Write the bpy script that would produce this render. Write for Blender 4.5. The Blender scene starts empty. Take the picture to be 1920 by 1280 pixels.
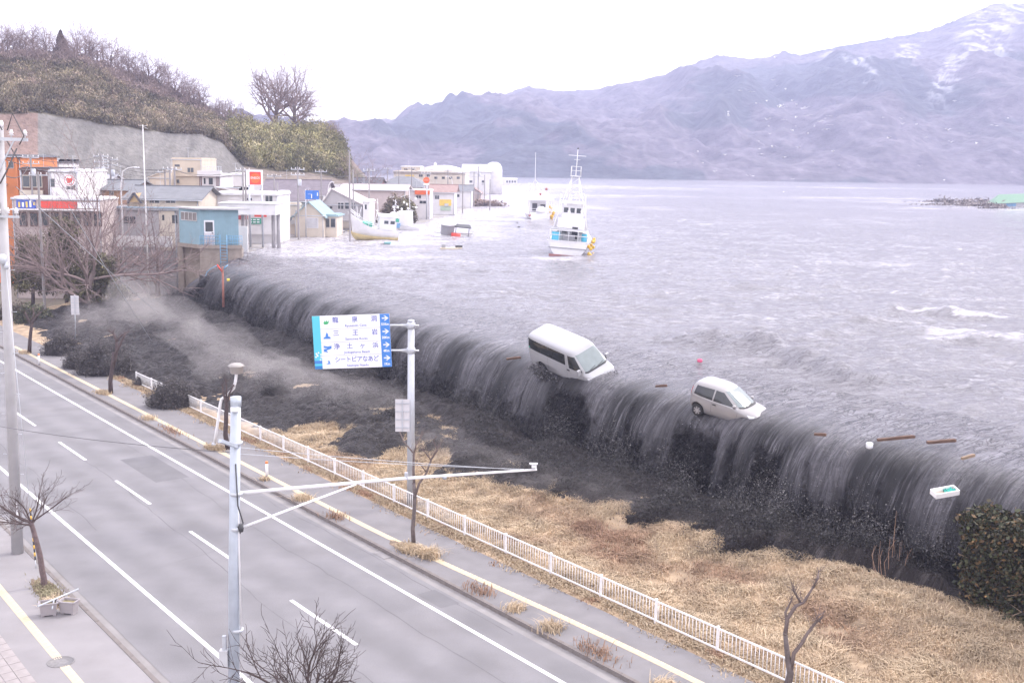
import bpy, math, random
import numpy as np
from mathutils import Vector, Matrix, Euler

# ------------------------------------------------------------------ camera, sky, sun, exposure
sc = bpy.context.scene
FPX, PITCH, ROLL, CAMH, TH = 2109.2, 0.156, 0.015, 16.59, 0.659
_F = np.array([0, math.cos(PITCH), -math.sin(PITCH)]); _R = np.array([1., 0, 0]); _U = np.cross(_R, _F)
_R, _U = _R*math.cos(ROLL)+_U*math.sin(ROLL), -_R*math.sin(ROLL)+_U*math.cos(ROLL)
cam_d = bpy.data.cameras.new('camera'); cam = bpy.data.objects.new('camera', cam_d)
sc.collection.objects.link(cam); sc.camera = cam
cam_d.lens = 36*FPX/1920; cam_d.sensor_width = 36; cam_d.clip_start = .1; cam_d.clip_end = 20000
cam.matrix_world = Matrix(((_R[0], _U[0], -_F[0], 0), (_R[1], _U[1], -_F[1], 0), (_R[2], _U[2], -_F[2], CAMH), (0, 0, 0, 1)))

SUN_EL, SUN_AZ = math.radians(42), math.radians(62)      # azimuth from +Y towards +X
world = bpy.data.worlds.new('World'); sc.world = world; world.use_nodes = True
wn, wl = world.node_tree.nodes, world.node_tree.links
wn.clear()
sky = wn.new('ShaderNodeTexSky'); sky.sky_type = 'NISHITA'; sky.sun_disc = False
sky.sun_elevation = SUN_EL; sky.sun_rotation = SUN_AZ; sky.dust_density = 4; sky.air_density = 1
mixs = wn.new('ShaderNodeMix'); mixs.data_type = 'RGBA'; mixs.inputs['Factor'].default_value = .9
mixs.inputs['B'].default_value = (8.75, 8.4, 8.85, 1)      # closed bright cloud deck
wl.new(sky.outputs[0], mixs.inputs['A'])
bg = wn.new('ShaderNodeBackground'); bg.inputs['Strength'].default_value = .1
wo = wn.new('ShaderNodeOutputWorld')
wl.new(mixs.outputs['Result'], bg.inputs[0]); wl.new(bg.outputs[0], wo.inputs[0])
sun_d = bpy.data.lights.new('sun', 'SUN'); sun_d.energy = 1.1; sun_d.angle = math.radians(14); sun_d.color = (1, .95, .9)
sun = bpy.data.objects.new('sun', sun_d); sc.collection.objects.link(sun)
_sd = Vector((math.sin(SUN_AZ)*math.cos(SUN_EL), math.cos(SUN_AZ)*math.cos(SUN_EL), math.sin(SUN_EL)))
sun.rotation_euler = (-_sd).to_track_quat('-Z', 'Y').to_euler(); sun.location = (0, 0, 80)
sc.view_settings.view_transform = 'Standard'; sc.view_settings.look = 'None'
sc.view_settings.exposure = 1.6; sc.view_settings.gamma = 1; sc.view_settings.use_curve_mapping = False
sc.cycles.use_denoising = True
sc.cycles.max_bounces = 6; sc.cycles.volume_bounces = 1; sc.cycles.transparent_max_bounces = 12
sc.cycles.caustics_reflective = False; sc.cycles.caustics_refractive = False

# ------------------------------------------------------------------ helpers
C = sc.collection
rnd = random.Random(11)
nr = np.random.default_rng(7)
SIN, COS = math.sin(TH), math.cos(TH)
def W(s, t, z=0.): return Vector((-s*SIN+t*COS, s*COS+t*SIN, z))       # along the road, across the road, up
def ST(p): return (-p[0]*SIN+p[1]*COS, p[0]*COS+p[1]*SIN)
RD = math.atan2(COS, -SIN)                                              # heading of +s
def _ray(x, y): return _F+_R*((x-960)/FPX)+_U*((640-y)/FPX)
def at_z(x, y, z):
    d = _ray(x, y); return Vector(d*((z-CAMH)/d[2]))+Vector((0, 0, CAMH))
def at_d(x, y, D):
    d = _ray(x, y); return Vector(d*(D/d[1]))+Vector((0, 0, CAMH))

_perm = np.random.default_rng(3).permutation(256); _perm = np.concatenate([_perm, _perm, _perm])
_g3 = np.random.default_rng(4).normal(size=(256, 3)); _g3 /= np.linalg.norm(_g3, axis=1)[:, None]
def pn(x, y, z=0.):
    """gradient noise, about -1..1"""
    x, y, z = np.broadcast_arrays(np.asarray(x, float), np.asarray(y, float), np.asarray(z, float))
    xi, yi, zi = (np.floor(a).astype(int) for a in (x, y, z))
    xf, yf, zf = x-xi, y-yi, z-zi
    u, v, w = (a*a*a*(a*(a*6-15)+10) for a in (xf, yf, zf))
    out = 0
    for dx in (0, 1):
        for dy in (0, 1):
            for dz in (0, 1):
                h = _perm[_perm[_perm[(xi+dx) & 255]+((yi+dy) & 255)]+((zi+dz) & 255)]
                g = _g3[h]
                d = g[..., 0]*(xf-dx)+g[..., 1]*(yf-dy)+g[..., 2]*(zf-dz)
                out = out+d*(u if dx else 1-u)*(v if dy else 1-v)*(w if dz else 1-w)
    return out*1.6
def fbm(x, y, z=0., o=4, lac=2.1, g=.5):
    a, r, fx = 1., 0, 1.
    for i in range(o):
        r = r+a*pn(np.asarray(x)*fx+i*17.3, np.asarray(y)*fx-i*9.1, np.asarray(z)*fx+i*5.7); a *= g; fx *= lac
    return r
def sstep(a, b, x):
    k = np.clip((np.asarray(x, float)-a)/(b-a), 0, 1); return k*k*(3-2*k)

def tag(o, label=None, cat=None, group=None, kind=None):
    for k, v in (('label', label), ('category', cat), ('group', group), ('kind', kind)):
        if v: o[k] = v
    return o
def thing(name, label, cat, loc=(0, 0, 0), rz=0., group=None, rot=None):
    o = bpy.data.objects.new(name, None); C.objects.link(o); o.location = loc
    o.rotation_euler = rot if rot is not None else (0, 0, rz); o.empty_display_size = .3
    return tag(o, label, cat, group)
def linkmesh(name, me, parent=None, loc=None):
    o = bpy.data.objects.new(name, me); C.objects.link(o)
    if parent is not None: o.parent = parent
    if loc is not None: o.location = loc
    return o
def copy_tree(o, parent=None):
    c = o.copy(); C.objects.link(c); c.parent = parent
    for ch in o.children:
        copy_tree(ch, c)
    return c

class MB:
    """collects polygons, then becomes one mesh object"""
    def __init__(s): s.v = []; s.f = []; s.sm = []
    def add(s, vs, fs, sm=False):
        b = len(s.v); s.v += [tuple(p) for p in vs]; s.f += [tuple(b+i for i in q) for q in fs]; s.sm += [sm]*len(fs); return s
    def box(s, c, d, rz=0., rot=None, taper=1.):
        h = [x/2 for x in d]; M = rot if rot is not None else Matrix.Rotation(rz, 3, 'Z')
        vs = []
        for z in (-1, 1):
            k = taper if z > 0 else 1
            for x, y in ((-1, -1), (1, -1), (1, 1), (-1, 1)):
                vs.append(Vector(c)+M @ Vector((x*h[0]*k, y*h[1]*k, z*h[2])))
        return s.add(vs, [(3, 2, 1, 0), (4, 5, 6, 7), (0, 1, 5, 4), (1, 2, 6, 5), (2, 3, 7, 6), (3, 0, 4, 7)])
    def bar(s, p, q, w, h=None, up=(0, 0, 1)):
        p, q = Vector(p), Vector(q); d = (q-p); L = d.length; d.normalize(); h = h or w
        up = Vector(up); x = d.cross(up)
        if x.length < 1e-4: x = d.cross(Vector((1, 0, 0)))
        x.normalize(); y = x.cross(d); vs = []
        for e in (p, q):
            for a, b in ((-1, -1), (1, -1), (1, 1), (-1, 1)): vs.append(e+x*a*w/2+y*b*h/2)
        return s.add(vs, [(0, 1, 2, 3), (7, 6, 5, 4), (0, 4, 5, 1), (1, 5, 6, 2), (2, 6, 7, 3), (3, 7, 4, 0)])
    def path(s, pts, rs, n=8, cap=True):
        pts = [Vector(p) for p in pts]
        if not hasattr(rs, '__len__'): rs = [rs]*len(pts)
        b = len(s.v); prev = None
        for i, p in enumerate(pts):
            d = (pts[min(i+1, len(pts)-1)]-pts[max(i-1, 0)]).normalized()
            if prev is None:
                x = d.cross(Vector((0, 0, 1)) if abs(d.z) < .9 else Vector((1, 0, 0))).normalized()
            else:
                x = prev-d*prev.dot(d)
                x = x.normalized() if x.length > 1e-5 else d.orthogonal().normalized()
            prev = x; y = d.cross(x)
            for k in range(n):
                a = 2*math.pi*k/n; s.v.append(tuple(p+x*math.cos(a)*rs[i]+y*math.sin(a)*rs[i]))
        for i in range(len(pts)-1):
            for k in range(n):
                a, c = b+i*n+k, b+i*n+(k+1) % n
                s.f.append((a, c, c+n, a+n)); s.sm.append(n > 4)
        if cap:
            s.f.append(tuple(b+k for k in range(n))[::-1]); s.f.append(tuple(b+(len(pts)-1)*n+k for k in range(n))); s.sm += [False, False]
        return s
    def tube(s, p, q, r0, r1=None, n=8): return s.path([p, q], [r0, r0 if r1 is None else r1], n)
    def lathe(s, c, prof, n=16):
        b = len(s.v)
        for r, z in prof:
            for k in range(n):
                a = 2*math.pi*k/n; s.v.append((c[0]+r*math.cos(a), c[1]+r*math.sin(a), c[2]+z))
        for i in range(len(prof)-1):
            for k in range(n):
                a, e = b+i*n+k, b+i*n+(k+1) % n; s.f.append((a, e, e+n, a+n)); s.sm.append(True)
        s.f.append(tuple(b+k for k in range(n))[::-1]); s.f.append(tuple(b+(len(prof)-1)*n+k for k in range(n))); s.sm += [False, False]
        return s
    def prism(s, poly, o, ex, ey, ez):
        """2-D polygon in the plane (ex, ey) at o, thickened along ez"""
        o, ex, ey, ez = (Vector(a) for a in (o, ex, ey, ez)); n = len(poly)
        vs = [o+ex*a+ey*b for a, b in poly]+[o+ex*a+ey*b+ez for a, b in poly]
        return s.add(vs, [tuple(range(n))[::-1], tuple(range(n, 2*n))]+[(i, (i+1) % n, n+(i+1) % n, n+i) for i in range(n)])
    def mesh(s, name, mat):
        me = bpy.data.meshes.new(name); me.from_pydata(s.v, [], s.f); me.polygons.foreach_set('use_smooth', s.sm)
        me.materials.append(mat); me.update(); return me
    def build(s, name, mat, parent=None, loc=None): return linkmesh(name, s.mesh(name, mat), parent, loc)
def BX(c, d, rz=0.): return MB().box(c, d, rz)

def npmesh(name, co, faces, mat, smooth=True, col=None, vec=None):
    me = bpy.data.meshes.new(name); co = np.ascontiguousarray(co, np.float32); faces = np.ascontiguousarray(faces, np.int32)
    n, k = faces.shape
    me.vertices.add(len(co)); me.vertices.foreach_set('co', co.ravel())
    me.loops.add(n*k); me.loops.foreach_set('vertex_index', faces.ravel())
    me.polygons.add(n); me.polygons.foreach_set('loop_start', np.arange(0, n*k, k, dtype=np.int32))
    me.polygons.foreach_set('use_smooth', np.full(n, smooth))
    if col is not None:
        a = me.color_attributes.new('tint', 'FLOAT_COLOR', 'POINT')
        a.data.foreach_set('color', np.ascontiguousarray(np.concatenate([col, np.ones((len(col), 1))], 1), np.float32).ravel())
    if vec is not None:
        a = me.attributes.new('flow', 'FLOAT_VECTOR', 'POINT'); a.data.foreach_set('vector', np.ascontiguousarray(vec, np.float32).ravel())
    me.update(calc_edges=True); me.materials.append(mat); return me
def grid_faces(nu, nv):
    i = np.arange(nu*nv).reshape(nu, nv)
    return np.stack([i[:-1, :-1], i[1:, :-1], i[1:, 1:], i[:-1, 1:]], -1).reshape(-1, 4)
def leaves(P, size, col, mat, name, up=.3, aspect=1.6, jit=.25, vary=.25, droop=None):
    """one small bent leaf-like quad for each point"""
    n = len(P); d = nr.normal(size=(n, 3)); d[:, 2] = d[:, 2]*(1-up)+up*1.5
    d /= np.linalg.norm(d, axis=1)[:, None]
    e = np.cross(d, nr.normal(size=(n, 3))); e /= np.linalg.norm(e, axis=1)[:, None]+1e-9
    sz = (size*(1+vary*nr.normal(size=n)))[:, None] if not np.ndim(size) else np.asarray(size)[:, None]
    a, b = d*sz*aspect*.5, e*sz*.5
    co = np.stack([P-a, P+b*.9, P+a, P-b*.9], 1).reshape(-1, 3)
    cc = np.repeat(np.clip(np.asarray(col)*(1+jit*nr.normal(size=(n, 1))), 0.004, 1), 4, 0)
    return npmesh(name, co, np.arange(4*n).reshape(-1, 4), mat, False, cc)

# ------------------------------------------------------------------ materials
_mats = {}
def M(name, col=(.5, .5, .5), rough=.6, var=.12, scale=2., bump=0., bscale=None, metal=0., tint=False, spec=.5, coat=0., stain=0., detail=5):
    if name in _mats: return _mats[name]
    m = bpy.data.materials.new(name); m.use_nodes = True; nt = m.node_tree; N, L = nt.nodes, nt.links
    b = N['Principled BSDF']; b.inputs['Roughness'].default_value = rough; b.inputs['Metallic'].default_value = metal
    b.inputs['Specular IOR Level'].default_value = spec
    if coat: b.inputs['Coat Weight'].default_value = coat
    tc = N.new('ShaderNodeTexCoord'); no = N.new('ShaderNodeTexNoise'); no.inputs['Scale'].default_value = scale; no.inputs['Detail'].default_value = detail
    L.new(tc.outputs['Object'], no.inputs['Vector'])
    mp = N.new('ShaderNodeMapRange'); mp.inputs['From Min'].default_value = .3; mp.inputs['From Max'].default_value = .7
    mp.inputs['To Min'].default_value = 1-var; mp.inputs['To Max'].default_value = 1+var
    L.new(no.outputs['Fac'], mp.inputs['Value'])
    mul = N.new('ShaderNodeVectorMath'); mul.operation = 'SCALE'; L.new(mp.outputs['Result'], mul.inputs['Scale'])
    if tint:
        at = N.new('ShaderNodeAttribute'); at.attribute_name = 'tint'; L.new(at.outputs['Color'], mul.inputs[0])
    else: mul.inputs[0].default_value = col
    out = mul.outputs['Vector']
    if stain:
        n2 = N.new('ShaderNodeTexNoise'); n2.inputs['Scale'].default_value = scale*.35; n2.inputs['Detail'].default_value = 8; n2.inputs['Roughness'].default_value = .65
        L.new(tc.outputs['Object'], n2.inputs['Vector'])
        m2 = N.new('ShaderNodeMapRange'); m2.inputs['From Min'].default_value = .52; m2.inputs['From Max'].default_value = .68; m2.inputs['To Max'].default_value = stain
        L.new(n2.outputs['Fac'], m2.inputs['Value'])
        mx = N.new('ShaderNodeMix'); mx.data_type = 'RGBA'; L.new(m2.outputs['Result'], mx.inputs['Factor']); L.new(out, mx.inputs['A'])
        mx.inputs['B'].default_value = (.16, .13, .11, 1); out = mx.outputs['Result']
    L.new(out, b.inputs['Base Color'])
    if bump:
        nb = N.new('ShaderNodeTexNoise'); nb.inputs['Scale'].default_value = bscale or scale*6; nb.inputs['Detail'].default_value = 4
        L.new(tc.outputs['Object'], nb.inputs['Vector'])
        bp = N.new('ShaderNodeBump'); bp.inputs['Strength'].default_value = 1; bp.inputs['Distance'].default_value = bump
        L.new(nb.outputs['Fac'], bp.inputs['Height']); L.new(bp.outputs['Normal'], b.inputs['Normal'])
    _mats[name] = m; return m
white_paint = M('white_paint', (.78, .77, .78), .4, .05, 3)
galv = M('galvanised_steel', (.5, .52, .56), .42, .08, 4, metal=.35)
concrete = M('concrete', (.36, .33, .3), .85, .15, 1.2, .01, 14, stain=.5)
pole_conc = M('pole_concrete', (.42, .41, .42), .7, .08, 2)
dark_iron = M('dark_iron', (.05, .05, .055), .5, .2)
bark = M('bark', (.12, .09, .085), .9, .3, 6, .01)
twig = M('twig', (.17, .125, .12), .9, .25, 3)
glass_dark = M('window_glass', (.05, .06, .07), .08, .2, 1, spec=.8)
wire_mat = M('wire', (.09, .085, .09), .6, .1)
# ------------------------------------------------------------------ road, pavements, ground
def strip(name, s0, s1, t0, t1, z, mat, n=1, parent=None, kind='structure'):
    mb = MB()
    for i in range(n):
        a, b = s0+(s1-s0)*i/n, s0+(s1-s0)*(i+1)/n
        mb.add([W(a, t0, z), W(a, t1, z), W(b, t1, z), W(b, t0, z)], [(0, 1, 2, 3)])
    o = mb.build(name, mat, parent)
    if parent is None: tag(o, kind=kind)
    return o
def road_material():
    m = M('asphalt', (.185, .178, .186), .85, .13, .5, .006, 60, stain=.07, detail=9)
    nt = m.node_tree; N, L = nt.nodes, nt.links; b = N['Principled BSDF']
    src = b.inputs['Base Color'].links[0].from_socket
    ge = N.new('ShaderNodeNewGeometry'); dot = N.new('ShaderNodeVectorMath'); dot.operation = 'DOT_PRODUCT'
    dot.inputs[1].default_value = (COS, SIN, 0); L.new(ge.outputs['Position'], dot.inputs[0])
    wv = N.new('ShaderNodeMath'); wv.operation = 'SINE'
    ml = N.new('ShaderNodeMath'); ml.operation = 'MULTIPLY_ADD'; ml.inputs[1].default_value = 2*math.pi/1.98; ml.inputs[2].default_value = .6
    L.new(dot.outputs['Value'], ml.inputs[0]); L.new(ml.outputs[0], wv.inputs[0])
    mr = N.new('ShaderNodeMapRange'); mr.inputs['From Min'].default_value = -1; mr.inputs['To Min'].default_value = .92; mr.inputs['To Max'].default_value = 1.05
    L.new(wv.outputs[0], mr.inputs['Value'])
    sp = N.new('ShaderNodeTexNoise'); sp.inputs['Scale'].default_value = 26; sp.inputs['Detail'].default_value = 3; L.new(ge.outputs['Position'], sp.inputs['Vector'])
    m3 = N.new('ShaderNodeMapRange'); m3.inputs['From Min'].default_value = .25; m3.inputs['From Max'].default_value = .75; m3.inputs['To Min'].default_value = .88; m3.inputs['To Max'].default_value = 1.12
    L.new(sp.outputs['Fac'], m3.inputs['Value'])
    mm = N.new('ShaderNodeMath'); mm.operation = 'MULTIPLY'; L.new(mr.outputs['Result'], mm.inputs[0]); L.new(m3.outputs['Result'], mm.inputs[1])
    sc_ = N.new('ShaderNodeVectorMath'); sc_.operation = 'SCALE'; L.new(src, sc_.inputs[0]); L.new(mm.outputs[0], sc_.inputs['Scale'])
    L.new(sc_.outputs['Vector'], b.inputs['Base Color']); return m
asphalt = road_material()
walk_mat = M('pavement_asphalt', (.19, .18, .185), .9, .12, .9, .006, 50, stain=.15, detail=8)
near_walk_mat = M('near_pavement_asphalt', (.25, .235, .24), .9, .1, .7, .006, 50, stain=.2, detail=8)
gutter_mat = M('gutter_concrete', (.25, .235, .232), .85, .12, 1.4, .004, 30, stain=.35)
kerb_mat = M('kerb_concrete', (.19, .165, .155), .9, .18, 2.5, .006, 30, stain=.4)
paint = M('road_paint', (.76, .75, .76), .6, .08, 5, stain=.3)
tact_mat = M('tactile_yellow', (.58, .49, .34), .8, .1, 4)
soil_mat = M('soil', (.17, .125, .09), 1, .3, 2.5, .03, 12)
ground_mat = M('ground', (.2, .17, .13), 1, .2, .2)
g = MB().add([(-2700, -250, -.12), (2700, -250, -.12), (2700, 2550, -.12), (-2700, 2550, -.12)], [(0, 1, 2, 3)]).build('ground', ground_mat); tag(g, kind='structure')
S0, S1 = -25, 150
T_NL, T_C, T_FL, T_K, T_F = 14.31, 18.53, 22.49, 24.2, 28.1
T_NK = 11.75
road = strip('road', S0, S1, T_NK+.5, T_K-.45, 0, asphalt, 1)
strip('gutter', S0, S1, T_K-.45, T_K-.003, -.008, gutter_mat, 1, road); strip('gutter', S0, S1, T_NK+.16, T_NK+.5, -.008, gutter_mat, 1, road)
def line(name, t, w, s0, s1):
    strip(name, s0, s1, t-w/2, t+w/2, .005, paint, 1, road)
line('edge_line', T_FL, .17, S0, S1); line('edge_line', T_NL, .17, S0, S1)
for k in range(-3, 9):
    s = 67.5-10*k; line('lane_dash', T_C, .16, s-5, s)
patch_m = M('asphalt_patch', (.15, .145, .152), .9, .1, 1, .006, 60)
for a, b_, c0, c1 in ((56, 61.5, 20.1, 21.9), (33.5, 35.2, 22.75, 23.6), (24, 31, 15.2, 16.3), (84, 93, 15.4, 17.6)): strip('asphalt_patch', a, b_, c0, c1, .003, patch_m, 1, road)
crack_m = M('crack_seal', (.1, .095, .1), .8, .1)
for s0_, t0_, n_, ds_, dt_ in ((20, 17.4, 60, .8, .0), (22, 21.2, 50, .9, .01), (30, 23.4, 40, 1.1, .0), (50, 15.0, 30, .9, .02), (44, 16.2, 8, .1, .42), (69, 19.2, 9, .1, .4)):
    mb = MB(); t = t0_; pts_ = []
    for i in range(n_): t += rnd.gauss(dt_, .06); pts_.append((s0_+ds_*i+rnd.gauss(0, .05), t))
    for (a, c), (b_, d) in zip(pts_[:-1], pts_[1:]): w = rnd.uniform(.006, .016); k = (0, w) if abs(d-c) < abs(b_-a) else (w, 0); mb.add([W(a-k[0], c-k[1], .0025), W(a+k[0], c+k[1], .0025), W(b_+k[0], d+k[1], .0025), W(b_-k[0], d-k[1], .0025)], [(0, 1, 2, 3)])
    mb.build('crack', crack_m, road)
pave_far = tag(strip('pavement_far', S0, S1, T_K+.151, T_F-.75, .14, walk_mat), kind='structure')
pave_near = tag(strip('pavement_near', S0, S1, 3, T_NK-.001, .14, near_walk_mat), kind='structure')
def kerbs(parent, t, s0, s1, L=.6, skip=()):
    me = MB().box((0, 0, 0), (L-.012, .15, .22)).mesh('kerb_stone', kerb_mat); n = int((s1-s0)/L)
    for i in range(n):
        s = s0+(i+.5)*L
        if any(a < s < b for a, b in skip): continue
        o = linkmesh('kerb_stone', me, parent); o.location = W(s+0, t+.075, .045+rnd.uniform(-.004, .004)); o.rotation_euler = (0, 0, RD+rnd.uniform(-.004, .004))
kf = tag(strip('kerb_bed', S0, S1, T_K, T_K+.15, .02, kerb_mat), kind='structure')
kerbs(kf, T_K, 12, 112)
kn = tag(strip('kerb_bed', S0, S1, T_NK, T_NK+.15, .02, kerb_mat), kind='structure')
kerbs(kn, T_NK, 28, 64)
# tactile paving: each tile a slab with raised bars
def tactile(parent, t0, s0, s1, jog=()):
    mb = MB().box((0, 0, 0), (.294, .294, .03))
    for k in range(4): mb.box((0, -.105+.07*k, .0175), (.27, .022, .005))
    me = mb.mesh('tactile_tile', tact_mat); n = int((s1-s0)/.3)
    for i in range(n):
        s = s0+(i+.5)*.3
        if any(a < s < b for a, b in jog): continue
        o = linkmesh('tactile_tile', me, parent); t = t0(s) if callable(t0) else t0
        o.location = W(s, t, .132+rnd.uniform(-.001, .002)); o.rotation_euler = (0, 0, RD)
def t_tact(s): return 25.15+.9*float(1-sstep(24, 44, s))*.8
tactile(pave_far, t_tact, 17, 104)
tactile(pave_near, 9.8, 28, 48, jog=((36.4, 37.1),))
mb = MB().lathe((0, 0, 0), [(.44, 0), (.44, .012), (.40, .014), (.40, .010), (.1, .012)], 24); o = mb.build('manhole_cover', M('cast_iron', (.2, .19, .19), .7, .2, 8), pave_near); o.location = W(36.75, 9.8, .141)
# drain grate by the far kerb
dg = MB().box((0, 0, .0), (.95, .42, .02)); o = dg.build('drain_grate', M('cast_iron'), road); o.location = W(39.8, T_K-.24, -.004); o.rotation_euler = (0, 0, RD)
for k in range(9):
    b = BX((-.4+.1*k, 0, .013), (.05, .34, .02)).build('grate_bar', M('grate_steel', (.33, .31, .31), .6), o)
# rough paving row at the lower left edge
for i in range(26):
    for j in range(3):
        b = BX((0, 0, 0), (.58, .38, .03)).build('paving_slab', M('slab_concrete', (.3, .27, .265), .9, .12, 2), pave_near) if (i, j) == (0, 0) else linkmesh('paving_slab', b.data, pave_near)
        b.location = W(30+.6*i, 8.55-.4*j, .135+rnd.uniform(0, .006)); b.rotation_euler = (0, 0, RD)
# planting pits in the pavements
def pit(name, s, t, a, b, z=.15, parent=None):
    n = 22; mb = MB(); vs = [W(s, t, z+.03)]
    for k in range(n):
        q = 2*math.pi*k/n; r = 1+rnd.uniform(-.16, .16); vs.append(W(s+a*r*math.cos(q), t+b*r*math.sin(q), z-.004))
    mb.add(vs, [(0, 1+(k+1) % n, 1+k) for k in range(n)], True); mb.build(name, soil_mat, parent)
for s, t, a, b, pz in [(39.7, 25.05, 1.1, .42, pave_far), (79.6, 25.0, 1.0, .4, pave_far), (60.5, 25.15, 1.0, .4, pave_far), (100, 25, .9, .4, pave_far)]: pit('planting_soil', s, t, a, b, .15, pz)
pit('planting_soil', 43.4, 11.2, 1.7, .42, .15, pave_near); pit('planting_soil', 57, 11.2, 2.2, .42, .15, pave_near)

# ------------------------------------------------------------------ verge with dry grass
TCR = lambda s: 39.5+.105*np.maximum(0, np.asarray(s, float)-42)-.01*np.maximum(0, 42-np.asarray(s, float))   # crest line of the overflow
def verge_z(s, t):
    s, t = np.asarray(s, float), np.asarray(t, float)
    return .1+.1*sstep(28, 29.5, t)+.75*sstep(30.5, 37, t)+.28*sstep(29, 34, t)*(.6+.5*fbm(s*.13, t*.2, 3.3, 3))+.09*fbm(s*.7, t*.7, 1.1, 3)
ss, tt = np.meshgrid(np.linspace(5, 125, 400), np.linspace(T_F-.78, 50, 110), indexing='ij')
zz = verge_z(ss, tt)*sstep(T_F-.78, T_F-.4, tt)+.10*(1-sstep(T_F-.78, T_F-.4, tt))
co = np.stack([-ss*SIN+tt*COS, ss*COS+tt*SIN, zz], -1).reshape(-1, 3)
tag(linkmesh('grass_verge', npmesh('grass_verge', co, grid_faces(400, 110), M('dry_turf', (.36, .265, .175), 1, .4, 1.2, .03, 14, stain=.3))), kind='structure')
grass_mat = M('dry_grass', tint=True, rough=.9, var=.1)
def blades(name, s, t, h, col, lean=.6, w=.022, z=None):
    n = len(s); z = verge_z(s, t)-.02 if z is None else z
    P = np.stack([-s*SIN+t*COS, s*COS+t*SIN, z], -1)
    a = nr.uniform(0, 2*np.pi, n); D = np.stack([np.cos(a), np.sin(a), np.zeros(n)], -1)
    fl = lean*np.abs(nr.normal(size=n))[:, None]*h[:, None]
    # wind-laid lean common to a patch
    wd = np.stack([fbm(s*.5, t*.5, 7.7, 3), fbm(s*.5, t*.5, 2.7, 3), 0*s], -1)*h[:, None]*.7
    S = np.stack([-np.sin(a), np.cos(a), np.zeros(n)], -1)*w*nr.uniform(.6, 1.5, n)[:, None]
    up = np.array([0, 0, 1.])*h[:, None]
    mid = P+up*.62+D*fl*.35+wd*.3; top = P+up*(1-.35*np.clip(lean, 0, 1))+D*fl+wd
    co = np.stack([P-S, P+S, mid+S*.7, mid-S*.7, top], 1).reshape(-1, 3)
    i = np.arange(n)*5
    fc = np.concatenate([np.stack([i, i+1, i+2], -1), np.stack([i, i+2, i+3], -1), np.stack([i+3, i+2, i+4], -1)])
    cc = np.repeat(np.clip(col*(1+.13*nr.normal(size=(n, 1))), .01, .9), 5, 0)
    return tag(linkmesh(name, npmesh(name, co, fc, grass_mat, False, cc)), kind='stuff')
STRAW, RUST, OLIVE = np.array([.5, .39, .265]), np.array([.3, .185, .12]), np.array([.3, .27, .17])
def grass_cols(s, t):
    k = np.clip(sstep(.12, .62, fbm(s*.12+3, t*.3, 5.1, 3))*1.1, 0, 1)[:, None]
    # reddish weed belts that run along the middle of the verge
    belt = np.exp(-((t-(32.6+.05*(s-30)))/1.7)**2)*sstep(18, 24, s)*(1-sstep(38, 44, s))
    k = np.clip(k*.55+.9*belt[:, None]*sstep(-.35, .25, fbm(s*.25, t*.4, 9., 2))[:, None], 0, 1)
    return STRAW*(1-k)+RUST*k
n = 330000
s = nr.uniform(7, 62, n)**1.0; t = nr.uniform(28.3, 41.5, n); keep = t < TCR(s)-1.2; s, t = s[keep], t[keep]
h = .13+.2*np.clip(fbm(s*.5, t*.5, 4., 3)+.4, 0, 1.2)+.05*nr.normal(size=len(s))
bare = fbm(s*.55, t*.9, 15., 3); kp = nr.random(len(s)) < sstep(-.75, -.1, bare)*.9+.1; s, t, h = s[kp], t[kp], h[kp]; pale = (1+.32*fbm(s*.9, t*.9, 21., 3))[:, None]
g1 = blades('dry_grass', s, t, np.clip(h, .06, .8), grass_cols(s, t)*pale, .95, .015); tag(g1, 'dry straw coloured grass covering the verge behind the white fence', 'grass')
n = 26000                                                      # ragged fringe on the pavement side of the fence
s = nr.uniform(12, 92, n); t = 28.15-np.abs(nr.normal(0, .42, n))*(.6+.7*np.clip(.5+fbm(s*.5, 0*s, 8., 2), 0, 1.4)); keep = t > 26.55; s, t = s[keep], t[keep]
k = sstep(.15, .6, fbm(s*.6, t, 6., 2))[:, None]
g2 = blades('fringe_grass', s, t, nr.uniform(.05, .2, len(s)), STRAW*.82*(1-k)+RUST*1.1*k, .9, .022, np.full(len(s), .12)); tag(g2, 'withered grass creeping over the pavement edge below the fence', 'grass')
ps, pt, ph, pc = [], [], [], []
for (cs, ct, rr, cnt, hh, cc) in [(39.2, 25.15, .9, 1500, .22, STRAW), (38.1, 25.3, .45, 500, .42, STRAW*1.05), (79.6, 25, .9, 700, .18, STRAW*.9), (60.4, 25.2, .9, 900, .2, STRAW*.9), (100, 25, .9, 500, .2, STRAW), (48.5, 24.7, .5, 300, .3, STRAW), (45.2, 24.7, .8, 160, .25, RUST), (52.8, 24.7, .3, 150, .2, STRAW), (33.8, 24.7, .9, 180, .25, RUST), (31.5, 24.7, .4, 300, .25, STRAW), (29.3, 24.7, .5, 300, .3, STRAW*.9), (27, 24.75, 1.1, 220, .25, RUST), (23.6, 24.7, .5, 400, .25, STRAW), (66, 24.75, 1.8, 260, .18, RUST), (70, 24.8, .8, 300, .2, STRAW), (43.4, 11.2, 1.4, 900, .12, OLIVE), (57, 11.2, 1.8, 900, .15, STRAW), (42, 11.1, .5, 300, .2, STRAW)]:
    ps.append(nr.normal(cs, rr*.45, cnt)); pt.append(nr.normal(ct, min(rr, .5)*.45, cnt)); ph.append(np.abs(nr.normal(hh, hh*.3, cnt))); pc.append(np.repeat(cc[None], cnt, 0))
s, t = np.concatenate(ps), np.concatenate(pt)
g3 = blades('weed_tufts', s, t, np.clip(np.concatenate(ph), .03, .7), np.concatenate(pc), .7, .014, np.full(len(s), .14)); tag(g3, 'dry weed tufts growing by kerbs and tree pits', 'weeds')
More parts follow.
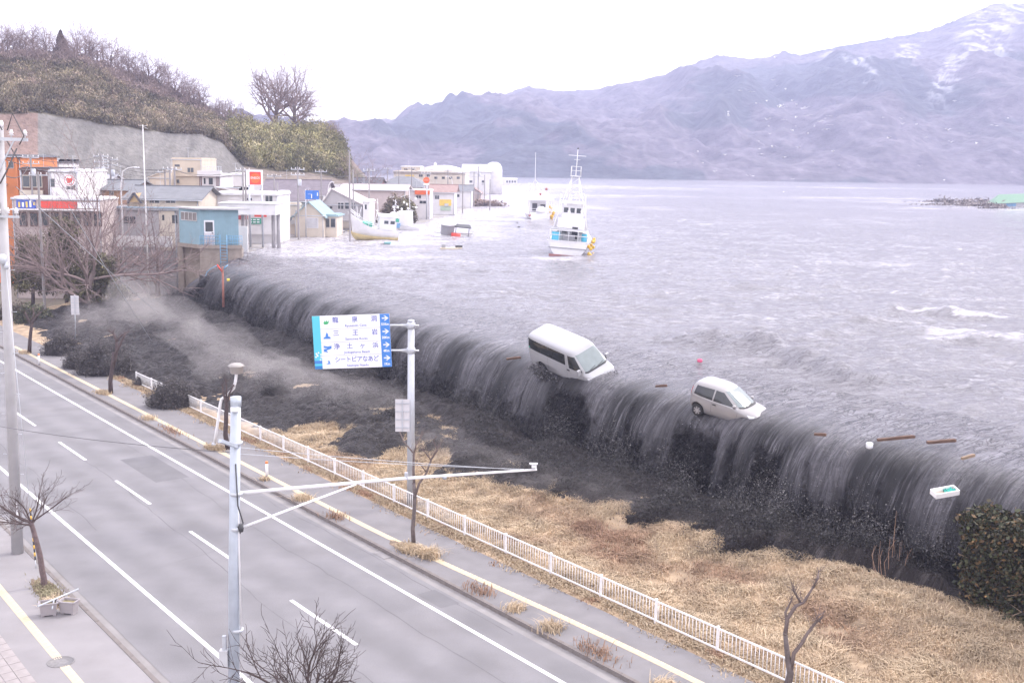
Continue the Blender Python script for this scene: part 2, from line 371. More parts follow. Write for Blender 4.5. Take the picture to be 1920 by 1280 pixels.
# ------------------------------------------------------------------ the sea and the overflow
SEA = 5.6
def water_material(name, cascade):
    m = bpy.data.materials.new(name); m.use_nodes = True; nt = m.node_tree; N, L = nt.nodes, nt.links; b = N['Principled BSDF']
    b.inputs['IOR'].default_value = 1.33
    at = N.new('ShaderNodeAttribute'); at.attribute_name = 'flow'
    ti = N.new('ShaderNodeAttribute'); ti.attribute_name = 'tint'      # r froth, g roughness of the surface
    sep = N.new('ShaderNodeSeparateColor'); L.new(ti.outputs['Color'], sep.inputs[0])
    def noise(scale, sc3, detail=5, rough=.55, dist=0.):
        mp = N.new('ShaderNodeMapping'); mp.inputs['Scale'].default_value = sc3; L.new(at.outputs['Vector'], mp.inputs['Vector'])
        n = N.new('ShaderNodeTexNoise'); n.inputs['Scale'].default_value = scale; n.inputs['Detail'].default_value = detail; n.inputs['Roughness'].default_value = rough; n.inputs['Distortion'].default_value = dist
        L.new(mp.outputs[0], n.inputs['Vector']); return n.outputs['Fac']
    def ramp(x, a, c, lo=0., hi=1.):
        r = N.new('ShaderNodeMapRange'); r.inputs['From Min'].default_value = a; r.inputs['From Max'].default_value = c; r.inputs['To Min'].default_value = lo; r.inputs['To Max'].default_value = hi
        L.new(x, r.inputs['Value']); return r.outputs['Result']
    def mul(x, y, op='MULTIPLY'):
        n = N.new('ShaderNodeMath'); n.operation = op
        for i, q in enumerate((x, y)):
            if isinstance(q, (int, float)): n.inputs[i].default_value = q
            else: L.new(q, n.inputs[i])
        return n.outputs[0]
    if cascade:
        st1 = noise(1, (6.5, .42, 1), 9, .7, 1.1); st2 = noise(1, (24, 1.3, 1), 6, .68, .8); fine = noise(1, (9, 7, 1), 6, .68); big = noise(1, (.9, .35, 1), 3, .5, .3)
        mask = mul(mul(ramp(st1, .46, .74), sep.outputs[0]), ramp(big, .4, .6, .05, 1.15)); mask = mul(mask, ramp(st2, .38, .66, .0, 1.3))
        mask = mul(mask, mul(ramp(fine, .52, .75), mul(sep.outputs[1], .22)), 'ADD')
        h = mul(mul(st1, .15), mul(st2, .045), 'ADD'); h = mul(h, mul(fine, mul(sep.outputs[1], .26)), 'ADD'); chop = noise(1, (2.4, 2.2, 1), 7, .62, .5); h = mul(h, mul(chop, mul(sep.outputs[2], .42)), 'ADD')
        dark, froth = (.009, .0085, .010, 1), (.27, .258, .285, 1)
        L.new(ramp(sep.outputs[1], 0, 1, .16, .5), b.inputs['Roughness']); L.new(ramp(sep.outputs[1], 0, 1, .5, .22), b.inputs['Specular IOR Level'])
    else:
        a1 = noise(1, (.3, .5, 1), 8, .62, .6); a2 = noise(1, (1.2, 2.2, 1), 6, .62, .5); a3 = noise(1, (4, 7, 1), 4, .6)
        mask = mul(ramp(a2, .45, .72), sep.outputs[0]); mask = mul(mask, ramp(a1, .35, .6, .15, 1.3))
        mask = mul(mask, mul(ramp(sep.outputs[0], .55, 1), ramp(a2, .3, .6)), 'MAXIMUM')
        h = mul(mul(a1, .5), mul(a2, .30), 'ADD'); h = mul(h, mul(a3, .07), 'ADD')
        dark, froth = (.19, .182, .2, 1), (.66, .64, .68, 1)
        b.inputs['Roughness'].default_value = .12
    mx = N.new('ShaderNodeMix'); mx.data_type = 'RGBA'; L.new(mask, mx.inputs['Factor']); mx.inputs['A'].default_value = dark; mx.inputs['B'].default_value = froth
    src = mx.outputs['Result']
    if cascade:
        m2 = N.new('ShaderNodeMix'); m2.data_type = 'RGBA'; m2.name = 'sheen_and_lines'; L.new(mul(sep.outputs[2], ramp(st1, .3, .62, .25, 1.)), m2.inputs['Factor']); L.new(src, m2.inputs['A']); m2.inputs['B'].default_value = (.29, .278, .305, 1); src = m2.outputs['Result']  # pale sky sheen near the crest painted into the colour, plus milky lobes
    # near-black colour drawn out in thin torn lines
    ln = noise(1, (.9, 1.5, 1) if not cascade else (2.2, .9, 1), 7, .6, .9); ab = mul(mul(ln, .5, 'SUBTRACT'), 0., 'ADD'); an = N.new('ShaderNodeMath'); an.operation = 'ABSOLUTE'; L.new(ab, an.inputs[0])
    lm = mul(ramp(an.outputs[0], .0, .035, 1., 0.), sep.outputs[2] if cascade else sep.outputs[1]); m3 = N.new('ShaderNodeMix'); m3.data_type = 'RGBA'; m3.name = 'sheen_and_lines'; L.new(lm, m3.inputs['Factor']); L.new(src, m3.inputs['A']); m3.inputs['B'].default_value = (.02, .019, .022, 1); src = m3.outputs['Result']
    L.new(src, b.inputs['Base Color'])
    bp = N.new('ShaderNodeBump'); bp.inputs['Strength'].default_value = .9; bp.inputs['Distance'].default_value = 1.0 if cascade else 1.0
    L.new(h, bp.inputs['Height']); L.new(bp.outputs['Normal'], b.inputs['Normal'])
    return m
casc_mat, sea_mat = water_material('muddy_overflow', True), water_material('muddy_sea', False)

def sea_z(x, y):
    """chop of the sea surface"""
    s, t = ST((x, y)); d = np.hypot(x, y)
    a = .16*fbm(x*.22, y*.34, .5, 3)+.07*fbm(x*.8, y*1.1, 2.5, 3)
    r = 1-np.abs(pn(x*.16+.3*pn(x*.1, y*.1, 8.), y*.3, 4.)); a = a+.22*np.clip(r-.55, 0, 1)*1.6
    r2 = 1-np.abs(pn(x*.5, y*.8, 14.)); a = a+.07*np.clip(r2-.4, 0, 1)
    # long standing wave thrown up behind the two vehicles
    for (p, q, am, wd) in WAVES:
        ax, ay = p; bx, by = q; L2 = (bx-ax)**2+(by-ay)**2
        k = np.clip(((x-ax)*(bx-ax)+(y-ay)*(by-ay))/L2, 0, 1); dd = np.hypot(x-ax-k*(bx-ax), y-ay-k*(by-ay))
        a = a+am*np.exp(-(dd/wd)**2)*(.5+.5*np.sin(np.pi*np.clip(k, .08, .92)))*(.8+.4*pn(x*.7, y*.7, 3.))
    return a
_pts = lambda *q: [tuple(at_z(x, y, SEA)[:2]) for x, y in q]
def _wv(x0, y0, x1, y1, am, wd): p, q = _pts((x0, y0), (x1, y1)); return (p, q, am, wd)
WAVES = [_wv(1290, 640, 1440, 655, .95, 1.4), _wv(1440, 655, 1610, 715, .8, 1.1), _wv(1690, 585, 1880, 600, .7, 1.3), _wv(1700, 625, 1918, 640, .5, 1.0), _wv(1750, 635, 1990, 650, .4, 1.0), _wv(1090, 615, 1150, 630, .4, 1.2), _wv(1360, 535, 1450, 540, .5, 1.6), _wv(1600, 600, 1690, 607, .3, 1), _wv(1000, 600, 880, 605, .25, 1.2)]

# fan of the open water: columns by bearing, rows by distance
NC, NRW = 760, 520
px = np.linspace(388, 2420, NC)
az = np.arctan((px-960)/FPX)
dx, dy = np.sin(az), np.cos(az)
# start of every column: the overflow's sea-side edge t = TCR(s)+9
ks = -dx*SIN+dy*COS; kt = dx*COS+dy*SIN
r0 = np.full(NC, 50.)
for _ in range(30): r0 = (TCR(r0*ks)+6.0)/kt
rows = np.linspace(0, 1, NRW)
rr = r0[:, None]*np.exp(np.log(1100/r0)[:, None]*rows[None]**1.12)
X, Y = dx[:, None]*rr, dy[:, None]*rr
amp = np.clip(1.15-rr/420, .25, 1)
s_, t_ = ST((X, Y))
edge = sstep(5.5, 12, t_-TCR(s_))
Z = SEA+sea_z(X, Y)*amp*(.35+.65*edge)-.10*(1-edge)
# froth: thin flecks everywhere, thick along the town shore, by boats and on breaking crests
shore = [tuple(at_z(x, y, SEA)[:2]) for x, y in [(466, 474), (520, 458), (600, 446), (700, 440), (790, 420), (840, 404), (885, 388), (918, 362), (935, 345), (985, 345)]]
def seg_dist(X, Y, poly):
    best = np.full(X.shape, 1e9)
    for (ax, ay), (bx, by) in zip(poly[:-1], poly[1:]):
        k = np.clip(((X-ax)*(bx-ax)+(Y-ay)*(by-ay))/((bx-ax)**2+(by-ay)**2), 0, 1); best = np.minimum(best, np.hypot(X-ax-k*(bx-ax), Y-ay-k*(by-ay)))
    return best
ds = seg_dist(X, Y, shore)
fr = .42+.3*fbm(X*.02, Y*.02, 1., 3)+.25*fbm(X*.12, Y*.2, 3., 3)
fr = fr+.9*np.exp(-ds/(5+rr*.045))
for (p, q, am, wd) in WAVES[2:5]:
    fr = fr+.75*np.exp(-(seg_dist(X+2.5*pn(X*.3, Y*.3, 2.), Y+1.5*pn(X*.35, Y*.35, 5.), [p, q])/(.5+.9*np.abs(pn(X*.25, Y*.25, 9.))))**2)
for (x, y, r) in [(1890, 385, 14), (1780, 380, 26), (1650, 372, 20), (1850, 392, 20), (960, 385, 26), (1000, 365, 30), (1180, 352, 40), (1060, 487, 3), (1010, 412, 8), (1600, 352, 50), (700, 450, 6)]:
    c = at_z(x, y, SEA); fr = fr+.6*np.exp(-((X-c.x)/(r*1.6))**2-((Y-c.y)/r)**2)*np.clip(.75+.8*fbm(X*.12, Y*.12, 6., 3), 0, 1.3)
fr = fr*(.5+.5*sstep(6, 16, t_-TCR(s_)))
mud = np.exp(-np.clip(t_-TCR(s_)-6, 0, None)/28)*np.clip(.6+.9*fbm(X*.05, Y*.09, 12., 3), 0, 1)  # weight of the thin dark lines, strongest near the overflow
col = np.stack([np.clip(fr, 0, 1), mud, 0*fr], -1).reshape(-1, 3)
flow = np.stack([X, Y, 0*X], -1).reshape(-1, 3)
tag(linkmesh('sea', npmesh('sea', np.stack([X, Y, Z], -1).reshape(-1, 3), grid_faces(NC, NRW), sea_mat, True, col, flow)), kind='structure')

# the overflow: profile swept along the wall; u runs along the wall, q down the flow
prof = np.array([(9.0, 5.53), (6.5, 5.52), (4.0, 5.5), (2.3, 5.42), (1.3, 5.28), (.6, 5.04), (.1, 4.7), (-.3, 4.25), (-.62, 3.7), (-.9, 3.05), (-1.13, 2.35), (-1.33, 1.6), (-1.5, .8), (-1.65, -.1), (-1.75, -.7)])
al = np.concatenate([[0], np.cumsum(np.hypot(*np.diff(prof, axis=0).T))])
NU, NQ = 1500, 150
su = np.linspace(7, 122, NU); q = np.linspace(0, al[-1], NQ)
from_q = lambda k: np.interp(q, al, prof[:, k])
pt_, pz_ = from_q(0), from_q(1)
for _ in range(6): pt_[1:-1] = (pt_[:-2]+2*pt_[1:-1]+pt_[2:])/4; pz_[1:-1] = (pz_[:-2]+2*pz_[1:-1]+pz_[2:])/4
tn = np.gradient(pt_), np.gradient(pz_); nl = np.hypot(*tn); nt_, nz_ = tn[1]/nl, -tn[0]/nl      # outward normal (towards the road, up)
SU, Q = np.meshgrid(su, q, indexing='ij')
down = sstep(7.2, 13.5, Q)                                   # 0 on the level, 1 at the foot
fall = sstep(9.0, 12.0, Q)
lobe = pn(su*.16, 0*su, 6.)*.6+pn(su*.45, 0*su, 2.)*.45+.25*pn(su*1.1, 0*su, 5.)
# places where debris or a vehicle tears the sheet open
gaps = [(ST(at_z(x, y, z))[0], w, q0) for x, y, z, w, q0 in [(985, 770, 3.6, 1.9, 9.0), (1060, 790, 3, 1.3, 9.6), (1190, 840, 2.6, .8, 10.4), (1290, 830, 3.4, .9, 9.3), (1345, 850, 3, 1.0, 9.2), (1425, 900, 2.8, .9, 9.2), (1640, 1010, 2, 1.3, 10.8), (880, 760, 2, .7, 11.5), (800, 740, 2, 1.3, 11.2), (640, 640, 3, 1.2, 11.2), (520, 610, 2, 2.5, 10.8), (430, 580, 2, 3, 10.2), (340, 540, 3, 4, 9.)]]
gap = np.zeros_like(SU)
for c, w, q0 in gaps:
    sh = SU-c+.25*pn(SU*.9, Q*.9, c)+.12*(Q-q0)
    gap = np.maximum(gap, sstep(1.25, .55, np.abs(sh)/w)*sstep(q0, q0+.9, Q+.35*pn(SU*1.7, Q*1.2, c)))
tear = sstep(.12, .42, pn(SU*1.15+.5*pn(SU*.5, Q*.35, 4.), Q*.1, 21.))*sstep(8.7, 10.4, Q+.9*pn(SU*1.7, Q*.5, 17.))
gap = np.maximum(gap, .8*tear)
low = sstep(9.6, 13.2, Q+.8*fbm(SU*.5, Q*.3, 5., 3))
rough = np.clip(np.maximum(gap, low*.85), 0, 1)
disp = .6*lobe[:, None]*fall
disp = disp+(.05+.05*fall)*pn(SU*1.1, Q*.16, 3.)*sstep(4, 9, Q)+.07*pn(SU*3.1, Q*.28, 1.)*sstep(6.5, 9.5, Q)+.03*pn(SU*7.5, Q*.5, 9.)*sstep(7, 10, Q)
disp = disp+.16*pn(SU*.9+.3*pn(SU*.4, Q*.4, 2.), Q*.13, 8.)*sstep(6.5, 9.5, Q)
disp = disp+rough*(.24*fbm(SU*1.4, Q*1.2, 7., 3)+.22*np.abs(pn(SU*3.2, Q*2.6, 5.))+.12*pn(SU*6.5, Q*6, 2.))
disp = disp-.25*gap*(1-.5*down)
disp = disp+(1-sstep(3, 8, Q))*(.5*sea_z(-SU*SIN+(TCR(SU)+pt_[None])*COS, SU*COS+(TCR(SU)+pt_[None])*SIN))*(1-sstep(0, .4, .4-Q))
disp = disp+.04*fbm(SU*.9, Q*.5, 11., 3)*sstep(.3, 3, Q)*(1-fall)
T = TCR(SU)+pt_[None]+disp*nt_[None]
T = T-.5*sstep(.2, 1, lobe)[:, None]*down
Zc = pz_[None]+disp*nz_[None]
# thrown clear of the wall near the ivy end, with the dark cavity below it
cav = sstep(26.2, 24.2, SU)*sstep(16, 20, SU)
Zc = np.maximum(Zc, -.3+2.6*cav*(1+.2*pn(SU*2, 0*SU, 3.)))
# water heaped against the noses of the two vehicles
XC, YC = -SU*SIN+T*COS, SU*COS+T*SIN
for (bx_, by_, bD, br_, bdz) in [(1446, 803, 51.0, 1.2, -.28), (1402, 818, 51.4, .9, -.12), (1125, 718, 61.2, 1.7, -.1), (1085, 731, 61.6, 1.2, -.05), (1152, 704, 60.8, 1.2, -.1)]:
    pb_ = at_d(bx_, by_, bD); dd_ = np.hypot(XC-pb_.x, YC-pb_.y)
    Zc = np.maximum(Zc, np.where(dd_ < 2.2*br_, pb_.z+bdz+.1*pn(SU*2.5, Q*2.5, 4.)-1.3*(dd_/br_)**2, -9))
# the sheet sinks away round the gate house at the far end
Zc = Zc-2.2*sstep(112, 121, SU)*sstep(2, 9, Q)
frc = (.75*(1-gap)*(1-.75*low)*sstep(1, 6, Q)+.25)*(.75+.35*pn(SU*.3, Q*.1, 3.))
smooth = sstep(-.25, .3, pn(SU*.33, 0*SU, 12.)+.15*pn(SU*1.3, Q*.2, 3.))
col = np.stack([np.clip(frc, 0, 1), rough*(1-.5*smooth*(1-gap)), np.clip((1-sstep(4.5, 9.2, Q+.5*pn(SU*.7, 0*SU, 2.)))+.42*smooth*(1-sstep(9.5, 13, Q)), 0, 1)*(1-gap)], -1).reshape(-1, 3)
flow = np.stack([SU, Q, 0*Q], -1).reshape(-1, 3)
tag(linkmesh('overflowing_water', npmesh('overflowing_water', np.stack([-SU*SIN+T*COS, SU*COS+T*SIN, Zc], -1).reshape(-1, 3), grid_faces(NU, NQ), casc_mat, True, col, flow)), kind='structure')
# clods and droplets that tear off the rough lower sheet
spray_mat = M('muddy_spray', tint=True, rough=.45, var=.2, spec=.4)
idx = nr.choice(NU*NQ, 60000, p=(rough**2*fall+1e-6).ravel()/(rough**2*fall+1e-6).sum())
P = np.stack([-SU*SIN+T*COS, SU*COS+T*SIN, Zc], -1).reshape(-1, 3)[idx]
P = P+nr.normal(size=P.shape)*.05+np.array([-COS, -SIN, .3])*np.abs(nr.normal(0, .10, len(P)))[:, None]
P = P[P[:, 2] > 0]
sp = leaves(P, .04, np.array([.016, .015, .016])+.07*(nr.random((len(P), 1))**4), spray_mat, 'torn_water', .1, 1.5, .5, .45)
tag(linkmesh('torn_water', sp), 'black torn droplets over the falling water', 'spray', kind='stuff')

# the sea wall itself, behind the falling sheet
mb = MB(); pr = [(0.6, -.5), (-.6, -.5), (-.25, 4.6), (.35, 4.6)]; SW = [4, 16, 30, 42, 60, 80, 100, 118]
wet = M('wet_concrete', (.06, .055, .055), .5, .3, 1.5, .01)
for a in SW:
    for x, z in pr: mb.v.append(tuple(W(a, float(TCR(a))+.75+x, z*.9)))
for i in range(len(SW)-1):
    for k in range(4): mb.f.append((i*4+k, i*4+(k+1) % 4, i*4+4+(k+1) % 4, i*4+4+k)); mb.sm.append(False)
o = mb.build('sea_wall', wet); tag(o, 'dark wet concrete sea wall behind the falling water', 'wall')

# churning water at the foot, spreading over the verge
def flood_edge(s):
    """t of the landward edge of the flood"""
    e = np.interp(s, [8, 22, 26, 30, 34, 38, 42, 45, 48, 52, 56, 60, 66, 72, 78, 84, 92, 104, 118], [37.4, 36.9, 36.4, 35.6, 34.9, 34.2, 33.2, 32.4, 30.6, 29.6, 29.4, 28.9, 28.4, 28.3, 27.6, 27.0, 26.9, 27.6, 28.5])
    return e
NS, NT = 900, 130
s1 = np.linspace(20, 122, NS); k1 = np.linspace(0, 1, NT)
fe = flood_edge(s1)+.5*pn(s1*.5, 0*s1, 1.)+.3*pn(s1*1.4, 0*s1, 4.)
te = TCR(s1)-1.0
S_, K_ = np.meshgrid(s1, k1, indexing='ij'); T_ = fe[:, None]+(te-fe)[:, None]*K_
env = sstep(0, .18, K_)
nb = fbm(S_*.28, T_*.34, 2., 4)
Zf = verge_z(S_, T_)-.12+env*(.35+.42*nb+.3*np.abs(pn(S_*.9, T_*.9, 8.))+.12*fbm(S_*2.6, T_*2.6, 3., 3))
Zf = Zf+env*.55*np.exp(-((T_-(te[:, None]-1.0))/1.1)**2)*(.7+.6*pn(S_*.35, 0*S_, 4.))
# dry humps the water leaves bare
for (hx, hy, ra, rb) in [(585, 806, 2.0, 1.3), (775, 862, 1.9, 1.3), (735, 875, 1.6, 1.0)]:
    hs, ht = ST(at_z(hx, hy, .5)); d2 = ((S_-hs)/ra)**2+((T_-ht)/rb)**2; Zf = Zf-1.6*np.exp(-d2*1.3)
rg = np.clip(.75+.4*pn(S_*.6, T_*.6, 5.), 0, 1)
flow = np.stack([S_*.5+T_*.4, T_*.9+S_*.2, 0*S_], -1).reshape(-1, 3)
col = np.stack([np.clip(.5+.7*nb, 0, 1), rg*.8, 0*rg], -1).reshape(-1, 3)
PF = np.stack([-S_*SIN+T_*COS, S_*COS+T_*SIN, Zf], -1).reshape(-1, 3)
churn_mat = water_material('churning_mud', True)
for nd in churn_mat.node_tree.nodes:
    if nd.type == 'MIX' and nd.name != 'sheen_and_lines': nd.inputs['A'].default_value = (.028, .024, .024, 1); nd.inputs['B'].default_value = (.3, .27, .27, 1)
tag(linkmesh('flood_water', npmesh('flood_water', PF, grid_faces(NS, NT), churn_mat, True, col, flow)), kind='structure')
# spray thrown up by it
w = (env*np.clip(.25+nb, .02, 2)*(.35+np.exp(-((T_-(te[:, None]-1.0))/2.2)**2))).ravel()
idx = nr.choice(NS*NT, 190000, p=w/w.sum()); P = PF[idx]
sx = S_.ravel()[idx]
lift = np.abs(nr.normal(0, 1, len(P)))**1.6*(.16+.45*np.exp(-((T_.ravel()[idx]-np.interp(sx, s1, te)+1.3)/1.2)**2)*np.clip(.4+pn(sx*.8, 0*sx, 3.), 0, 1.3)+.25*np.clip(.3+pn(sx*.5, T_.ravel()[idx]*.5, 9.), 0, 1.5))
P = P+nr.normal(size=P.shape)*.07; P[:, 2] += lift
bright = .026+.06*np.clip(nr.random(len(P))**3+.7*sstep(.3, 1.2, lift), 0, 1.2)
sp = leaves(P, .034, bright[:, None]*np.array([1.04, .98, 1.0]), spray_mat, 'spray', .1, 1.4, .35, .5)
tag(linkmesh('spray', sp), 'dark spray boiling up at the foot of the overflow', 'spray', kind='stuff')

# splashes heaped along the foot of the fall
PS, CS, CO, FC, off = [], [], [], [], 0
for (x, y, r) in [(905, 880, 1.0), (985, 905, 1.2), (1075, 932, 1.1), (1150, 950, .9), (1235, 985, 1.2), (1320, 1010, 1.0), (1410, 1040, 1.3), (1500, 1062, .9), (1580, 1075, .7), (650, 742, 1.2), (745, 800, 1.3), (560, 705, 1.4), (820, 850, .9), (480, 680, 1.2), (700, 770, 1.0), (520, 745, 1.0), (440, 720, 1.1)]:
    c0 = np.array(at_z(x, y, .6)); n = int(5200*r*r); d = nr.normal(size=(n, 3)); d /= np.linalg.norm(d, axis=1)[:, None]; lump = 1+.5*fbm(d[:, 0]*1.8+x, d[:, 1]*1.8, d[:, 2]*1.8, 3)
    q_ = d*(lump*(.75+.5*nr.random(n)**3))[:, None]*[r*1.25, r*.8, r*.95]; q_[:, 2] = np.abs(q_[:, 2]); PS.append(c0+q_+nr.normal(size=q_.shape)*.03)
    CS.append(np.array([.034, .03, .03])*(.6+.9*nr.random((n, 1))**2)+.035*sstep(.5, 1.2, d[:, 2:]))
    U_, V_ = np.meshgrid(np.linspace(0, 2*np.pi, 34), np.linspace(0, np.pi/2, 18), indexing='ij'); D3 = np.stack([np.cos(U_)*np.cos(V_), np.sin(U_)*np.cos(V_), np.sin(V_)], -1); l2 = 1+.5*fbm(D3[..., 0]*1.8+x, D3[..., 1]*1.8, D3[..., 2]*1.8, 3)+.12*pn(D3[..., 0]*6, D3[..., 1]*6, D3[..., 2]*6)
    CO.append((D3*(l2*.78)[..., None]*[r*1.25, r*.8, r*.95]).reshape(-1, 3)+c0-[0, 0, .1]); FC.append(grid_faces(34, 18)+off); off += 34*18
tag(linkmesh('splash_spray', leaves(np.concatenate(PS), .036, np.concatenate(CS), spray_mat, 'splash_spray', .1, 1.5, .2, .4)), 'dark droplets thrown up in heaps along the foot of the fall', 'spray', kind='stuff')
CO = np.concatenate(CO); fl_ = np.stack([CO[:, 0]*.7, CO[:, 1]*.7+CO[:, 2]*.5, 0*CO[:, 0]], -1)
tag(linkmesh('splash', npmesh('splash', CO, np.concatenate(FC), churn_mat, True, np.repeat([[.35, .9, 0.]], len(CO), 0), fl_)), 'lumpy brown black splashes along the foot of the fall', 'splash', kind='stuff')

# wash breaking round the two vehicles
PV = []
for (x0, y0, x1, y1, D0, D1, n) in [(1300, 792, 1392, 812, 53.2, 51.8, 5200), (1392, 812, 1452, 792, 51.8, 51.0, 4200), (1000, 690, 1090, 730, 63.6, 61.8, 5200), (1090, 730, 1156, 702, 61.8, 60.6, 4200)]:
    a_, b_ = np.array(at_d(x0, y0, D0)), np.array(at_d(x1, y1, D1)); k = nr.random((n, 1)); q_ = a_+(b_-a_)*k+nr.normal(size=(n, 3))*[.22, .22, .1]; q_[:, 2] += np.abs(nr.normal(0, .16, n))*np.clip(.4+1.4*pn(k[:, 0]*9, 0*k[:, 0], x0*.1), 0, 1.5)-.1; PV.append(q_)
PV = np.concatenate(PV); cv = .02+.34*nr.random((len(PV), 1))**3
tag(linkmesh('vehicle_wash', leaves(PV, .045, cv*np.array([1, .97, 1.03]), spray_mat, 'vehicle_wash', .1, 1.5, .2, .5)), 'froth and black droplets breaking round the van and the car', 'spray', kind='stuff')
# ------------------------------------------------------------------ town terrace, hill, mountain across the bay, haze
terr = [Vector((x, y, 0)) for x, y in shore]
tpoly = terr+[at_d(940, 300, 720), at_d(460, 300, 720), at_d(462, 300, 128)]
nv = len(tpoly)
mb = MB().add([(p.x, p.y, 5.72) for p in tpoly]+[(p.x, p.y, -.3) for p in tpoly], [tuple(range(nv))[::-1]]+[(i, (i+1) % nv, nv+(i+1) % nv, nv+i) for i in range(nv)])
tag(mb.build('town_ground', M('town_ground', (.3, .28, .27), .95, .2, .15, stain=.4)), kind='structure')

def fan_terrain(name, pxs, prof_y, prof_d, mat, sub, rough_fn, colfn=None):
    """columns by bearing; each column is a list of (image height, distance) break points, refined and roughened"""
    nb_ = prof_y.shape[1]; kk = np.linspace(0, nb_-1, sub)
    yy = np.stack([np.interp(kk, np.arange(nb_), r) for r in prof_y]); dd = np.stack([np.interp(kk, np.arange(nb_), r) for r in prof_d])
    ray = _F[None, None]+_R[None, None]*((pxs[:, None, None]-960)/FPX)+_U[None, None]*((640-yy[..., None])/FPX)
    P = ray*(dd/ray[..., 1])[..., None]; P[..., 2] += CAMH
    P[..., 2] += rough_fn(P[..., 0], P[..., 1], kk[None]/(nb_-1)+0*dd)
    col = None if colfn is None else colfn(P, kk[None]/(nb_-1)+0*dd).reshape(-1, 3)
    return P, tag(linkmesh(name, npmesh(name, P.reshape(-1, 3), grid_faces(len(pxs), sub), mat, True, col)), kind='structure')

# hill behind the town: foot, grey sprayed-concrete slope, scrub, wooded top
hx = np.linspace(-420, 720, 420)
I = lambda xs, ys: np.interp(hx, xs, ys)
y_foot = I([-400, 0, 300, 450, 650, 720], [372, 362, 350, 345, 345, 352])
y_conc = I([-400, -100, 70, 150, 275, 380, 420, 455, 520, 600, 650, 690, 720], [205, 208, 214, 224, 246, 253, 272, 312, 322, 326, 338, 346, 352])
y_scrub = I([-400, 0, 130, 200, 260, 330, 400, 445, 500, 560, 620, 655, 690, 720], [116, 124, 128, 150, 178, 206, 228, 246, 256, 256, 262, 300, 338, 350])
y_top = I([-400, 0, 110, 200, 300, 400, 440, 500, 560, 620, 655, 690, 720], [96, 104, 106, 124, 162, 214, 236, 248, 250, 258, 296, 336, 349])
y_back = y_top+14
PY = np.stack([y_foot, y_conc, y_scrub, y_top, y_back], 1)
dk = np.interp(hx, [-400, 0, 400, 650, 720], [195, 200, 222, 238, 240])
PD = np.stack([dk, dk+10, dk+34, dk+58, dk+120], 1)
def hill_rough(x, y, k): return .5*fbm(x*.12, y*.12, 1., 3)*sstep(.02, .2, k)+1.0*fbm(x*.05, y*.05, 4., 3)*sstep(.28, .5, k)
def hill_col(P, k):
    n1 = fbm(P[..., 0]*.09, P[..., 2]*.14, 2., 4)[..., None]; n2 = fbm(P[..., 0]*.5, P[..., 2]*.3, 3., 3)[..., None]
    n3 = fbm(P[..., 0]*.55, P[..., 2]*.06, 7., 3)[..., None]; n4 = fbm(P[..., 0]*.2, P[..., 2]*.5, 9., 3)[..., None]; gray = np.array([.2, .19, .178])*(1+.16*n1+.12*n2+.16*n3+.1*n4); scrub = np.array([.13, .115, .075])*(1+.3*n1); wood = np.array([.2, .155, .135])*(1+.25*n1)
    pxc = np.repeat(hx[:, None], k.shape[1], 1)[..., None]; kk = k[..., None]
    red = np.array([.24, .17, .145])
    gray = np.where(pxc < 72, red*(1+.15*n1), gray); gray = np.where(pxc > 458, np.array([.22, .18, .15])*(1+.2*n1), gray)
    a = sstep(.25, .256, kk); b = sstep(.48, .52, kk)
    return np.clip(gray*(1-a)+(scrub*(1-b)+wood*b)*a, .01, 1)
HP, _h = fan_terrain('hill', hx, PY, PD, M('hill_ground', tint=True, rough=1, var=.2, scale=1.1, bump=.25, bscale=2.2, stain=.16), 130, hill_rough, hill_col)

def on_fan(P, sub, nbk, i, k):
    """point of a fan terrain at column i (float) and break-point parameter k"""
    a = np.clip(i, 0, P.shape[0]-1.001); b = np.clip(np.asarray(k)/(nbk-1)*(sub-1), 0, sub-1.001)
    a0, b0 = a.astype(int), b.astype(int); fa, fb = (a-a0)[:, None], (b-b0)[:, None]
    return (P[a0, b0]*(1-fa)+P[a0+1, b0]*fa)*(1-fb)+(P[a0, b0+1]*(1-fa)+P[a0+1, b0+1]*fa)*fb
veg_mat = M('foliage', tint=True, rough=.8, var=.12)
def hx_i(x): return (np.asarray(x, float)-hx[0])/(hx[-1]-hx[0])*(len(hx)-1)
# scrub and dwarf bamboo on the slope: clumps of small leaves
def scrub(name, x0, x1, k0, k1, n_cl, per, size, rad, cols, label, hgt):
    xs = nr.uniform(x0, x1, n_cl); ks = nr.uniform(k0, k1, n_cl); c = on_fan(HP, 130, 5, hx_i(xs), ks)
    R_ = rad*nr.uniform(.6, 1.4, n_cl)
    d = nr.normal(size=(n_cl, per, 3)); d /= np.linalg.norm(d, axis=2)[..., None]; d *= (nr.random((n_cl, per, 1))**.45)
    d[..., 2] = np.abs(d[..., 2])*hgt; P = c[:, None]+d*R_[:, None, None]
    ci = cols[nr.integers(0, len(cols), n_cl)]*(1+.15*nr.normal(size=(n_cl, 1)))*np.clip(.95+.75*fbm(c[:, 0]*.16, c[:, 1]*.16, c[:, 2]*.25, 3), .4, 1.6)[:, None]
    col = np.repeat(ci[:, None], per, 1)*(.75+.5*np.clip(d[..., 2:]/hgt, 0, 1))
    return tag(linkmesh(name, leaves(P.reshape(-1, 3), size, col.reshape(-1, 3), veg_mat, name, .75, 3.4, .14)), label, 'scrub', kind='stuff')
GR = np.array([[.19, .16, .095], [.15, .13, .08], [.24, .195, .13], [.11, .1, .065], [.22, .165, .13], [.27, .22, .155]])
scrub('hillside_scrub', -60, 470, 1.02, 2.05, 2600, 110, .16, 1.3, GR, 'olive and brown scrub covering the slope above the grey embankment', 1.5)
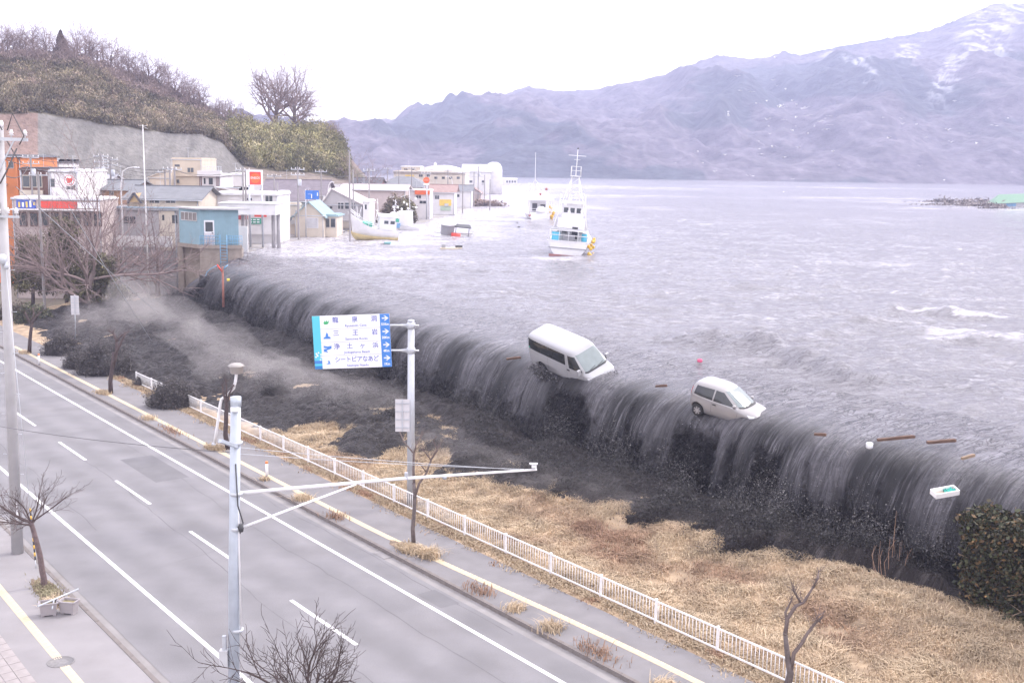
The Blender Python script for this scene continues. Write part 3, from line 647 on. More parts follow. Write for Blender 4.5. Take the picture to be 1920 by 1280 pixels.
scrub('hillside_undergrowth', -60, 640, 2.0, 3.0, 1200, 70, .2, 1.3, np.array([[.22, .165, .145], [.26, .2, .17], [.19, .15, .14]]), 'brown undergrowth below the bare trees on the hill top', 1.3)
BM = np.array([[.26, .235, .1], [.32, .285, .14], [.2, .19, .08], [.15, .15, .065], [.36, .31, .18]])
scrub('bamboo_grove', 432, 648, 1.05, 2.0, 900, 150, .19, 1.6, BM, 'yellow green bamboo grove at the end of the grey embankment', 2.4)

# mountain across the bay
mx_ = np.linspace(300, 2700, 900)
J = lambda xs, ys: np.interp(mx_, xs, ys)
crest = J([300, 560, 640, 700, 760, 830, 900, 950, 985, 1040, 1100, 1190, 1260, 1300, 1345, 1400, 1440, 1470, 1500, 1560, 1640, 1740, 1800, 1830, 1870, 1920, 2000, 2200, 2450, 2700], [262, 255, 246, 242, 230, 214, 192, 180, 168, 175, 175, 162, 143, 125, 108, 116, 112, 100, 108, 94, 82, 62, 38, 24, 12, 8, -25, -70, -60, -20])
base = J([300, 960, 1920, 2700], [327, 334.5, 345.5, 354])
d0 = 960+0*mx_; d1 = 1900+0*mx_
fr_ = np.array([0, .12, .3, .5, .7, .86, 1.0, .97])
dpar = np.array([0, .06, .2, .38, .58, .8, 1.0, 1.25])
PY = base[:, None]+(crest-base)[:, None]*fr_[None]; PD = d0[:, None]+(d1-d0)[:, None]*dpar[None]
PY[:, 0] += 3
def mt_rough(x, y, k):
    e = sstep(.02, .3, k)*(1-.93*sstep(.5, .85, k))
    wx = x+60*pn(x*.004, y*.004, 3.)
    rid = (1-np.abs(pn(wx*.0052, y*.0016, 2.)))*2-1
    rid2 = (1-np.abs(pn(wx*.013, y*.005, 7.)))*2-1
    return e*(58*rid*np.clip(k*1.6, 0, 1)+20*rid2+9*fbm(x*.03, y*.03, 5., 3))*.8+sstep(.6, .84, k)*(2.5*fbm(x*.11, y*.05, 8., 2)+2.5*np.clip(pn(x*.2, y*.1, 1.), 0, 1))
def mt_col(P, k):
    x, y, z = P[..., 0], P[..., 1], P[..., 2]
    n1 = fbm(x*.006, z*.012, 1., 4)[..., None]; n2 = fbm(x*.03, z*.05, 6., 3)[..., None]
    brown = np.array([.1, .086, .1])*(1+.25*n2); green = np.array([.035, .043, .05])  # lavender of the distance haze is mixed into these forest colours
    c = brown+(green-brown)*sstep(0., .22, n1+.2*n2)
    n5 = pn(x*.11, z*.2, 4.)[..., None]+.7*pn(x*.25, z*.4, 9.)[..., None]; c = c*np.clip(1+.45*n5, .3, 1.8)
    pxm = np.repeat(mx_[:, None], k.shape[1], 1)
    snow = np.zeros_like(k)
    for cx, yc0, yc1, w, sl in [(1850, 20, 140, 60, -.45), (1790, 100, 230, 26, -.5), (1560, 100, 135, 26, -.3), (1700, 90, 170, 26, -.1), (1930, 0, 60, 60, 0), (1610, 165, 215, 16, .8)]:
        yy = np.interp(k, dparK, fr_)*0
        pyv = base[:, None]+(crest-base)[:, None]*np.interp(k*(len(fr_)-1), np.arange(len(fr_)), fr_)
        q = np.abs(pxm-cx-sl*(pyv-(yc0+yc1)/2))/w; snow = np.maximum(snow, sstep(1.2, .5, q+.35*n2[..., 0])*sstep(yc0-15, yc0+15, pyv)*sstep(yc1+25, yc1-25, pyv))
    snow = (snow*sstep(-.2, .3, fbm(x*.09, z*.035, 3., 3)+.55*n5[..., 0]-.02))[..., None]
    sn2 = (sstep(.86, .98, k)*0.)[..., None]
    return np.clip(c*(1-.42*snow)+np.array([.8, .8, .84])*.42*snow, .01, 1)
dparK = np.linspace(0, 1, len(fr_))
MP, _m = fan_terrain('mountain', mx_, PY, PD, M('mountain_forest', tint=True, rough=1, var=.35, scale=.035, bump=6, bscale=.06), 330, mt_rough, mt_col)

# sea haze: one even box round everything
hz = BX((0, 1150, 214), (5600, 2900, 436)).build('haze', None); hz.data.materials.clear()
hm = bpy.data.materials.new('haze'); hm.use_nodes = True; hn = hm.node_tree.nodes; hn.clear()
pv = hn.new('ShaderNodeVolumePrincipled'); pv.inputs['Color'].default_value = (.68, .72, 1.0, 1); pv.inputs['Density'].default_value = .00037; pv.inputs['Anisotropy'].default_value = .1
ho = hn.new('ShaderNodeOutputMaterial'); hm.node_tree.links.new(pv.outputs[0], ho.inputs['Volume'])
hz.data.materials.append(hm); tag(hz, 'pale lavender sea haze over the bay', 'haze', kind='stuff')
# ------------------------------------------------------------------ fence along the pavement
FS = [51.5-3*k for k in range(-10, 13)]            # post positions along the road
fence = thing('pedestrian_fence', 'long white metal fence with vertical bars between pavement and dry grass', 'fence', W(FS[-1], T_F, .12), RD)
post_m = MB().box((0, 0, .46), (.075, .09, .98)).box((0, 0, .96), (.085, .1, .02)).mesh('post', white_paint)
rail_m = MB().box((1.5, 0, 0), (2.92, .045, .05)).mesh('rail', white_paint)
bar_m = MB().tube((0, 0, .17), (0, 0, .88), .0135, n=6).mesh('bar', white_paint)
nb_bars, rest = 0, MB()
for i, s in enumerate(sorted(FS)):
    x = s-FS[-1]; bend = .02*math.sin(x*.3)
    o = linkmesh('post', post_m, fence, (x, bend, 0)); o.rotation_euler = (rnd.uniform(-.015, .015), rnd.uniform(-.01, .01), 0)
    if i == len(FS)-1: break
    for z in (.155, .89): linkmesh('rail', rail_m, fence, (x, bend, z))
    for k in range(1, 18):
        if nb_bars < 300: linkmesh('bar', bar_m, fence, (x+3*k/18, bend, 0)); nb_bars += 1
        else: rest.tube((x+3*k/18, bend, .17), (x+3*k/18, bend, .88), .0135, n=6)
tag(rest.build('far_bars', white_paint, fence), kind='stuff')

# ------------------------------------------------------------------ lettering
def text_mesh(body, size, mat, name='lettering', align='LEFT', sx=1., ex=.002, bold=0.):
    cu = bpy.data.curves.new(name, 'FONT'); cu.body = body; cu.size = size; cu.extrude = ex; cu.align_x = align; cu.align_y = 'CENTER'; cu.offset = bold; cu.resolution_u = 3
    ob = bpy.data.objects.new(name, cu); C.objects.link(ob); bpy.context.view_layer.update()
    me = bpy.data.meshes.new_from_object(ob.evaluated_get(bpy.context.evaluated_depsgraph_get()))
    bpy.data.objects.remove(ob); bpy.data.curves.remove(cu); me.materials.clear(); me.materials.append(mat); me.name = name
    if sx != 1:
        for v in me.vertices: v.co.x *= sx
    return me
def put_text(body, size, mat, parent, x, z, y=-.012, align='LEFT', sx=1., bold=0., name='lettering', rz=0.):
    o = linkmesh(name, text_mesh(body, size, mat, name, align, sx, bold=bold), parent); o.location = (x, y, z); o.rotation_euler = (math.pi/2, 0, rz); return o

# ------------------------------------------------------------------ tourist direction sign on its pole
SIGN_D = 53.0
base = at_z(770.5, 948, .13); base = W(*ST(base), .12)
ztop = (CAMH-(595-303.5)*base.y/FPX*1.015)
ds_root = thing('direction_sign', 'tall grey pole carrying a white and blue tourist direction board with arrows', 'road sign', base, 0)
MB().path([(0, 0, 0), (0, 0, ztop-base.z)], [.2, .155], 16).lathe((0, 0, ztop-base.z-.002), [(.165, 0), (.165, .05), (.05, .08)], 16).lathe((0, 0, 0), [(.3, 0), (.3, .03), (.21, .05)], 12).build('pole', galv, ds_root)
def loc_px(x, y, D=base.y-.02): return at_d(x, y, D)-base
tl, tr, bl, br = loc_px(591, 592.5), loc_px(735.5, 587.5), loc_px(587.5, 691), loc_px(731, 683.5)
wS, hS = (tr-tl).length, (tl-bl).length; cS = (tl+tr+bl+br)/4
board = thing('board', None, None); board.parent = ds_root; board.location = cS
board.rotation_euler = (0, -math.atan2(tr.z-tl.z, tr.x-tl.x), 0)
# board is a part; its face plate and print are its pieces
bpy.data.objects.remove(board)
sw, sb, scy, sdk = M('sign_white', (.82, .82, .86), .4, .03, 2), M('sign_blue', (.06, .22, .6), .4, .05), M('sign_cyan', (.1, .55, .7), .4, .05), M('sign_ink', (.12, .14, .42), .5, .03)
sgreen = M('sign_green', (.05, .4, .15), .5, .05); sline = M('sign_line', (.45, .45, .5), .5, .03); sdarkblue = M('sign_deep_blue', (.03, .2, .5), .4, .05)
board = BX((0, 0, 0), (wS, .03, hS)).build('board', sw, ds_root); board.location = cS+Vector((0, -.2, 0)); board.rotation_euler = (0, -math.atan2(tr.z-tl.z, tr.x-tl.x), 0)
def plate(name, x0, x1, z0, z1, mat, y=-.018, th=.004): return BX(((x0+x1)/2*wS-wS/2, y, (z0+z1)/2*hS-hS/2), ((x1-x0)*wS, th, (z1-z0)*hS)).build(name, mat, board)
plate('cyan_band', 0, .1, 0, 1, scy); plate('blue_foot', .0, .1, 0, .06, sdarkblue, -.021); plate('wave_band', 0, .1, .10, .16, sb, -.021)
mb = MB()
for k in range(9):
    a, b = rnd.uniform(.01, .09), rnd.uniform(.15, .32); mb.box((a*wS-wS/2, -.021, b*hS-hS/2), (.07, .004, .07), rot=Matrix.Rotation(.78, 3, 'Y'))
mb.build('spray_dots', sw, board)
for k in range(1, 4): plate('divider', .1, .88, k*.25-.004, k*.25+.004, sline)
plate('arrow_column', .875, 1, 0, 1, sb)
rows_ = [('龍 泉 洞', 'Ryusendo Cave', '51Km'), ('三 王 岩', 'Sannoiwa Rocks', '20Km'), ('浄 土 ヶ 浜', 'Jodogahama Beach', '4Km'), ('シートピアなあど', 'Seatopia Naado', '1Km')]
X_ = lambda u: (u-.5)*wS
Z_ = lambda v: (v-.5)*hS
for k, (jp, en, km) in enumerate(rows_):
    zc = .875-.25*k
    chars = jp.split() if k < 3 else list(jp)
    for j, ch in enumerate(chars):
        put_text(ch, .30, sdk, board, X_(.30+.50*j/(len(chars)-1)), Z_(zc+.035), -.017, 'CENTER', 1 if k < 3 else .92, .004, 'character')
    put_text(en, .155, sdk, board, X_(.56), Z_(zc-.075), -.017, 'CENTER', 1.05, .002)
    put_text(km, .16, sw, board, X_(.94), Z_(zc-.07), -.0215, 'CENTER', .92, .006)
    zz = Z_(zc+.045); xa = X_(.905)
    MB().box((xa+.09, -.022, zz), (.2, .004, .055)).prism([(0, .12), (.16, 0), (0, -.12), (-.065, -.12), (.075, 0), (-.065, .12)], (xa+.14, -.024, zz), (1, 0, 0), (0, 0, 1), (0, .004, 0)).build('arrow', sw, board)
    fr0 = MB(); x0, x1, z0, z1 = X_(.125), X_(.125)+.4, Z_(zc)-.2, Z_(zc)+.2
    for a, b in (((x0, z0), (x1, z0)), ((x1, z0), (x1, z1)), ((x1, z1), (x0, z1)), ((x0, z1), (x0, z0))): fr0.bar((a[0], -.018, a[1]), (b[0], -.018, b[1]), .012, .006)
    fr0.build('pictogram_frame', sline, board)
    xc, zc_ = (x0+x1)/2, (z0+z1)/2
    if k == 0: poly, mt = [(-.13, -.02), (-.05, .1), (-.02, .02), (.05, .13), (.06, .02), (.15, .1), (.1, -.06), (.0, -.1), (-.1, -.09)], sgreen
    elif k == 1: poly, mt = [(-.17, -.15), (.17, -.15), (.15, -.06), (.07, -.04), (.06, .08), (0, .16), (-.05, .06), (-.07, -.05), (-.15, -.07)], sb
    elif k == 2: poly, mt = [(-.18, .0), (-.18, -.13), (.02, -.17), (-.06, -.07), (.12, -.01), (.18, .03), (.18, .15), (.0, .12), (-.18, .16), (-.18, .06), (0, .03)], sb
    else: poly, mt = [(-.13, -.1), (0, -.1), (.12, -.08), (.05, -.03), (.09, .03), (.0, .08), (-.05, .02), (.02, .0), (-.04, -.06)], sb
    MB().prism(poly, (xc, -.02, zc_), (1, 0, 0), (0, 0, 1), (0, .005, 0)).build('pictogram', mt, board)
for yy in (610, 657):
    z = loc_px(775, yy).z; a0 = MB().tube((-wS*.55, -.05, z), (.38, -.05, z), .05, n=10)
    a0.lathe((0, 0, z-.12), [(.2, 0), (.21, .02), (.21, .22), (.2, .24)], 16).build('arm', galv, ds_root)
    MB().prism([(0, .1), (.5, .03), (.5, -.03), (0, -.1)], (-.18, -.03, z), (-1, 0, 0), (0, 0, 1), (0, .02, 0)).build('bracket', galv, ds_root)
def sign_back(root, x0, x1, y0, y1, D, n=3):
    p, q = at_d(x0, y0, D)-Vector(root.location), at_d(x1, y1, D)-Vector(root.location); w, h = q.x-p.x, p.z-q.z; c = (p+q)/2
    pl = BX((c.x, c.y, c.z), (w, .012, h)).build('sign_panel', M('sign_back', (.6, .58, .6), .5, .06, 2), root)
    for k in range(n): BX((c.x, c.y-.025, c.z-h/2+h*(k+.5)/n), (w*.98, .035, .05)).build('stiffener', galv, pl)
    BX((c.x, c.y-.05, c.z), (.05, .03, h*.98)).build('upright', galv, pl)
sign_back(ds_root, 741, 768, 748, 809, base.y-.25, 4)

# white framed sign back on a thin post, far pavement
p = at_z(142, 640, .2); rt = thing('small_sign', 'back of a white road sign on a thin post amid the spray', 'road sign', p)
MB().tube((0, 0, 0), at_d(140, 553, p.y)-p, .05, n=8).build('post', galv, rt); sign_back(rt, 132, 149, 554, 590, p.y-.08, 4)

# ------------------------------------------------------------------ bare trees
def grow(segs, p, d, L, r, lvl, cfg, rg):
    n = cfg['nseg'][min(lvl, len(cfg['nseg'])-1)]; pts, rs = [p.copy()], [r]; wig = cfg['wig']; r1 = r*cfg['taper']
    for i in range(n):
        d = (d+Vector((rg.gauss(0, wig), rg.gauss(0, wig), rg.gauss(0, wig)+cfg['up'][min(lvl, len(cfg['up'])-1)]))).normalized()
        p = p+d*(L/n); pts.append(p.copy()); rs.append(r+(r1-r)*(i+1)/n)
    segs.append((lvl, pts, rs))
    if lvl >= cfg['max']: return
    ch = cfg['ch'][min(lvl, len(cfg['ch'])-1)]; a0 = rg.uniform(0, 6.28)
    for k in range(ch):
        f0 = cfg['start'][min(lvl, len(cfg['start'])-1)]; f = f0+(1-f0)*(k+rg.uniform(.2, .9))/ch; f = min(f, 1)
        if k == ch-1: f = 1.
        j = f*n; i = min(int(j), n-1); q = pts[i].lerp(pts[i+1], j-i); rq = rs[i]+(rs[i+1]-rs[i])*(j-i)
        dd = (pts[i+1]-pts[i]).normalized(); ang = math.radians(rg.gauss(cfg['ang'][min(lvl, len(cfg['ang'])-1)], 9))*(.45 if k == ch-1 else 1)
        x = dd.orthogonal().normalized(); y = dd.cross(x); a = a0+k*2.4+rg.uniform(-.4, .4)
        nd = (dd*math.cos(ang)+(x*math.cos(a)+y*math.sin(a))*math.sin(ang)).normalized()
        grow(segs, q, nd, L*cfg['len'][min(lvl, len(cfg['len'])-1)]*rg.uniform(.7, 1.15), max(rq*cfg['rr'], cfg['rmin']), lvl+1, cfg, rg)
BASECFG = dict(nseg=[6, 5, 4, 3, 2], wig=.11, up=[.02, .05, .06, .05], taper=.45, max=4, ch=[6, 5, 4, 4], start=[.4, .25, .2, .1], ang=[42, 38, 36, 34], len=[.62, .6, .58, .55], rr=.62, rmin=.006)
def tree_meshes(seed, L, r, lean=(0, 0, 1), nt=1, **kw):
    cfg = dict(BASECFG); cfg.update(kw); rg = random.Random(seed); segs = []
    grow(segs, Vector((0, 0, 0)), Vector(lean).normalized(), L, r, 0, cfg, rg)
    a, b = MB(), MB()
    for lvl, pts, rs in segs:
        if lvl < nt: a.path(pts, rs, 8, False)
        else: b.path(pts, rs, 5 if lvl < 3 else 3, False)
    return a, b
def tree(name, label, loc, ms, sc_=1., rz=0., group=None, tm=None, bm=None, cat='tree'):
    rt = thing(name, label, cat, loc, rz, group); rt.scale = (sc_,)*3
    linkmesh('trunk', ms[0], rt); linkmesh('branches', ms[1], rt); return rt
def mesh_pair(ab, tm=None, bm=None, nm='bare'): return ab[0].mesh(nm+'_trunk', tm or bark), ab[1].mesh(nm+'_branches', bm or twig)
dbark, dtwig = M('dark_bark', (.07, .05, .05), .9, .3, 8, .008), M('dark_twig', (.1, .072, .07), .9, .2)

# street tree beside the utility pole, with its pit
ms = mesh_pair(tree_meshes(5, 2.7, .12, (.14, .05, 1), nseg=[8, 5, 4, 3, 2], start=[.93, .2, .15, .1], ch=[9, 5, 4, 3], ang=[62, 36, 34, 32], len=[.62, .5, .55, .55], up=[-.004, .05, .05, .04], taper=.72, rr=.4, wig=.075), M('street_bark', (.14, .1, .1), .9, .3, 7, .01), dtwig)
tree('street_tree', 'slender bare street tree leaning beside the utility pole and planters', W(44.0, 11.25, .12), ms, 1., .3)
# crown of the tree that rises from the lower edge
ms = mesh_pair(tree_meshes(21, 3.2, .14, (.1, -.1, 1), nseg=[6, 6, 5, 4, 3], start=[.6, .25, .15, .1], ch=[6, 6, 5, 4], ang=[46, 42, 40, 36], len=[.8, .62, .55, .5], up=[.0, .03, .03, .03], taper=.6, rr=.6, rmin=.011, wig=.13), dbark, M('near_twig', (.06, .042, .04), .9, .2))
pb = at_d(570, 1210, 27.5); tree('street_tree', 'dark bare tree crown rising over the road by the camera mast', W(*ST(pb), .12), ms, .78, 1.1)
# thin forked tree in front of the direction sign pole
def poly_tree(name, label, root, D, limbs, tmat, bmat, tw=40, seed=1, rz=0):
    """limbs given as image points with radii, at one distance, given depth by alternating forward and back"""
    rt = thing(name, label, 'tree', root); rg = random.Random(seed); a, b = MB(), MB()
    for k, (pts, r0, r1) in enumerate(limbs):
        P3 = []
        for i, (x, y) in enumerate(pts):
            q = at_d(x, y, D)-Vector(root); q.y += (0 if k == 0 else math.sin(i*.9+k*2.1)*.06*i+ (.25*i/len(pts)) * (1 if k % 2 else -1)); P3.append(q)
        if k == 0: P3[0] = Vector((P3[0].x*.3, 0, 0))
        (a if k == 0 else b).path(P3, [r0+(r1-r0)*i/(len(P3)-1) for i in range(len(P3))], 7, True)
        for _ in range(tw if k else 0):
            i = rg.randrange(1, len(P3)); q = P3[i-1].lerp(P3[i], rg.random()); d = (P3[i]-P3[i-1]).normalized()
            d = (d*.6+Vector((rg.gauss(0, .6), rg.gauss(0, .6), rg.gauss(.35, .4)))).normalized(); L = rg.uniform(.15, .55)
            e = q+d*L*.5+Vector((rg.gauss(0, .03),)*3); f_ = e+(d+Vector((0, 0, .25))).normalized()*L*.5; b.path([q, e, f_], [.009, .007, .004], 3, False)
    a.build('trunk', tmat, rt); b.build('branches', bmat, rt); return rt
gbark = M('grey_bark', (.13, .105, .1), .9, .3, 6, .008); gtw = M('grey_twig', (.15, .115, .105), .9, .2)
pr_ = at_z(776, 1023, .13)
poly_tree('street_tree', 'thin forked bare tree standing in the pavement before the sign pole', pr_, pr_.y, [
    ([(776, 1023), (774, 990), (777, 955), (778, 925), (776, 905)], .1, .07), ([(777, 918), (775, 880), (776, 850), (770, 842), (757, 828), (748, 812)], .06, .02),
    ([(778, 930), (786, 905), (800, 885), (808, 862), (820, 845), (812, 825), (820, 815)], .06, .018), ([(776, 850), (780, 835), (786, 825), (790, 812)], .04, .015),
    ([(808, 862), (796, 845), (790, 838)], .03, .012), ([(808, 862), (822, 838), (830, 826)], .03, .012), ([(800, 885), (790, 872), (782, 866)], .03, .012)], gbark, gtw, 10, 3)
pr_ = W(*ST(at_z(1483, 1292, .13)), .12); pr_ = W(ST(pr_)[0], 27.55, .12)
D_ = pr_.y
poly_tree('street_tree', 'bare two stemmed tree against the white fence, stubby twigs on crooked limbs', pr_, D_, [
    ([(1484, 1292), (1482, 1262), (1478, 1240), (1475, 1215), (1472, 1185)], .13, .07), ([(1472, 1190), (1477, 1160), (1492, 1135), (1505, 1128), (1520, 1108), (1538, 1090), (1544, 1080)], .075, .018),
    ([(1483, 1255), (1487, 1222), (1500, 1205), (1515, 1185), (1530, 1170), (1541, 1158), (1538, 1148)], .075, .025), ([(1476, 1172), (1474, 1150), (1486, 1133), (1489, 1128)], .05, .02),
    ([(1502, 1130), (1490, 1110), (1484, 1098), (1482, 1088)], .04, .014), ([(1525, 1102), (1532, 1085), (1538, 1072)], .03, .01), ([(1538, 1165), (1530, 1158), (1535, 1150)], .03, .012), ([(1486, 1105), (1496, 1120), (1502, 1128)], .02, .012)], gbark, gtw, 16, 7)
# pollarded trees on the far pavement
pr_ = at_z(208, 737, .13)
poly_tree('pollarded_tree', 'pollarded bare tree with knobbly fists of twigs on the far pavement', pr_, pr_.y, [
    ([(208, 737), (207, 715), (211, 685), (214, 660)], .17, .12), ([(212, 690), (218, 660), (218, 640), (213, 625)], .12, .08), ([(214, 668), (225, 648), (233, 632), (236, 624)], .1, .06), ([(218, 640), (228, 628), (240, 622)], .06, .03), ([(213, 625), (206, 620)], .06, .04)], dbark, dtwig, 34, 5)
pr_ = at_z(55, 662, .13)
poly_tree('pollarded_tree', 'dark pollarded tree with dense twig head before the evergreens', pr_, pr_.y, [
    ([(55, 662), (56, 640), (58, 620), (60, 605)], .17, .12), ([(60, 610), (50, 595), (46, 585)], .1, .05), ([(60, 606), (70, 592), (78, 585)], .1, .05), ([(60, 605), (62, 590), (60, 578)], .08, .05)], dbark, dtwig, 60, 6)
pr_ = at_z(430, 842, .13)
poly_tree('pollarded_tree', 'dark pollarded trunk with clipped twig head beside the white lamp', pr_, pr_.y, [
    ([(422, 842), (423, 815), (424, 790), (425, 762), (424, 745)], .15, .11), ([(424, 760), (418, 735), (416, 722)], .07, .04), ([(425, 758), (432, 735), (440, 720)], .07, .04), ([(424, 745), (424, 725), (420, 712)], .06, .03)], dbark, dtwig, 26, 8)

# ------------------------------------------------------------------ lamp, bollards, planters
pr_ = at_z(401, 839, .13); D_ = pr_.y
lp = thing('street_lamp', 'white bent street lamp with flat hat shaped shade by a pollarded trunk', 'street lamp', pr_)
Q = lambda x, y: at_d(x, y, D_)-pr_
MB().path([Vector((0, 0, 0)), Q(407, 800), Q(413, 757), Q(415.5, 748), Q(423, 742), Q(431, 735), Q(438, 728), Q(441.5, 715), Q(444.5, 690)], .085, 10).build('post', white_paint, lp)
c = Q(443.5, 690); MB().lathe((c.x, 0, c.z-.32), [(.2, 0), (.36, .02), (.4, .38), (.47, .42)], 6).build('lamp_glass', M('lamp_glass', (.5, .46, .43), .4, .05), lp)
MB().lathe((c.x, 0, c.z+.1), [(.5, 0), (.52, .04), (.3, .17), (.1, .2)], 6).build('lamp_shade', M('lamp_shade', (.36, .33, .31), .5, .06), lp)
MB().lathe((0, 0, 0), [(.13, 0), (.13, .25), (.09, .3)], 10).build('foot_sleeve', galv, lp)
bol_g = 'white bollards along the far kerb'
orange = M('orange_reflector', (.75, .23, .07), .5, .08)
for x, y, lab in ((500.5, 896, 'white bollard with orange cap near the pollarded trunk and lamp'), (73.5, 684, 'white bollard with red cap among weeds by the pollarded tree')):
    p = at_z(x, y, .13); rt = thing('bollard', lab, 'bollard', p, 0, bol_g)
    MB().lathe((0, 0, .07), [(.075, 0), (.075, .72)], 12).build('post', white_paint, rt); MB().lathe((0, 0, 0), [(.1, 0), (.1, .05), (.078, .07)], 12).build('base', dark_iron, rt)
    MB().lathe((0, 0, .79), [(.079, 0), (.079, .1), (.05, .13)], 12).build('cap', orange, rt)
planter_m = M('planter_plastic', (.33, .3, .31), .6, .1)
def planter(s, t, rz, lab):
    rt = thing('planter', lab, 'planter', W(s, t, .142), RD+rz, 'planters by the street tree')
    mb = MB()
    for a, b, c_, d_ in (((-.3, -.2), (.3, -.2), (-.25, -.16), (.25, -.16)), ((.3, -.2), (.3, .2), (.25, -.16), (.25, .16)), ((.3, .2), (-.3, .2), (.25, .16), (-.25, .16)), ((-.3, .2), (-.3, -.2), (-.25, .16), (-.25, -.16))):
        mb.add([(c_[0], c_[1], .05), (d_[0], d_[1], .05), (b[0], b[1], .48), (a[0], a[1], .48), (c_[0]*.9, c_[1]*.9, .05), (d_[0]*.9, d_[1]*.9, .05), (b[0]*.9, b[1]*.9, .48), (a[0]*.9, a[1]*.9, .48)], [(0, 1, 2, 3), (7, 6, 5, 4), (3, 2, 6, 7)])
    mb.add([(-.26, -.17, .05), (.26, -.17, .05), (.26, .17, .05), (-.26, .17, .05)], [(3, 2, 1, 0)]); mb.build('box', planter_m, rt)
    rim = MB()
    for a, b in (((-.32, -.21), (.32, -.21)), ((.32, -.21), (.32, .21)), ((.32, .21), (-.32, .21)), ((-.32, .21), (-.32, -.21))): rim.bar((a[0], a[1], .485), (b[0], b[1], .485), .05, .035)
    rim.build('rim', planter_m, rt); BX((0, 0, .41), (.52, .34, .02)).build('soil', M('planter_soil', (.26, .22, .12), 1, .35, 9, .03), rt)
    for sx in (-.2, .2): BX((sx, 0, .025), (.1, .3, .05)).build('foot', planter_m, rt)
planter(41.0, 10.6, 1.25, 'grey plastic planter, upright in front of its tilted neighbour'); planter(40.75, 11.25, .75, 'grey plastic planter set askew against the kerb')
o = MB().tube((-.95, 0, 0), (.95, 0, 0), .035, n=8).tube((-.2, 0, 0), (-.55, -.28, -.18), .03, n=8).build('metal_pipe', galv); o.location = W(41.15, 11.0, .66); o.rotation_euler = (0, 0, RD-1.1); tag(o, 'thin grey metal pipe lying across the two planters', 'pipe')

# ------------------------------------------------------------------ utility pole at the left
pr_ = W(48.5, 11.42, .13); up = thing('utility_pole', 'tall grey concrete utility pole with crossarms at the left kerb', 'utility pole', pr_, rot=(0, .012, 0)); D_ = pr_.y
HP_ = 17.6
MB().path([(0, 0, 0), (0, 0, HP_)], [.24, .155], 18).build('pole', pole_conc, up); MB().lathe((0, 0, HP_), [(.16, 0), (.16, .2), (.12, .28)], 14).build('cap', white_paint, up)
vx = Vector((1, .12, 0))
for z, l0, l1, hh in ((17.15, -.6, 1.15, .13), (14.1, -.5, .7, .09)):
    ar = MB().bar(vx*l0+Vector((0, -.22, z)), vx*l1+Vector((0, -.22, z)), .1, hh).build('crossarm', galv, up)
    for k in range(4):
        q = vx*(l0+.1+(l1-l0-.2)*k/3)+Vector((0, -.22, z)); MB().lathe((q.x, q.y, q.z+hh/2), [(.03, 0), (.03, .08), (.1, .1), (.06, .16), (.1, .2), (.05, .26), (.05, .32)], 10).build('insulator', M('porcelain', (.75, .74, .76), .25, .04), ar)
MB().bar((0, -.2, 15.9), (.62, -.14, 17.1), .05).build('brace', galv, up)
MB().path([(.05, -.25, 15.4), (.35, -.3, 15.9), (.75, -.2, 16.8)], .03, 6).build('lead_wire', wire_mat, up)
MB().path([(-.4, -.3, 17.45), (-.1, -.35, 18.1), (.25, -.3, 17.5)], .025, 6).path([(.45, -.3, 17.5), (.7, -.35, 18.15), (1.1, -.3, 17.3), (.9, -.3, 16.95)], .025, 6).build('jumper_wire', wire_mat, up)
MB().lathe((-.28, -.3, 14.2), [(.1, 0), (.24, .05), (.24, .5), (.1, .56)], 12).build('cutout', dark_iron, up)
MB().lathe((.05, -.32, 12.2), [(.12, 0), (.16, .05), (.16, .35), (.06, .42)], 10).lathe((.18, -.32, 12.0), [(.06, 0), (.1, .05), (.06, .3)], 10).build('clamp_box', galv, up)
for k in range(12): MB().tube((0, 0, 0), (0, 0, .22), .012, n=5).build('step_bolt', galv, up).location = (0, 0, 0)
for k, o in enumerate([c_ for c_ in up.children if c_.name.startswith('step_bolt')]):
    z = 2.6+k*.85; sg = 1 if k % 2 else -1; o.location = (sg*.18, -.03, z); o.rotation_euler = (0, sg*math.pi/2, 0)
for z in (5.3, 9.1, 11.0): MB().lathe((0, 0, z), [(.225-.005*z, 0), (.235-.005*z, .02), (.235-.005*z, .09), (.225-.005*z, .11)], 16).build('band', galv, up)
BX((.12, -.2, 1.9), (.13, .012, .75)).build('number_plate', sw, up)
# guy wire with striped guard
g0 = W(46.2, 11.55, .14); g1 = pr_+Vector((.1, 0, 13.4))
gw = thing('guy_wire', 'thin guy wire from the utility pole with a striped yellow guard at its foot', 'guy wire', g0)
MB().tube((0, 0, 0), g1-g0, .012, n=5).build('wire', galv, gw)
dv = (g1-g0).normalized()
for k in range(14): MB().tube(dv*(.35+.15*k), dv*(.35+.15*(k+1)), .035, n=8).build('guard_band', M('guard_yellow', (.7, .42, .06), .5) if k % 2 else dark_iron, gw)
MB().tube((0, 0, -.05), dv*.35, .02, n=6).build('anchor_rod', galv, gw)
def cable(p, q, sag, r, name, lab, n=14, mat=None, group=None):
    pts = [p.lerp(q, i/n)-Vector((0, 0, 4*sag*(i/n)*(1-i/n))) for i in range(n+1)]
    o0 = pts[0]; o = MB().path([v-o0 for v in pts], r, 5, False).build(name, mat or wire_mat); o.location = o0; return tag(o, lab, 'cable', group)

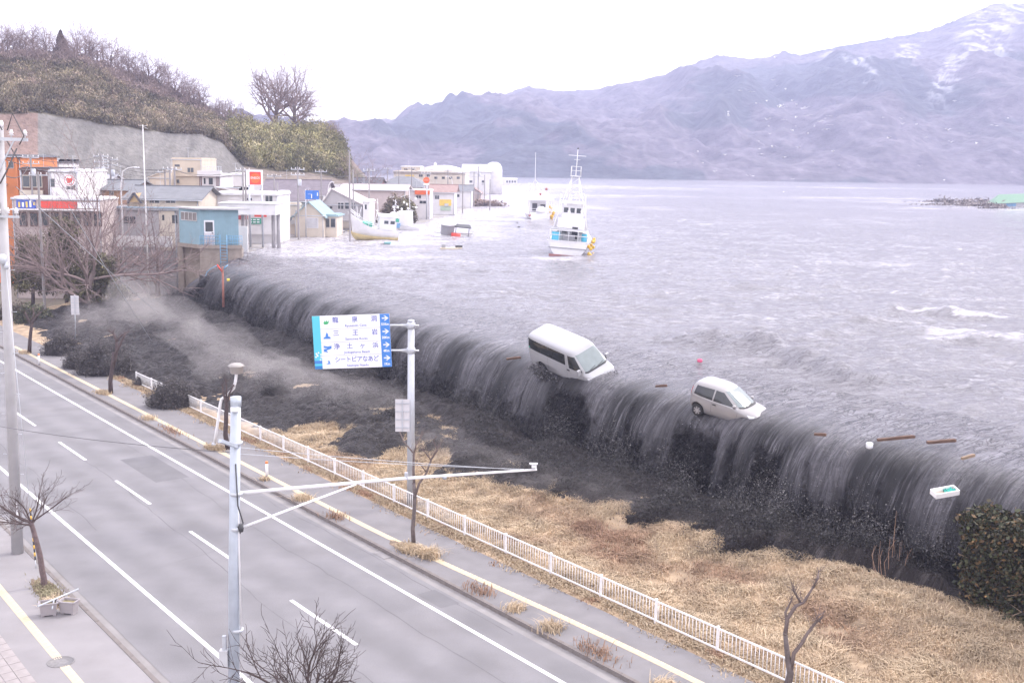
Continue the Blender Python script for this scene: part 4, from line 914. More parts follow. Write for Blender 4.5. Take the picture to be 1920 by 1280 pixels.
# ------------------------------------------------------------------ camera mast with long arm over the road
pm = at_d(437, 1000, 30.5); pm = W(*ST(pm), .12); D_ = pm.y
mast = thing('traffic_mast', 'tall pale grey steel mast with a long braced arm reaching over the road', 'traffic mast', pm)
steel = M('mast_steel', (.44, .48, .54), .45, .08, 3, metal=.2)
zt = at_d(443, 745, D_).z-pm.z; off = (at_d(442.5, 760, D_)-at_d(437, 1000, D_)).x*1.0
top = Vector((off, 0, zt)); MB().path([(-.12, 0, 0), (0, 0, zt*.5), top], [.17, .155, .14], 16).build('pole', steel, mast)
MB().lathe((top.x, top.y, top.z), [(.15, -.25), (.15, .02), (.05, .04)], 16).build('cap', steel, mast)
a0 = at_d(449, 925, D_)-pm; tip = at_d(1006, 880, 35.2)-pm
MB().path([Vector((a0.x-.15, 0, a0.z)), a0.lerp(tip, .5)+Vector((0, 0, .06)), tip], [.055, .048, .035], 10).build('arm', white_paint, mast)
b0 = at_d(449, 990, D_)-pm; b1 = a0.lerp(tip, .36)
for dy in (-.06, .06): MB().tube(b0+Vector((0, dy, 0)), b1+Vector((0, dy*.4, 0)), .028, n=8).build('brace', white_paint, mast)
for zz_ in (a0.z, b0.z, at_d(437, 830, D_).z-pm.z, at_d(437, 1180, D_).z-pm.z): MB().lathe((off*zz_/zt, 0, zz_-.05), [(.16, 0), (.185, .01), (.185, .09), (.16, .1)], 16).build('clamp', galv, mast)
det = BX(tip+Vector((-.08, -.02, .12)), (.16, .12, .1)).box(tip+Vector((-.1, -.02, .2)), (.26, .14, .03)).tube(tip, tip+Vector((-.05, 0, .1)), .02).build('detector', white_paint, mast)
c_ = a0.lerp(tip, .527); BX(c_+Vector((0, 0, .13)), (.1, .08, .22)).build('detector', galv, mast); c_ = a0.lerp(tip, .66); MB().lathe((c_.x, c_.y, c_.z-.06), [(.07, 0), (.07, .12)], 10).build('clamp', galv, mast)
b2 = at_d(413, 826, D_-1.5)-pm; MB().bar(b2, Vector((.2, .1, at_d(440, 840, D_).z-pm.z)), .1, .09).build('side_arm', steel, mast)
BX((.17, -.1, at_d(440, 765, D_).z-pm.z), (.22, .2, .12)).build('lamp_bracket', white_paint, mast) ; MB().path([(.16, -.16, a0.z+.9), (.2, -.18, a0.z-.3), (.33, -.16, a0.z-.8), (.24, -.18, a0.z-1.1), (.18, -.16, a0.z-.9)], .02, 6).lathe((.27, -.17, a0.z-1.05), [(.06, 0), (.08, .1), (.06, .22)], 8).build('cable_loop', dark_iron, mast)
MB().tube((.17, -.06, a0.z+2.6), (.17, -.06, a0.z-4.5), .025, n=8).build('conduit', white_paint, mast)
bxz = at_d(420, 1230, D_).z-pm.z; BX((-.32, -.1, bxz), (.24, .2, .5)).build('control_box', M('box_grey', (.5, .5, .52), .5), mast); BX((-.3, -.1, bxz+.45), (.1, .1, .45)).build('antenna_box', galv, mast)
cg = 'cables at the camera mast'
cable(pm+c_.lerp(tip, .8)+Vector((0, 0, .05)), pm+Vector((.15, 0, at_d(440, 838, D_).z-pm.z)), .05, .008, 'span_wire', 'upper thin stay wire running from mast to the arm tip', 14, galv, cg)
cable(pm+a0.lerp(tip, .95)+Vector((0, 0, .05)), pm+Vector((.15, 0, at_d(440, 850, D_).z-pm.z)), .05, .008, 'span_wire', 'lower thin stay wire running from mast to the arm tip', 14, galv, cg)
cable(pm+Vector((0, 0, at_d(440, 848, D_).z-pm.z)), at_d(-60, 788, 48), .15, .012, 'overhead_cable', 'dark overhead cable crossing the road from mast to utility pole side')
# ------------------------------------------------------------------ vehicles carried over the wall
car_silver = M('silver_paint', (.31, .295, .295), .3, .05, 1.5, metal=.25, coat=.6, stain=.12); van_white = M('van_paint', (.38, .38, .395), .3, .05, 1.5, coat=.6, stain=.1)
tyre_m = M('tyre', (.02, .02, .02), .8, .2); rim_m = M('wheel_rim', (.45, .45, .47), .3, .1, metal=.7); chrome = M('chrome', (.6, .6, .62), .15, .05, metal=.9)
auto_glass = M('tinted_glass', (.025, .028, .03), .06, .2, 2, spec=.7); screen_glass = M('windscreen_glass', (.2, .235, .235), .06, .12, 2, spec=.8); black_trim = M('black_trim', (.02, .02, .022), .5, .1)
tail_red = M('tail_light', (.5, .03, .04), .2, .1); amber = M('amber_lens', (.8, .2, .03), .3, .05); head_l = M('head_light', (.7, .7, .72), .1, .05)
class Shell:
    """car body made of stacked rounded horizontal slices"""
    def __init__(s, tab, n=5.): s.t = np.array(tab, float); s.n = n
    def p(s, z): return [float(np.interp(z, s.t[:, 0], s.t[:, k])) for k in (1, 2, 3)]
    def Y(s, x, z):
        f, r, w = s.p(z); m, h = (f+r)/2, (f-r)/2; return w*max(0, 1-abs((x-m)/h)**s.n)**(1/s.n)
    def XF(s, y, z):
        f, r, w = s.p(z); m, h = (f+r)/2, (f-r)/2; return m+h*max(0, 1-abs(y/w)**s.n)**(1/s.n)
    def XR(s, y, z):
        f, r, w = s.p(z); m, h = (f+r)/2, (f-r)/2; return m-h*max(0, 1-abs(y/w)**s.n)**(1/s.n)
    def body(s, nz=46, na=96):
        zs = np.concatenate([np.interp(np.linspace(0, len(s.t)-1, nz), np.arange(len(s.t)), s.t[:, 0])]); mb = MB()
        for z in zs:
            f, r, w = s.p(z); m, h = (f+r)/2, (f-r)/2
            for k in range(na):
                a = 2*math.pi*k/na; c, q = math.cos(a), math.sin(a)
                mb.v.append((m+h*math.copysign(abs(c)**(2/s.n), c), w*math.copysign(abs(q)**(2/s.n), q), z))
        for i in range(nz-1):
            for k in range(na): mb.f.append((i*na+k, i*na+(k+1) % na, (i+1)*na+(k+1) % na, (i+1)*na+k)); mb.sm.append(True)
        mb.f.append(tuple(range(na))[::-1]); mb.f.append(tuple((nz-1)*na+k for k in range(na))); mb.sm += [False, True]
        return mb
    def side(s, corners, sg, off=.006, nu=10, nv=6):
        """patch on the flank; corners (x,z): bottom-rear, bottom-front, top-front, top-rear"""
        mb = MB(); (a, b, c, d) = corners; vs = []
        for i in range(nu+1):
            u = i/nu
            for j in range(nv+1):
                v = j/nv; x = (a[0]*(1-u)+b[0]*u)*(1-v)+(d[0]*(1-u)+c[0]*u)*v; z = (a[1]*(1-u)+b[1]*u)*(1-v)+(d[1]*(1-u)+c[1]*u)*v
                vs.append((x, sg*(s.Y(x, z)+off), z))
        fs = [(i*(nv+1)+j, (i+1)*(nv+1)+j, (i+1)*(nv+1)+j+1, i*(nv+1)+j+1) for i in range(nu) for j in range(nv)]
        if sg > 0: fs = [q[::-1] for q in fs]
        return mb.add(vs, fs, True)
    def front(s, corners, off=.008, nu=12, nv=8, rear=False):
        """patch on nose or tail; corners (y,z)"""
        mb = MB(); (a, b, c, d) = corners; vs = []
        for i in range(nu+1):
            u = i/nu
            for j in range(nv+1):
                v = j/nv; y = (a[0]*(1-u)+b[0]*u)*(1-v)+(d[0]*(1-u)+c[0]*u)*v; z = (a[1]*(1-u)+b[1]*u)*(1-v)+(d[1]*(1-u)+c[1]*u)*v
                x = s.XR(y, z)-off if rear else s.XF(y, z)+off; vs.append((x, y, z+(.004 if not rear else 0)))
        fs = [(i*(nv+1)+j, (i+1)*(nv+1)+j, (i+1)*(nv+1)+j+1, i*(nv+1)+j+1) for i in range(nu) for j in range(nv)]
        if rear: fs = [q[::-1] for q in fs]
        return mb.add(vs, fs, True)
def cut_arches(o, cuts):
    tmp = []
    for (x, z, r) in cuts:
        c = MB().path([(x, -1.2, z), (x, 1.2, z)], r, 28).build('cutter', black_trim, None); c.parent = o.parent; tmp.append(c)
        md = o.modifiers.new('b', 'BOOLEAN'); md.operation = 'DIFFERENCE'; md.object = c; md.solver = 'EXACT'
    bpy.context.view_layer.update()
    me = bpy.data.meshes.new_from_object(o.evaluated_get(bpy.context.evaluated_depsgraph_get())); o.modifiers.clear(); o.data = me
    for c in tmp: bpy.data.objects.remove(c)
def wheel(rt, x, y, z, r, sg, w=.17):
    ty = MB(); pr = [(r*.66, -w/2), (r*.9, -w/2), (r, -w*.32), (r, w*.32), (r*.9, w/2), (r*.66, w/2)]; n = 28
    for (rr_, yy) in pr:
        for k in range(n): a = 2*math.pi*k/n; ty.v.append((rr_*math.cos(a), yy, rr_*math.sin(a)))
    for i in range(len(pr)-1):
        for k in range(n): ty.f.append((i*n+k, i*n+(k+1) % n, (i+1)*n+(k+1) % n, (i+1)*n+k)); ty.sm.append(True)
    wh = ty.build('wheel', tyre_m, rt); wh.location = (x, y, z)
    rm = MB().path([(0, -w*.3, 0), (0, sg*w*.38, 0)], r*.66, 24).build('rim', M('rim_dark', (.12, .12, .13), .4, .1, metal=.5), wh)
    for k in range(7):
        a = 2*math.pi*k/7; MB().bar((.03*math.cos(a), sg*w*.42, .03*math.sin(a)), (r*.62*math.cos(a), sg*w*.40, r*.62*math.sin(a)), .05, .03, (0, 1, 0)).build('spoke', rim_m, wh)
    MB().path([(0, sg*w*.36, 0), (0, sg*w*.46, 0)], r*.16, 12).build('hub_cap', rim_m, wh)

# --- silver hatchback
K = 1.13
tab = [(.2, 1.60, -1.62, .62), (.3, 1.68, -1.68, .70), (.45, 1.73, -1.73, .735), (.6, 1.72, -1.74, .745), (.7, 1.67, -1.73, .745), (.77, 1.56, -1.72, .74), (.83, 1.34, -1.71, .735), (.88, 1.08, -1.705, .73), (.92, .90, -1.70, .72), (1.0, .77, -1.69, .705), (1.12, .58, -1.66, .675), (1.25, .36, -1.60, .64), (1.36, .17, -1.53, .605), (1.43, .02, -1.46, .57), (1.475, -.15, -1.36, .51), (1.50, -.36, -1.2, .42), (1.51, -.6, -1.0, .25)]
sh = Shell([(z*K, f*K, r*K, w*K*1.02) for z, f, r, w in tab], 4.2)
Dc = 52.6
hc = thing('hatchback_car', 'small silver three door hatchback tipping nose down over the falling water', 'car', at_d(1369, 762, Dc), 0)
Rm = Matrix.Rotation(math.radians(-40), 4, 'Z') @ Matrix.Rotation(math.radians(8), 4, 'Y') @ Matrix.Rotation(math.radians(7), 4, 'X')
hc.rotation_euler = Rm.to_euler(); hc.location = at_d(1369, 755, Dc)-(Rm.to_3x3() @ Vector((0, 0, .85)))
q = lambda *c: [(a*K, b*K) for a, b in c]
body = sh.body().build('body', car_silver, hc); cut_arches(body, [(-1.15*K, .3*K, .34*K), (1.12*K, .3*K, .34*K)])
BX((0, 0, .42*K), (2.9*K, 1.2*K, .3*K)).build('underbody', black_trim, hc)
sh.front(q((-.60, .93), (.60, .93), (.50, 1.40), (-.50, 1.40)), .012).build('windscreen', screen_glass, hc)
sh.front(q((-.62, .90), (.62, .90), (.60, .935), (-.60, .935)), .016).build('wiper_cowl', black_trim, hc)
sh.front(q((-.5, 1.0), (.5, 1.0), (.42, 1.38), (-.42, 1.38)), .012, rear=True).build('rear_window', auto_glass, hc)
for sg in (-1, 1):
    dw = sh.side(q((-.40, .925), (.62, .90), (-.02, 1.36), (-.36, 1.385)), sg).build('door_window', auto_glass, hc)
    sh.side(q((-1.40, .98), (-.47, .93), (-.43, 1.385), (-1.30, 1.36)), sg).build('quarter_window', auto_glass, hc)
    sh.side(q((-.465, .92), (-.405, .92), (-.365, 1.39), (-.425, 1.39)), sg, .009, 2, 6).build('window_pillar', car_silver, hc)
    for c4 in (q((-.47, .28), (-.462, .28), (-.462, .92), (-.47, .92)), q((.72, .28), (.728, .28), (.80, .88), (.79, .88)), q((-.47, .275), (.72, .275), (.72, .283), (-.47, .283))): sh.side(c4, sg, .003, 4, 4).build('door_seam', black_trim, hc)
    sh.side(q((-1.48, .925), (.78, .87), (.78, .885), (-1.48, .94)), sg, .012, 14, 1).build('belt_moulding', M('belt_chrome', (.55, .54, .56), .3, metal=.4), hc)
    h_ = BX((-.33*K, sg*(sh.Y(-.33*K, .78*K)+.02), .78*K), (.17, .035, .045)).build('door_handle', black_trim, hc)
    BX((-.33*K, sg*(sh.Y(-.33*K, .745*K)+.012), .745*K), (.15, .02, .025)).build('handle_grip', car_silver, hc)
    mr_ = MB().lathe((.60*K, sg*(sh.Y(.6*K, .93*K)+.10), .90*K), [(.04, 0), (.085, .03), (.09, .1), (.05, .15)], 10).build('mirror', car_silver, hc)
    sh.side(q((1.05, .60), (1.13, .60), (1.13, .635), (1.05, .635)), sg, .01, 2, 1).build('side_marker', amber, hc)
    sh.side(q((1.35, .60), (1.55, .58), (1.48, .74), (1.2, .76)), sg, .008, 6, 4).build('headlight', head_l, hc)
    sh.side(q((-1.69, .85), (-1.60, .85), (-1.52, 1.22), (-1.60, 1.22)), sg, .008, 2, 6).build('tail_light', tail_red, hc)
    sh.side(q((-1.1, .205), (1.0, .205), (1.0, .235), (-1.1, .235)), sg, .01, 10, 1).build('sill_strip', chrome, hc)
    for x in (-1.15, 1.12): wheel(hc, x*K, sg*.63*K, .27*K, .27*K, sg)
sh.front(q((-.25, .45), (.25, .45), (.25, .56), (-.25, .56)), .01).build('grille', black_trim, hc)
o = BX((.42*K, .2, 1.36*K), (.01, .10, .06)).build('inspection_sticker', M('sticker_yellow', (.8, .65, .1), .5), hc); o.location = (-.30*K, .1, -.03*K)
MB().bar((sh.XF(-.3, .96*K)+.03, -.30, .96*K), (sh.XF(.25, .94*K)+.03, .25, .95*K), .02, .015).build('wiper', black_trim, hc)

# --- white van
tab = [(.28, 2.28, -2.40, .80), (.4, 2.36, -2.44, .86), (.6, 2.40, -2.46, .885), (.8, 2.38, -2.46, .89), (.92, 2.32, -2.46, .89), (1.0, 2.20, -2.455, .888), (1.06, 2.02, -2.45, .886), (1.12, 1.90, -2.45, .882), (1.25, 1.76, -2.45, .87), (1.45, 1.54, -2.44, .848), (1.65, 1.32, -2.43, .822), (1.82, 1.14, -2.41, .79), (1.92, 1.02, -2.37, .75), (1.98, .90, -2.31, .69), (2.02, .74, -2.2, .58), (2.04, .4, -1.95, .38)]
sv = Shell(tab, 7.5); Dv = 62.6
hv = thing('van', 'white box shaped van tilting sideways on the crest of the overflow', 'van', (0, 0, 0))
Rm = Matrix.Rotation(math.radians(-48), 4, 'Z') @ Matrix.Rotation(math.radians(10), 4, 'Y') @ Matrix.Rotation(math.radians(21), 4, 'X')
hv.rotation_euler = Rm.to_euler(); hv.scale = (1.12,)*3; hv.location = at_d(1070, 663, Dv)-(Rm.to_3x3() @ Vector((0, 0, 1.4)))
body = sv.body(52, 120).build('body', van_white, hv); cut_arches(body, [(-1.35, .34, .40), (1.55, .34, .40)])
BX((0, 0, .5), (4.0, 1.5, .35)).build('underbody', black_trim, hv)
sv.front([(-.72, 1.18), (.72, 1.18), (.64, 1.84), (-.64, 1.84)], .012).build('windscreen', screen_glass, hv)
sv.front([(-.76, 1.12), (.76, 1.12), (.73, 1.185), (-.73, 1.185)], .016).build('wiper_cowl', black_trim, hv)
sv.front([(-.66, 1.2), (.66, 1.2), (.6, 1.85), (-.6, 1.85)], .012, rear=True).build('rear_window', auto_glass, hv)
for sg in (-1, 1):
    sw_ = sv.side([(-2.33, 1.27), (.52, 1.22), (.47, 1.77), (-2.30, 1.80)], sg, .008, 20, 6).build('side_window', auto_glass, hv)
    for x in (-1.32, -.42): sv.side([(x, 1.25), (x+.03, 1.25), (x+.03, 1.78), (x, 1.78)], sg, .011, 2, 5).build('window_bar', black_trim, sw_)
    sv.side([(.78, 1.14), (1.66, 1.16), (1.08, 1.78), (.66, 1.78)], sg, .008, 10, 6).build('door_window', auto_glass, hv)
    for c4 in ([(.58, .36), (.588, .36), (.588, 1.8), (.58, 1.8)], [(1.74, .5), (1.75, .5), (1.8, 1.1), (1.79, 1.1)], [(-.82, .36), (-.81, .36), (-.81, 1.2), (-.82, 1.2)], [(-.81, .40), (1.6, .40), (1.6, .408), (-.81, .408)]): sv.side(c4, sg, .003, 8, 6).build('door_seam', black_trim, hv)
    sv.side([(-2.42, 1.86), (1.0, 1.86), (1.0, 1.875), (-2.42, 1.875)], sg, .014, 16, 1).build('roof_gutter', M('gutter_grey', (.4, .39, .4), .5), hv)
    sv.side([(-2.4, .98), (1.7, .98), (1.7, .995), (-2.4, .995)], sg, .006, 16, 1).build('waist_crease', M('crease_grey', (.45, .44, .45), .4), hv)
    BX((.72, sg*(sv.Y(.72, 1.02)+.02), 1.02), (.18, .035, .045)).build('door_handle', black_trim, hv)
    mir = MB().box((1.60, sg*(sv.Y(1.6, 1.15)+.16), 1.22), (.12, .2, .26)).build('mirror', van_white, hv); MB().bar((1.62, sg*.86, 1.12), (1.6, sg*1.0, 1.2), .04).build('mirror_stay', black_trim, mir)
    sv.side([(2.05, .72), (2.3, .70), (2.25, .95), (2.0, .97)], sg, .008, 5, 4).build('headlight', head_l, hv)
    sv.side([(-2.43, .8), (-2.36, .8), (-2.35, 1.2), (-2.42, 1.2)], sg, .008, 2, 5).build('tail_light', tail_red, hv)
    for x in (-1.35, 1.55): wheel(hv, x, sg*.76, .30, .33, sg)
o = BX((0, 0, 0), (.07, .012, .07)).build('window_sticker', M('sticker_green', (.1, .5, .4), .5), hv); o.location = (-2.2, -(sv.Y(-2.2, 1.31)+.012), 1.31)
sv.front([(-.45, .72), (.45, .72), (.45, .86), (-.45, .86)], .01).build('grille', black_trim, hv)
for a in (-.45, .1): MB().bar((sv.XF(a, 1.2)+.03, a, 1.2), (sv.XF(a+.4, 1.24)+.03, a+.4, 1.26), .02, .012).build('wiper', black_trim, hv)
for v_, D_, nm in ((hc, Dc, 'a'), (hv, Dv, 'b')): pass

# --- small drifting things
foam = M('styrofoam', (.8, .78, .78), .8, .03)
p = at_z(1771, 926, 4.55); bx = thing('foam_box', 'white styrofoam fish box with green cloth riding down the overflow', 'box', p, math.radians(10), rot=(.25, -.12, .22))
for c, d in (((0, -.19, .1), (.98, .04, .2)), ((0, .19, .1), (.98, .04, .2)), ((-.47, 0, .1), (.04, .34, .2)), ((.47, 0, .1), (.04, .34, .2))): BX(c, d).build('side', foam, bx)
BX((0, 0, .02), (.9, .34, .03)).build('bottom', M('box_inside', (.62, .52, .42), .9), bx)
mb = MB(); n = 9
for i in range(n):
    for j in range(5): mb.v.append((.0+.42*i/(n-1), -.15+.3*j/4, .09+.06*math.sin(i*1.9+j*2.3)+.04*math.cos(i*3.1)))
mb.f = [(i*5+j, (i+1)*5+j, (i+1)*5+j+1, i*5+j+1) for i in range(n-1) for j in range(4)]; mb.sm = [True]*len(mb.f)
tag(mb.build('green_cloth', M('green_cloth', (.05, .4, .33), .8, .25, 12), bx), 'crumpled green cloth')
wood = M('drift_wood', (.12, .07, .05), .9, .3, 5); wood2 = M('pale_wood', (.28, .2, .14), .9, .2, 5)
plank_g = 'planks drifting on the water'
for x, y, L, a, w_, lab in [(963, 672, .85, .25, .16, 'short broken brown beam on the lip of the fall beside the van'), (1538, 815, .5, -.5, .12, 'red brown piece of timber past the bonnet of the silver car'), (1680, 822, 1.6, .1, .12, 'long flat brown plank adrift beyond the silver car'), (1765, 828, 1.2, .05, .15, 'dark waterlogged plank half under water'), (1815, 857, .7, .5, .1, 'pale yellow plank near the swirling crest'), (1240, 724, .6, -.1, .08, 'thin dark stick floating between van and car')]:
    p = at_z(x, y, 5.25 if x < 1000 else 5.6); o = BX((0, 0, .02), (L, w_, .1)).box((L*.2, 0, .06), (L*.5, w_*.8, .05)).build('drift_plank', wood2 if 'pale' in lab else wood); o.location = p; o.rotation_euler = (.1, -.08, a); tag(o, lab, 'plank', plank_g)
for x, y, c, lab in [(1630, 838, (.7, .72, .75), 'small white plastic tub bobbing on the water'), (1312, 679, (.65, .1, .2), 'tiny red plastic float beyond the van'), (428, 526, (.75, .62, .1), 'small yellow float below the gate house ladder')]:
    p = at_z(x, y, 5.62 if x > 500 else 5.2); o = MB().lathe((0, 0, -.05), [(.1, 0), (.14, .05), (.15, .2), (.12, .24), (.05, .2)], 10).build('plastic_float', M('float_'+lab[:9], c, .5)); o.location = p; tag(o, lab, 'float')
# ------------------------------------------------------------------ town: helper builders
TZ = 5.72
wallm = lambda n, c: M('wall_'+n, c, .85, .07, .8, stain=.18)
cream, white_w, grey_w, beige, pink_w = wallm('cream', (.62, .55, .46)), wallm('white', (.68, .66, .66)), wallm('grey', (.42, .4, .41)), wallm('beige', (.58, .5, .4)), wallm('pink', (.5, .42, .4))
brown_w, orange_w, blueg = wallm('brown', (.16, .09, .075)), wallm('orange', (.62, .22, .08)), wallm('blue', (.15, .3, .4))
tile_grey, tile_dark, tile_purple, tile_red, tile_teal, tin_white = (M('roof_'+n, c, .7, .15, 1.2, .03, 5) for n, c in (('grey', (.17, .175, .19)), ('dark', (.09, .09, .105)), ('purple', (.16, .135, .155)), ('red', (.3, .2, .18)), ('teal', (.27, .38, .41)), ('white', (.7, .68, .69))))
class Bld:
    def __init__(s, name, label, x0, x1, ytop, D, depth, wall, z0=0., yaw=0., roof='flat', rh=1.5, rm=None, over=.35, cat='building', group=None):
        z0 = 0. if (x0 < 450 and z0 > 5) else z0; p, q = at_d(x0, ytop, D), at_d(x1, ytop, D); s.D = D; s.w = (q-p).length; s.h = p.z-z0; s.d = depth; s.o = Vector((p.x, p.y, z0))
        s.az = math.atan2(q.y-p.y, q.x-p.x); s.rt = thing(name, label, cat, s.o, yaw, group); s.yaw = yaw
        BX((s.w/2, depth/2, s.h/2), (s.w, depth, s.h)).build('walls', wall, s.rt); rm = rm or tile_grey; w, d, h = s.w, depth, s.h; mb = MB(); t = .14
        if roof == 'flat': mb.box((w/2, d/2, h+.1), (w+2*over, d+2*over, .2)).box((w/2, d/2, h+.26), (w*.96, d*.96, .12))
        elif roof == 'gx':                   # ridge along the front
            y0, y1 = -over, d+over
            mb.prism([(y0, 0-.0), (d/2, rh), (d/2, rh+t), (y0, t)], (-over, 0, h), (0, 1, 0), (0, 0, 1), (w+2*over, 0, 0)).prism([(d/2, rh), (y1, 0), (y1, t), (d/2, rh+t)], (-over, 0, h), (0, 1, 0), (0, 0, 1), (w+2*over, 0, 0)).box((w/2, d/2, h+rh+t), (w+2*over, .3, .18))
            MB().prism([(0, 0), (d, 0), (d/2, rh-.05)], (.02, 0, h), (0, 1, 0), (0, 0, 1), (w-.04, 0, 0)).build('gable_wall', wall, s.rt)
        elif roof == 'gy':
            k = .5
            mb.prism([(-over, -over*rh/w*2), (k*w, rh), (k*w, rh+t), (-over, t-over*rh/w*2)], (0, -over, h), (1, 0, 0), (0, 0, 1), (0, d+2*over, 0)).prism([(k*w, rh), (w+over, -over*rh/w*2), (w+over, t-over*rh/w*2), (k*w, rh+t)], (0, -over, h), (1, 0, 0), (0, 0, 1), (0, d+2*over, 0))
            MB().prism([(0, 0), (w, 0), (k*w, rh-.02)], (0, .02, h), (1, 0, 0), (0, 0, 1), (0, d-.04, 0)).build('gable_wall', wall, s.rt)
        elif roof == 'gya':                  # uneven gable, ridge left of the middle
            k = .25
            mb.prism([(-over, -over*rh/w*3), (k*w, rh), (k*w, rh+t), (-over, t-over*rh/w*3)], (0, -over, h), (1, 0, 0), (0, 0, 1), (0, d+2*over, 0)).prism([(k*w, rh), (w+over, -.1), (w+over, t-.1), (k*w, rh+t)], (0, -over, h), (1, 0, 0), (0, 0, 1), (0, d+2*over, 0))
            MB().prism([(0, 0), (w, 0), (k*w, rh-.02)], (0, .02, h), (1, 0, 0), (0, 0, 1), (0, d-.04, 0)).build('gable_wall', wall, s.rt)
        elif roof == 'hip':
            a = over; vs = [(-a, -a, h), (w+a, -a, h), (w+a, d+a, h), (-a, d+a, h), (min(d/2, w*.3), d/2, h+rh), (w-min(d/2, w*.3), d/2, h+rh)]; vs += [(x, y, z+t) for x, y, z in vs]
            mb.add(vs, [(6, 7, 11, 10), (7, 8, 11), (8, 9, 10, 11), (9, 6, 10), (0, 1, 7, 6), (1, 2, 8, 7), (2, 3, 9, 8), (3, 0, 6, 9), (3, 2, 1, 0)])
        elif roof == 'shed': mb.prism([(-over, 0), (w+over, rh), (w+over, rh+t), (-over, t)], (0, -over, h), (1, 0, 0), (0, 0, 1), (0, d+2*over, 0)); MB().prism([(0, 0), (w, 0), (w, rh-.02), (0, .03)], (0, .02, h), (1, 0, 0), (0, 0, 1), (0, d-.04, 0)).build('gable_wall', wall, s.rt)
        elif roof == 'vault':
            n = 12; pr = [(w*i/n, rh*math.sin(math.pi*i/n)) for i in range(n+1)]; mb.prism(pr, (0, -over, h), (1, 0, 0), (0, 0, 1), (0, d+2*over, 0))
        s.roof = mb.build('roof', rm, s.rt)
        if s.w > 2.5 and h > 2:
            for xx in (.12, w-.12): MB().tube((xx, -.07, 0), (xx, -.07, h-.05), .05, n=5).build('downpipe', galv, s.rt)
            MB().tube((-over, -over-.02, h+(.0 if roof != 'flat' else -.02)), (w+over, -over-.02, h+(.0 if roof != 'flat' else -.02)), .06, n=5).build('gutter', galv, s.rt)
            k_ = int(w*D) % 4
            if k_ < 2: BX((w*.72, -.25, h*.45), (.8, .4, .6)).build('cooling_unit', M('unit_grey', (.45, .44, .44), .6), s.rt)
            if roof in ('gx', 'hip', 'gy', 'flat') and k_ != 1:
                an = MB().tube((w*.3, d*.5, h+.1), (w*.3, d*.5, h+rh*(roof != 'flat')+2.0), .025, n=4); zt_ = h+rh*(roof != 'flat')+1.9
                for q_ in range(4): an.bar((w*.3-.45+.08*q_, d*.5+.25*q_-.4, zt_), (w*.3+.45-.08*q_, d*.5+.25*q_-.4, zt_), .025)
                an.build('aerial', galv, s.rt)
    def L(s, x, y):
        v = at_d(x, y, s.D)-s.o; return v.x, v.z
    def win(s, *rects, m=None, fm=None, side=False, name='window', frame=True, y=-.0):
        for (x0, y0, x1, y1) in rects:
            (a, zb), (b, za) = s.L(x0, y0), s.L(x1, y1); w_, h_ = b-a, zb-za
            wn_ = BX(((a+b)/2, y-.03, (za+zb)/2), (w_, .08, h_)).build(name, fm or white_w, s.rt)
            BX(((a+b)/2, y-.08, (za+zb)/2), (w_*.88, .03, h_*.86)).build('pane', m or glass_dark, wn_)
            if frame and w_ > 1.0: BX(((a+b)/2, y-.1, (za+zb)/2), (.06, .02, h_*.88)).build('mullion', fm or white_w, wn_)
    def band(s, name, x0, y0, x1, y1, m, dep=.12, y=-.08):
        (a, zb), (b, za) = s.L(x0, y0), s.L(x1, y1); return BX(((a+b)/2, y, (za+zb)/2), (b-a, dep, zb-za)).build(name, m, s.rt)
red_s, blue_s, green_s, yellow_s = M('panel_red', (.62, .06, .04), .5, .08), M('panel_blue', (.06, .1, .38), .5, .15, 3), M('panel_green', (.05, .3, .2), .5, .1), M('panel_yellow', (.72, .5, .1), .5, .1)
# --- left of the gate house, on low ground
b = Bld('apartment_block', 'tall orange block with dark window bays at the left edge', -40, 38, 293, 150, 12, orange_w, -.1)
b.win((2, 303, 12, 316), (16, 303, 26, 316), (2, 325, 12, 340), (2, 350, 12, 366), (-16, 303, -6, 316), (-16, 325, -6, 340)); b.band('balcony', -30, 318, 14, 322, white_w, .8, -.4); b.band('balcony', -30, 343, 14, 347, white_w, .8, -.4); b.band('sign_panel', 29, 295, 37, 374, orange_w, .3, -.15)
b = Bld('restaurant', 'dark brown restaurant front with cream framed picture windows', 38, 92, 318, 141, 9, brown_w, -.1, rm=tile_dark, over=.15)
b.band('cornice', 37, 316, 93, 319, brown_w, .5); b.win((42, 328, 57, 352), (59, 328, 80, 352), fm=cream); b.band('lower_wall', 38, 356, 82, 372, cream, .3)
b = Bld('corner_shop', 'white shop front carrying a round red and white sign', 92, 145, 322, 138, 10, white_w, -.1, rm=tin_white, over=.1)
b.win((93, 334, 104, 352), (124, 346, 143, 356)); c = b.L(132, 338)
sg_ = MB().path([(c[0], -.05, c[1]), (c[0], -.35, c[1])], .75, 28).build('round_sign', white_w, b.rt); MB().path([(c[0], -.36, c[1]), (c[0], -.37, c[1])], .62, 28).build('sign_ring', red_s, sg_); MB().path([(c[0], -.375, c[1]), (c[0], -.385, c[1])], .55, 28).build('sign_face', sw, sg_)
MB().prism([(-.42, .1), (-.2, .32), (.1, .2), (.42, .36), (.35, -.1), (.15, -.3), (-.3, -.34), (-.25, -.05)], (c[0], -.39, c[1]), (1, 0, 0), (0, 0, 1), (0, -.01, 0)).build('sign_emblem', red_s, sg_)
mb = MB().tube((c[0]+.6, -.1, c[1]+.8), (c[0]+.6, -.1, c[1]+2), .05, n=6).build('lamp_post', galv, b.rt)
b = Bld('house', 'white two storey house with a slanting slate roof below the embankment', 58, 110, 298, 172, 8, white_w, 0, rm=tile_dark, roof='shed', rh=-.5, over=.3)
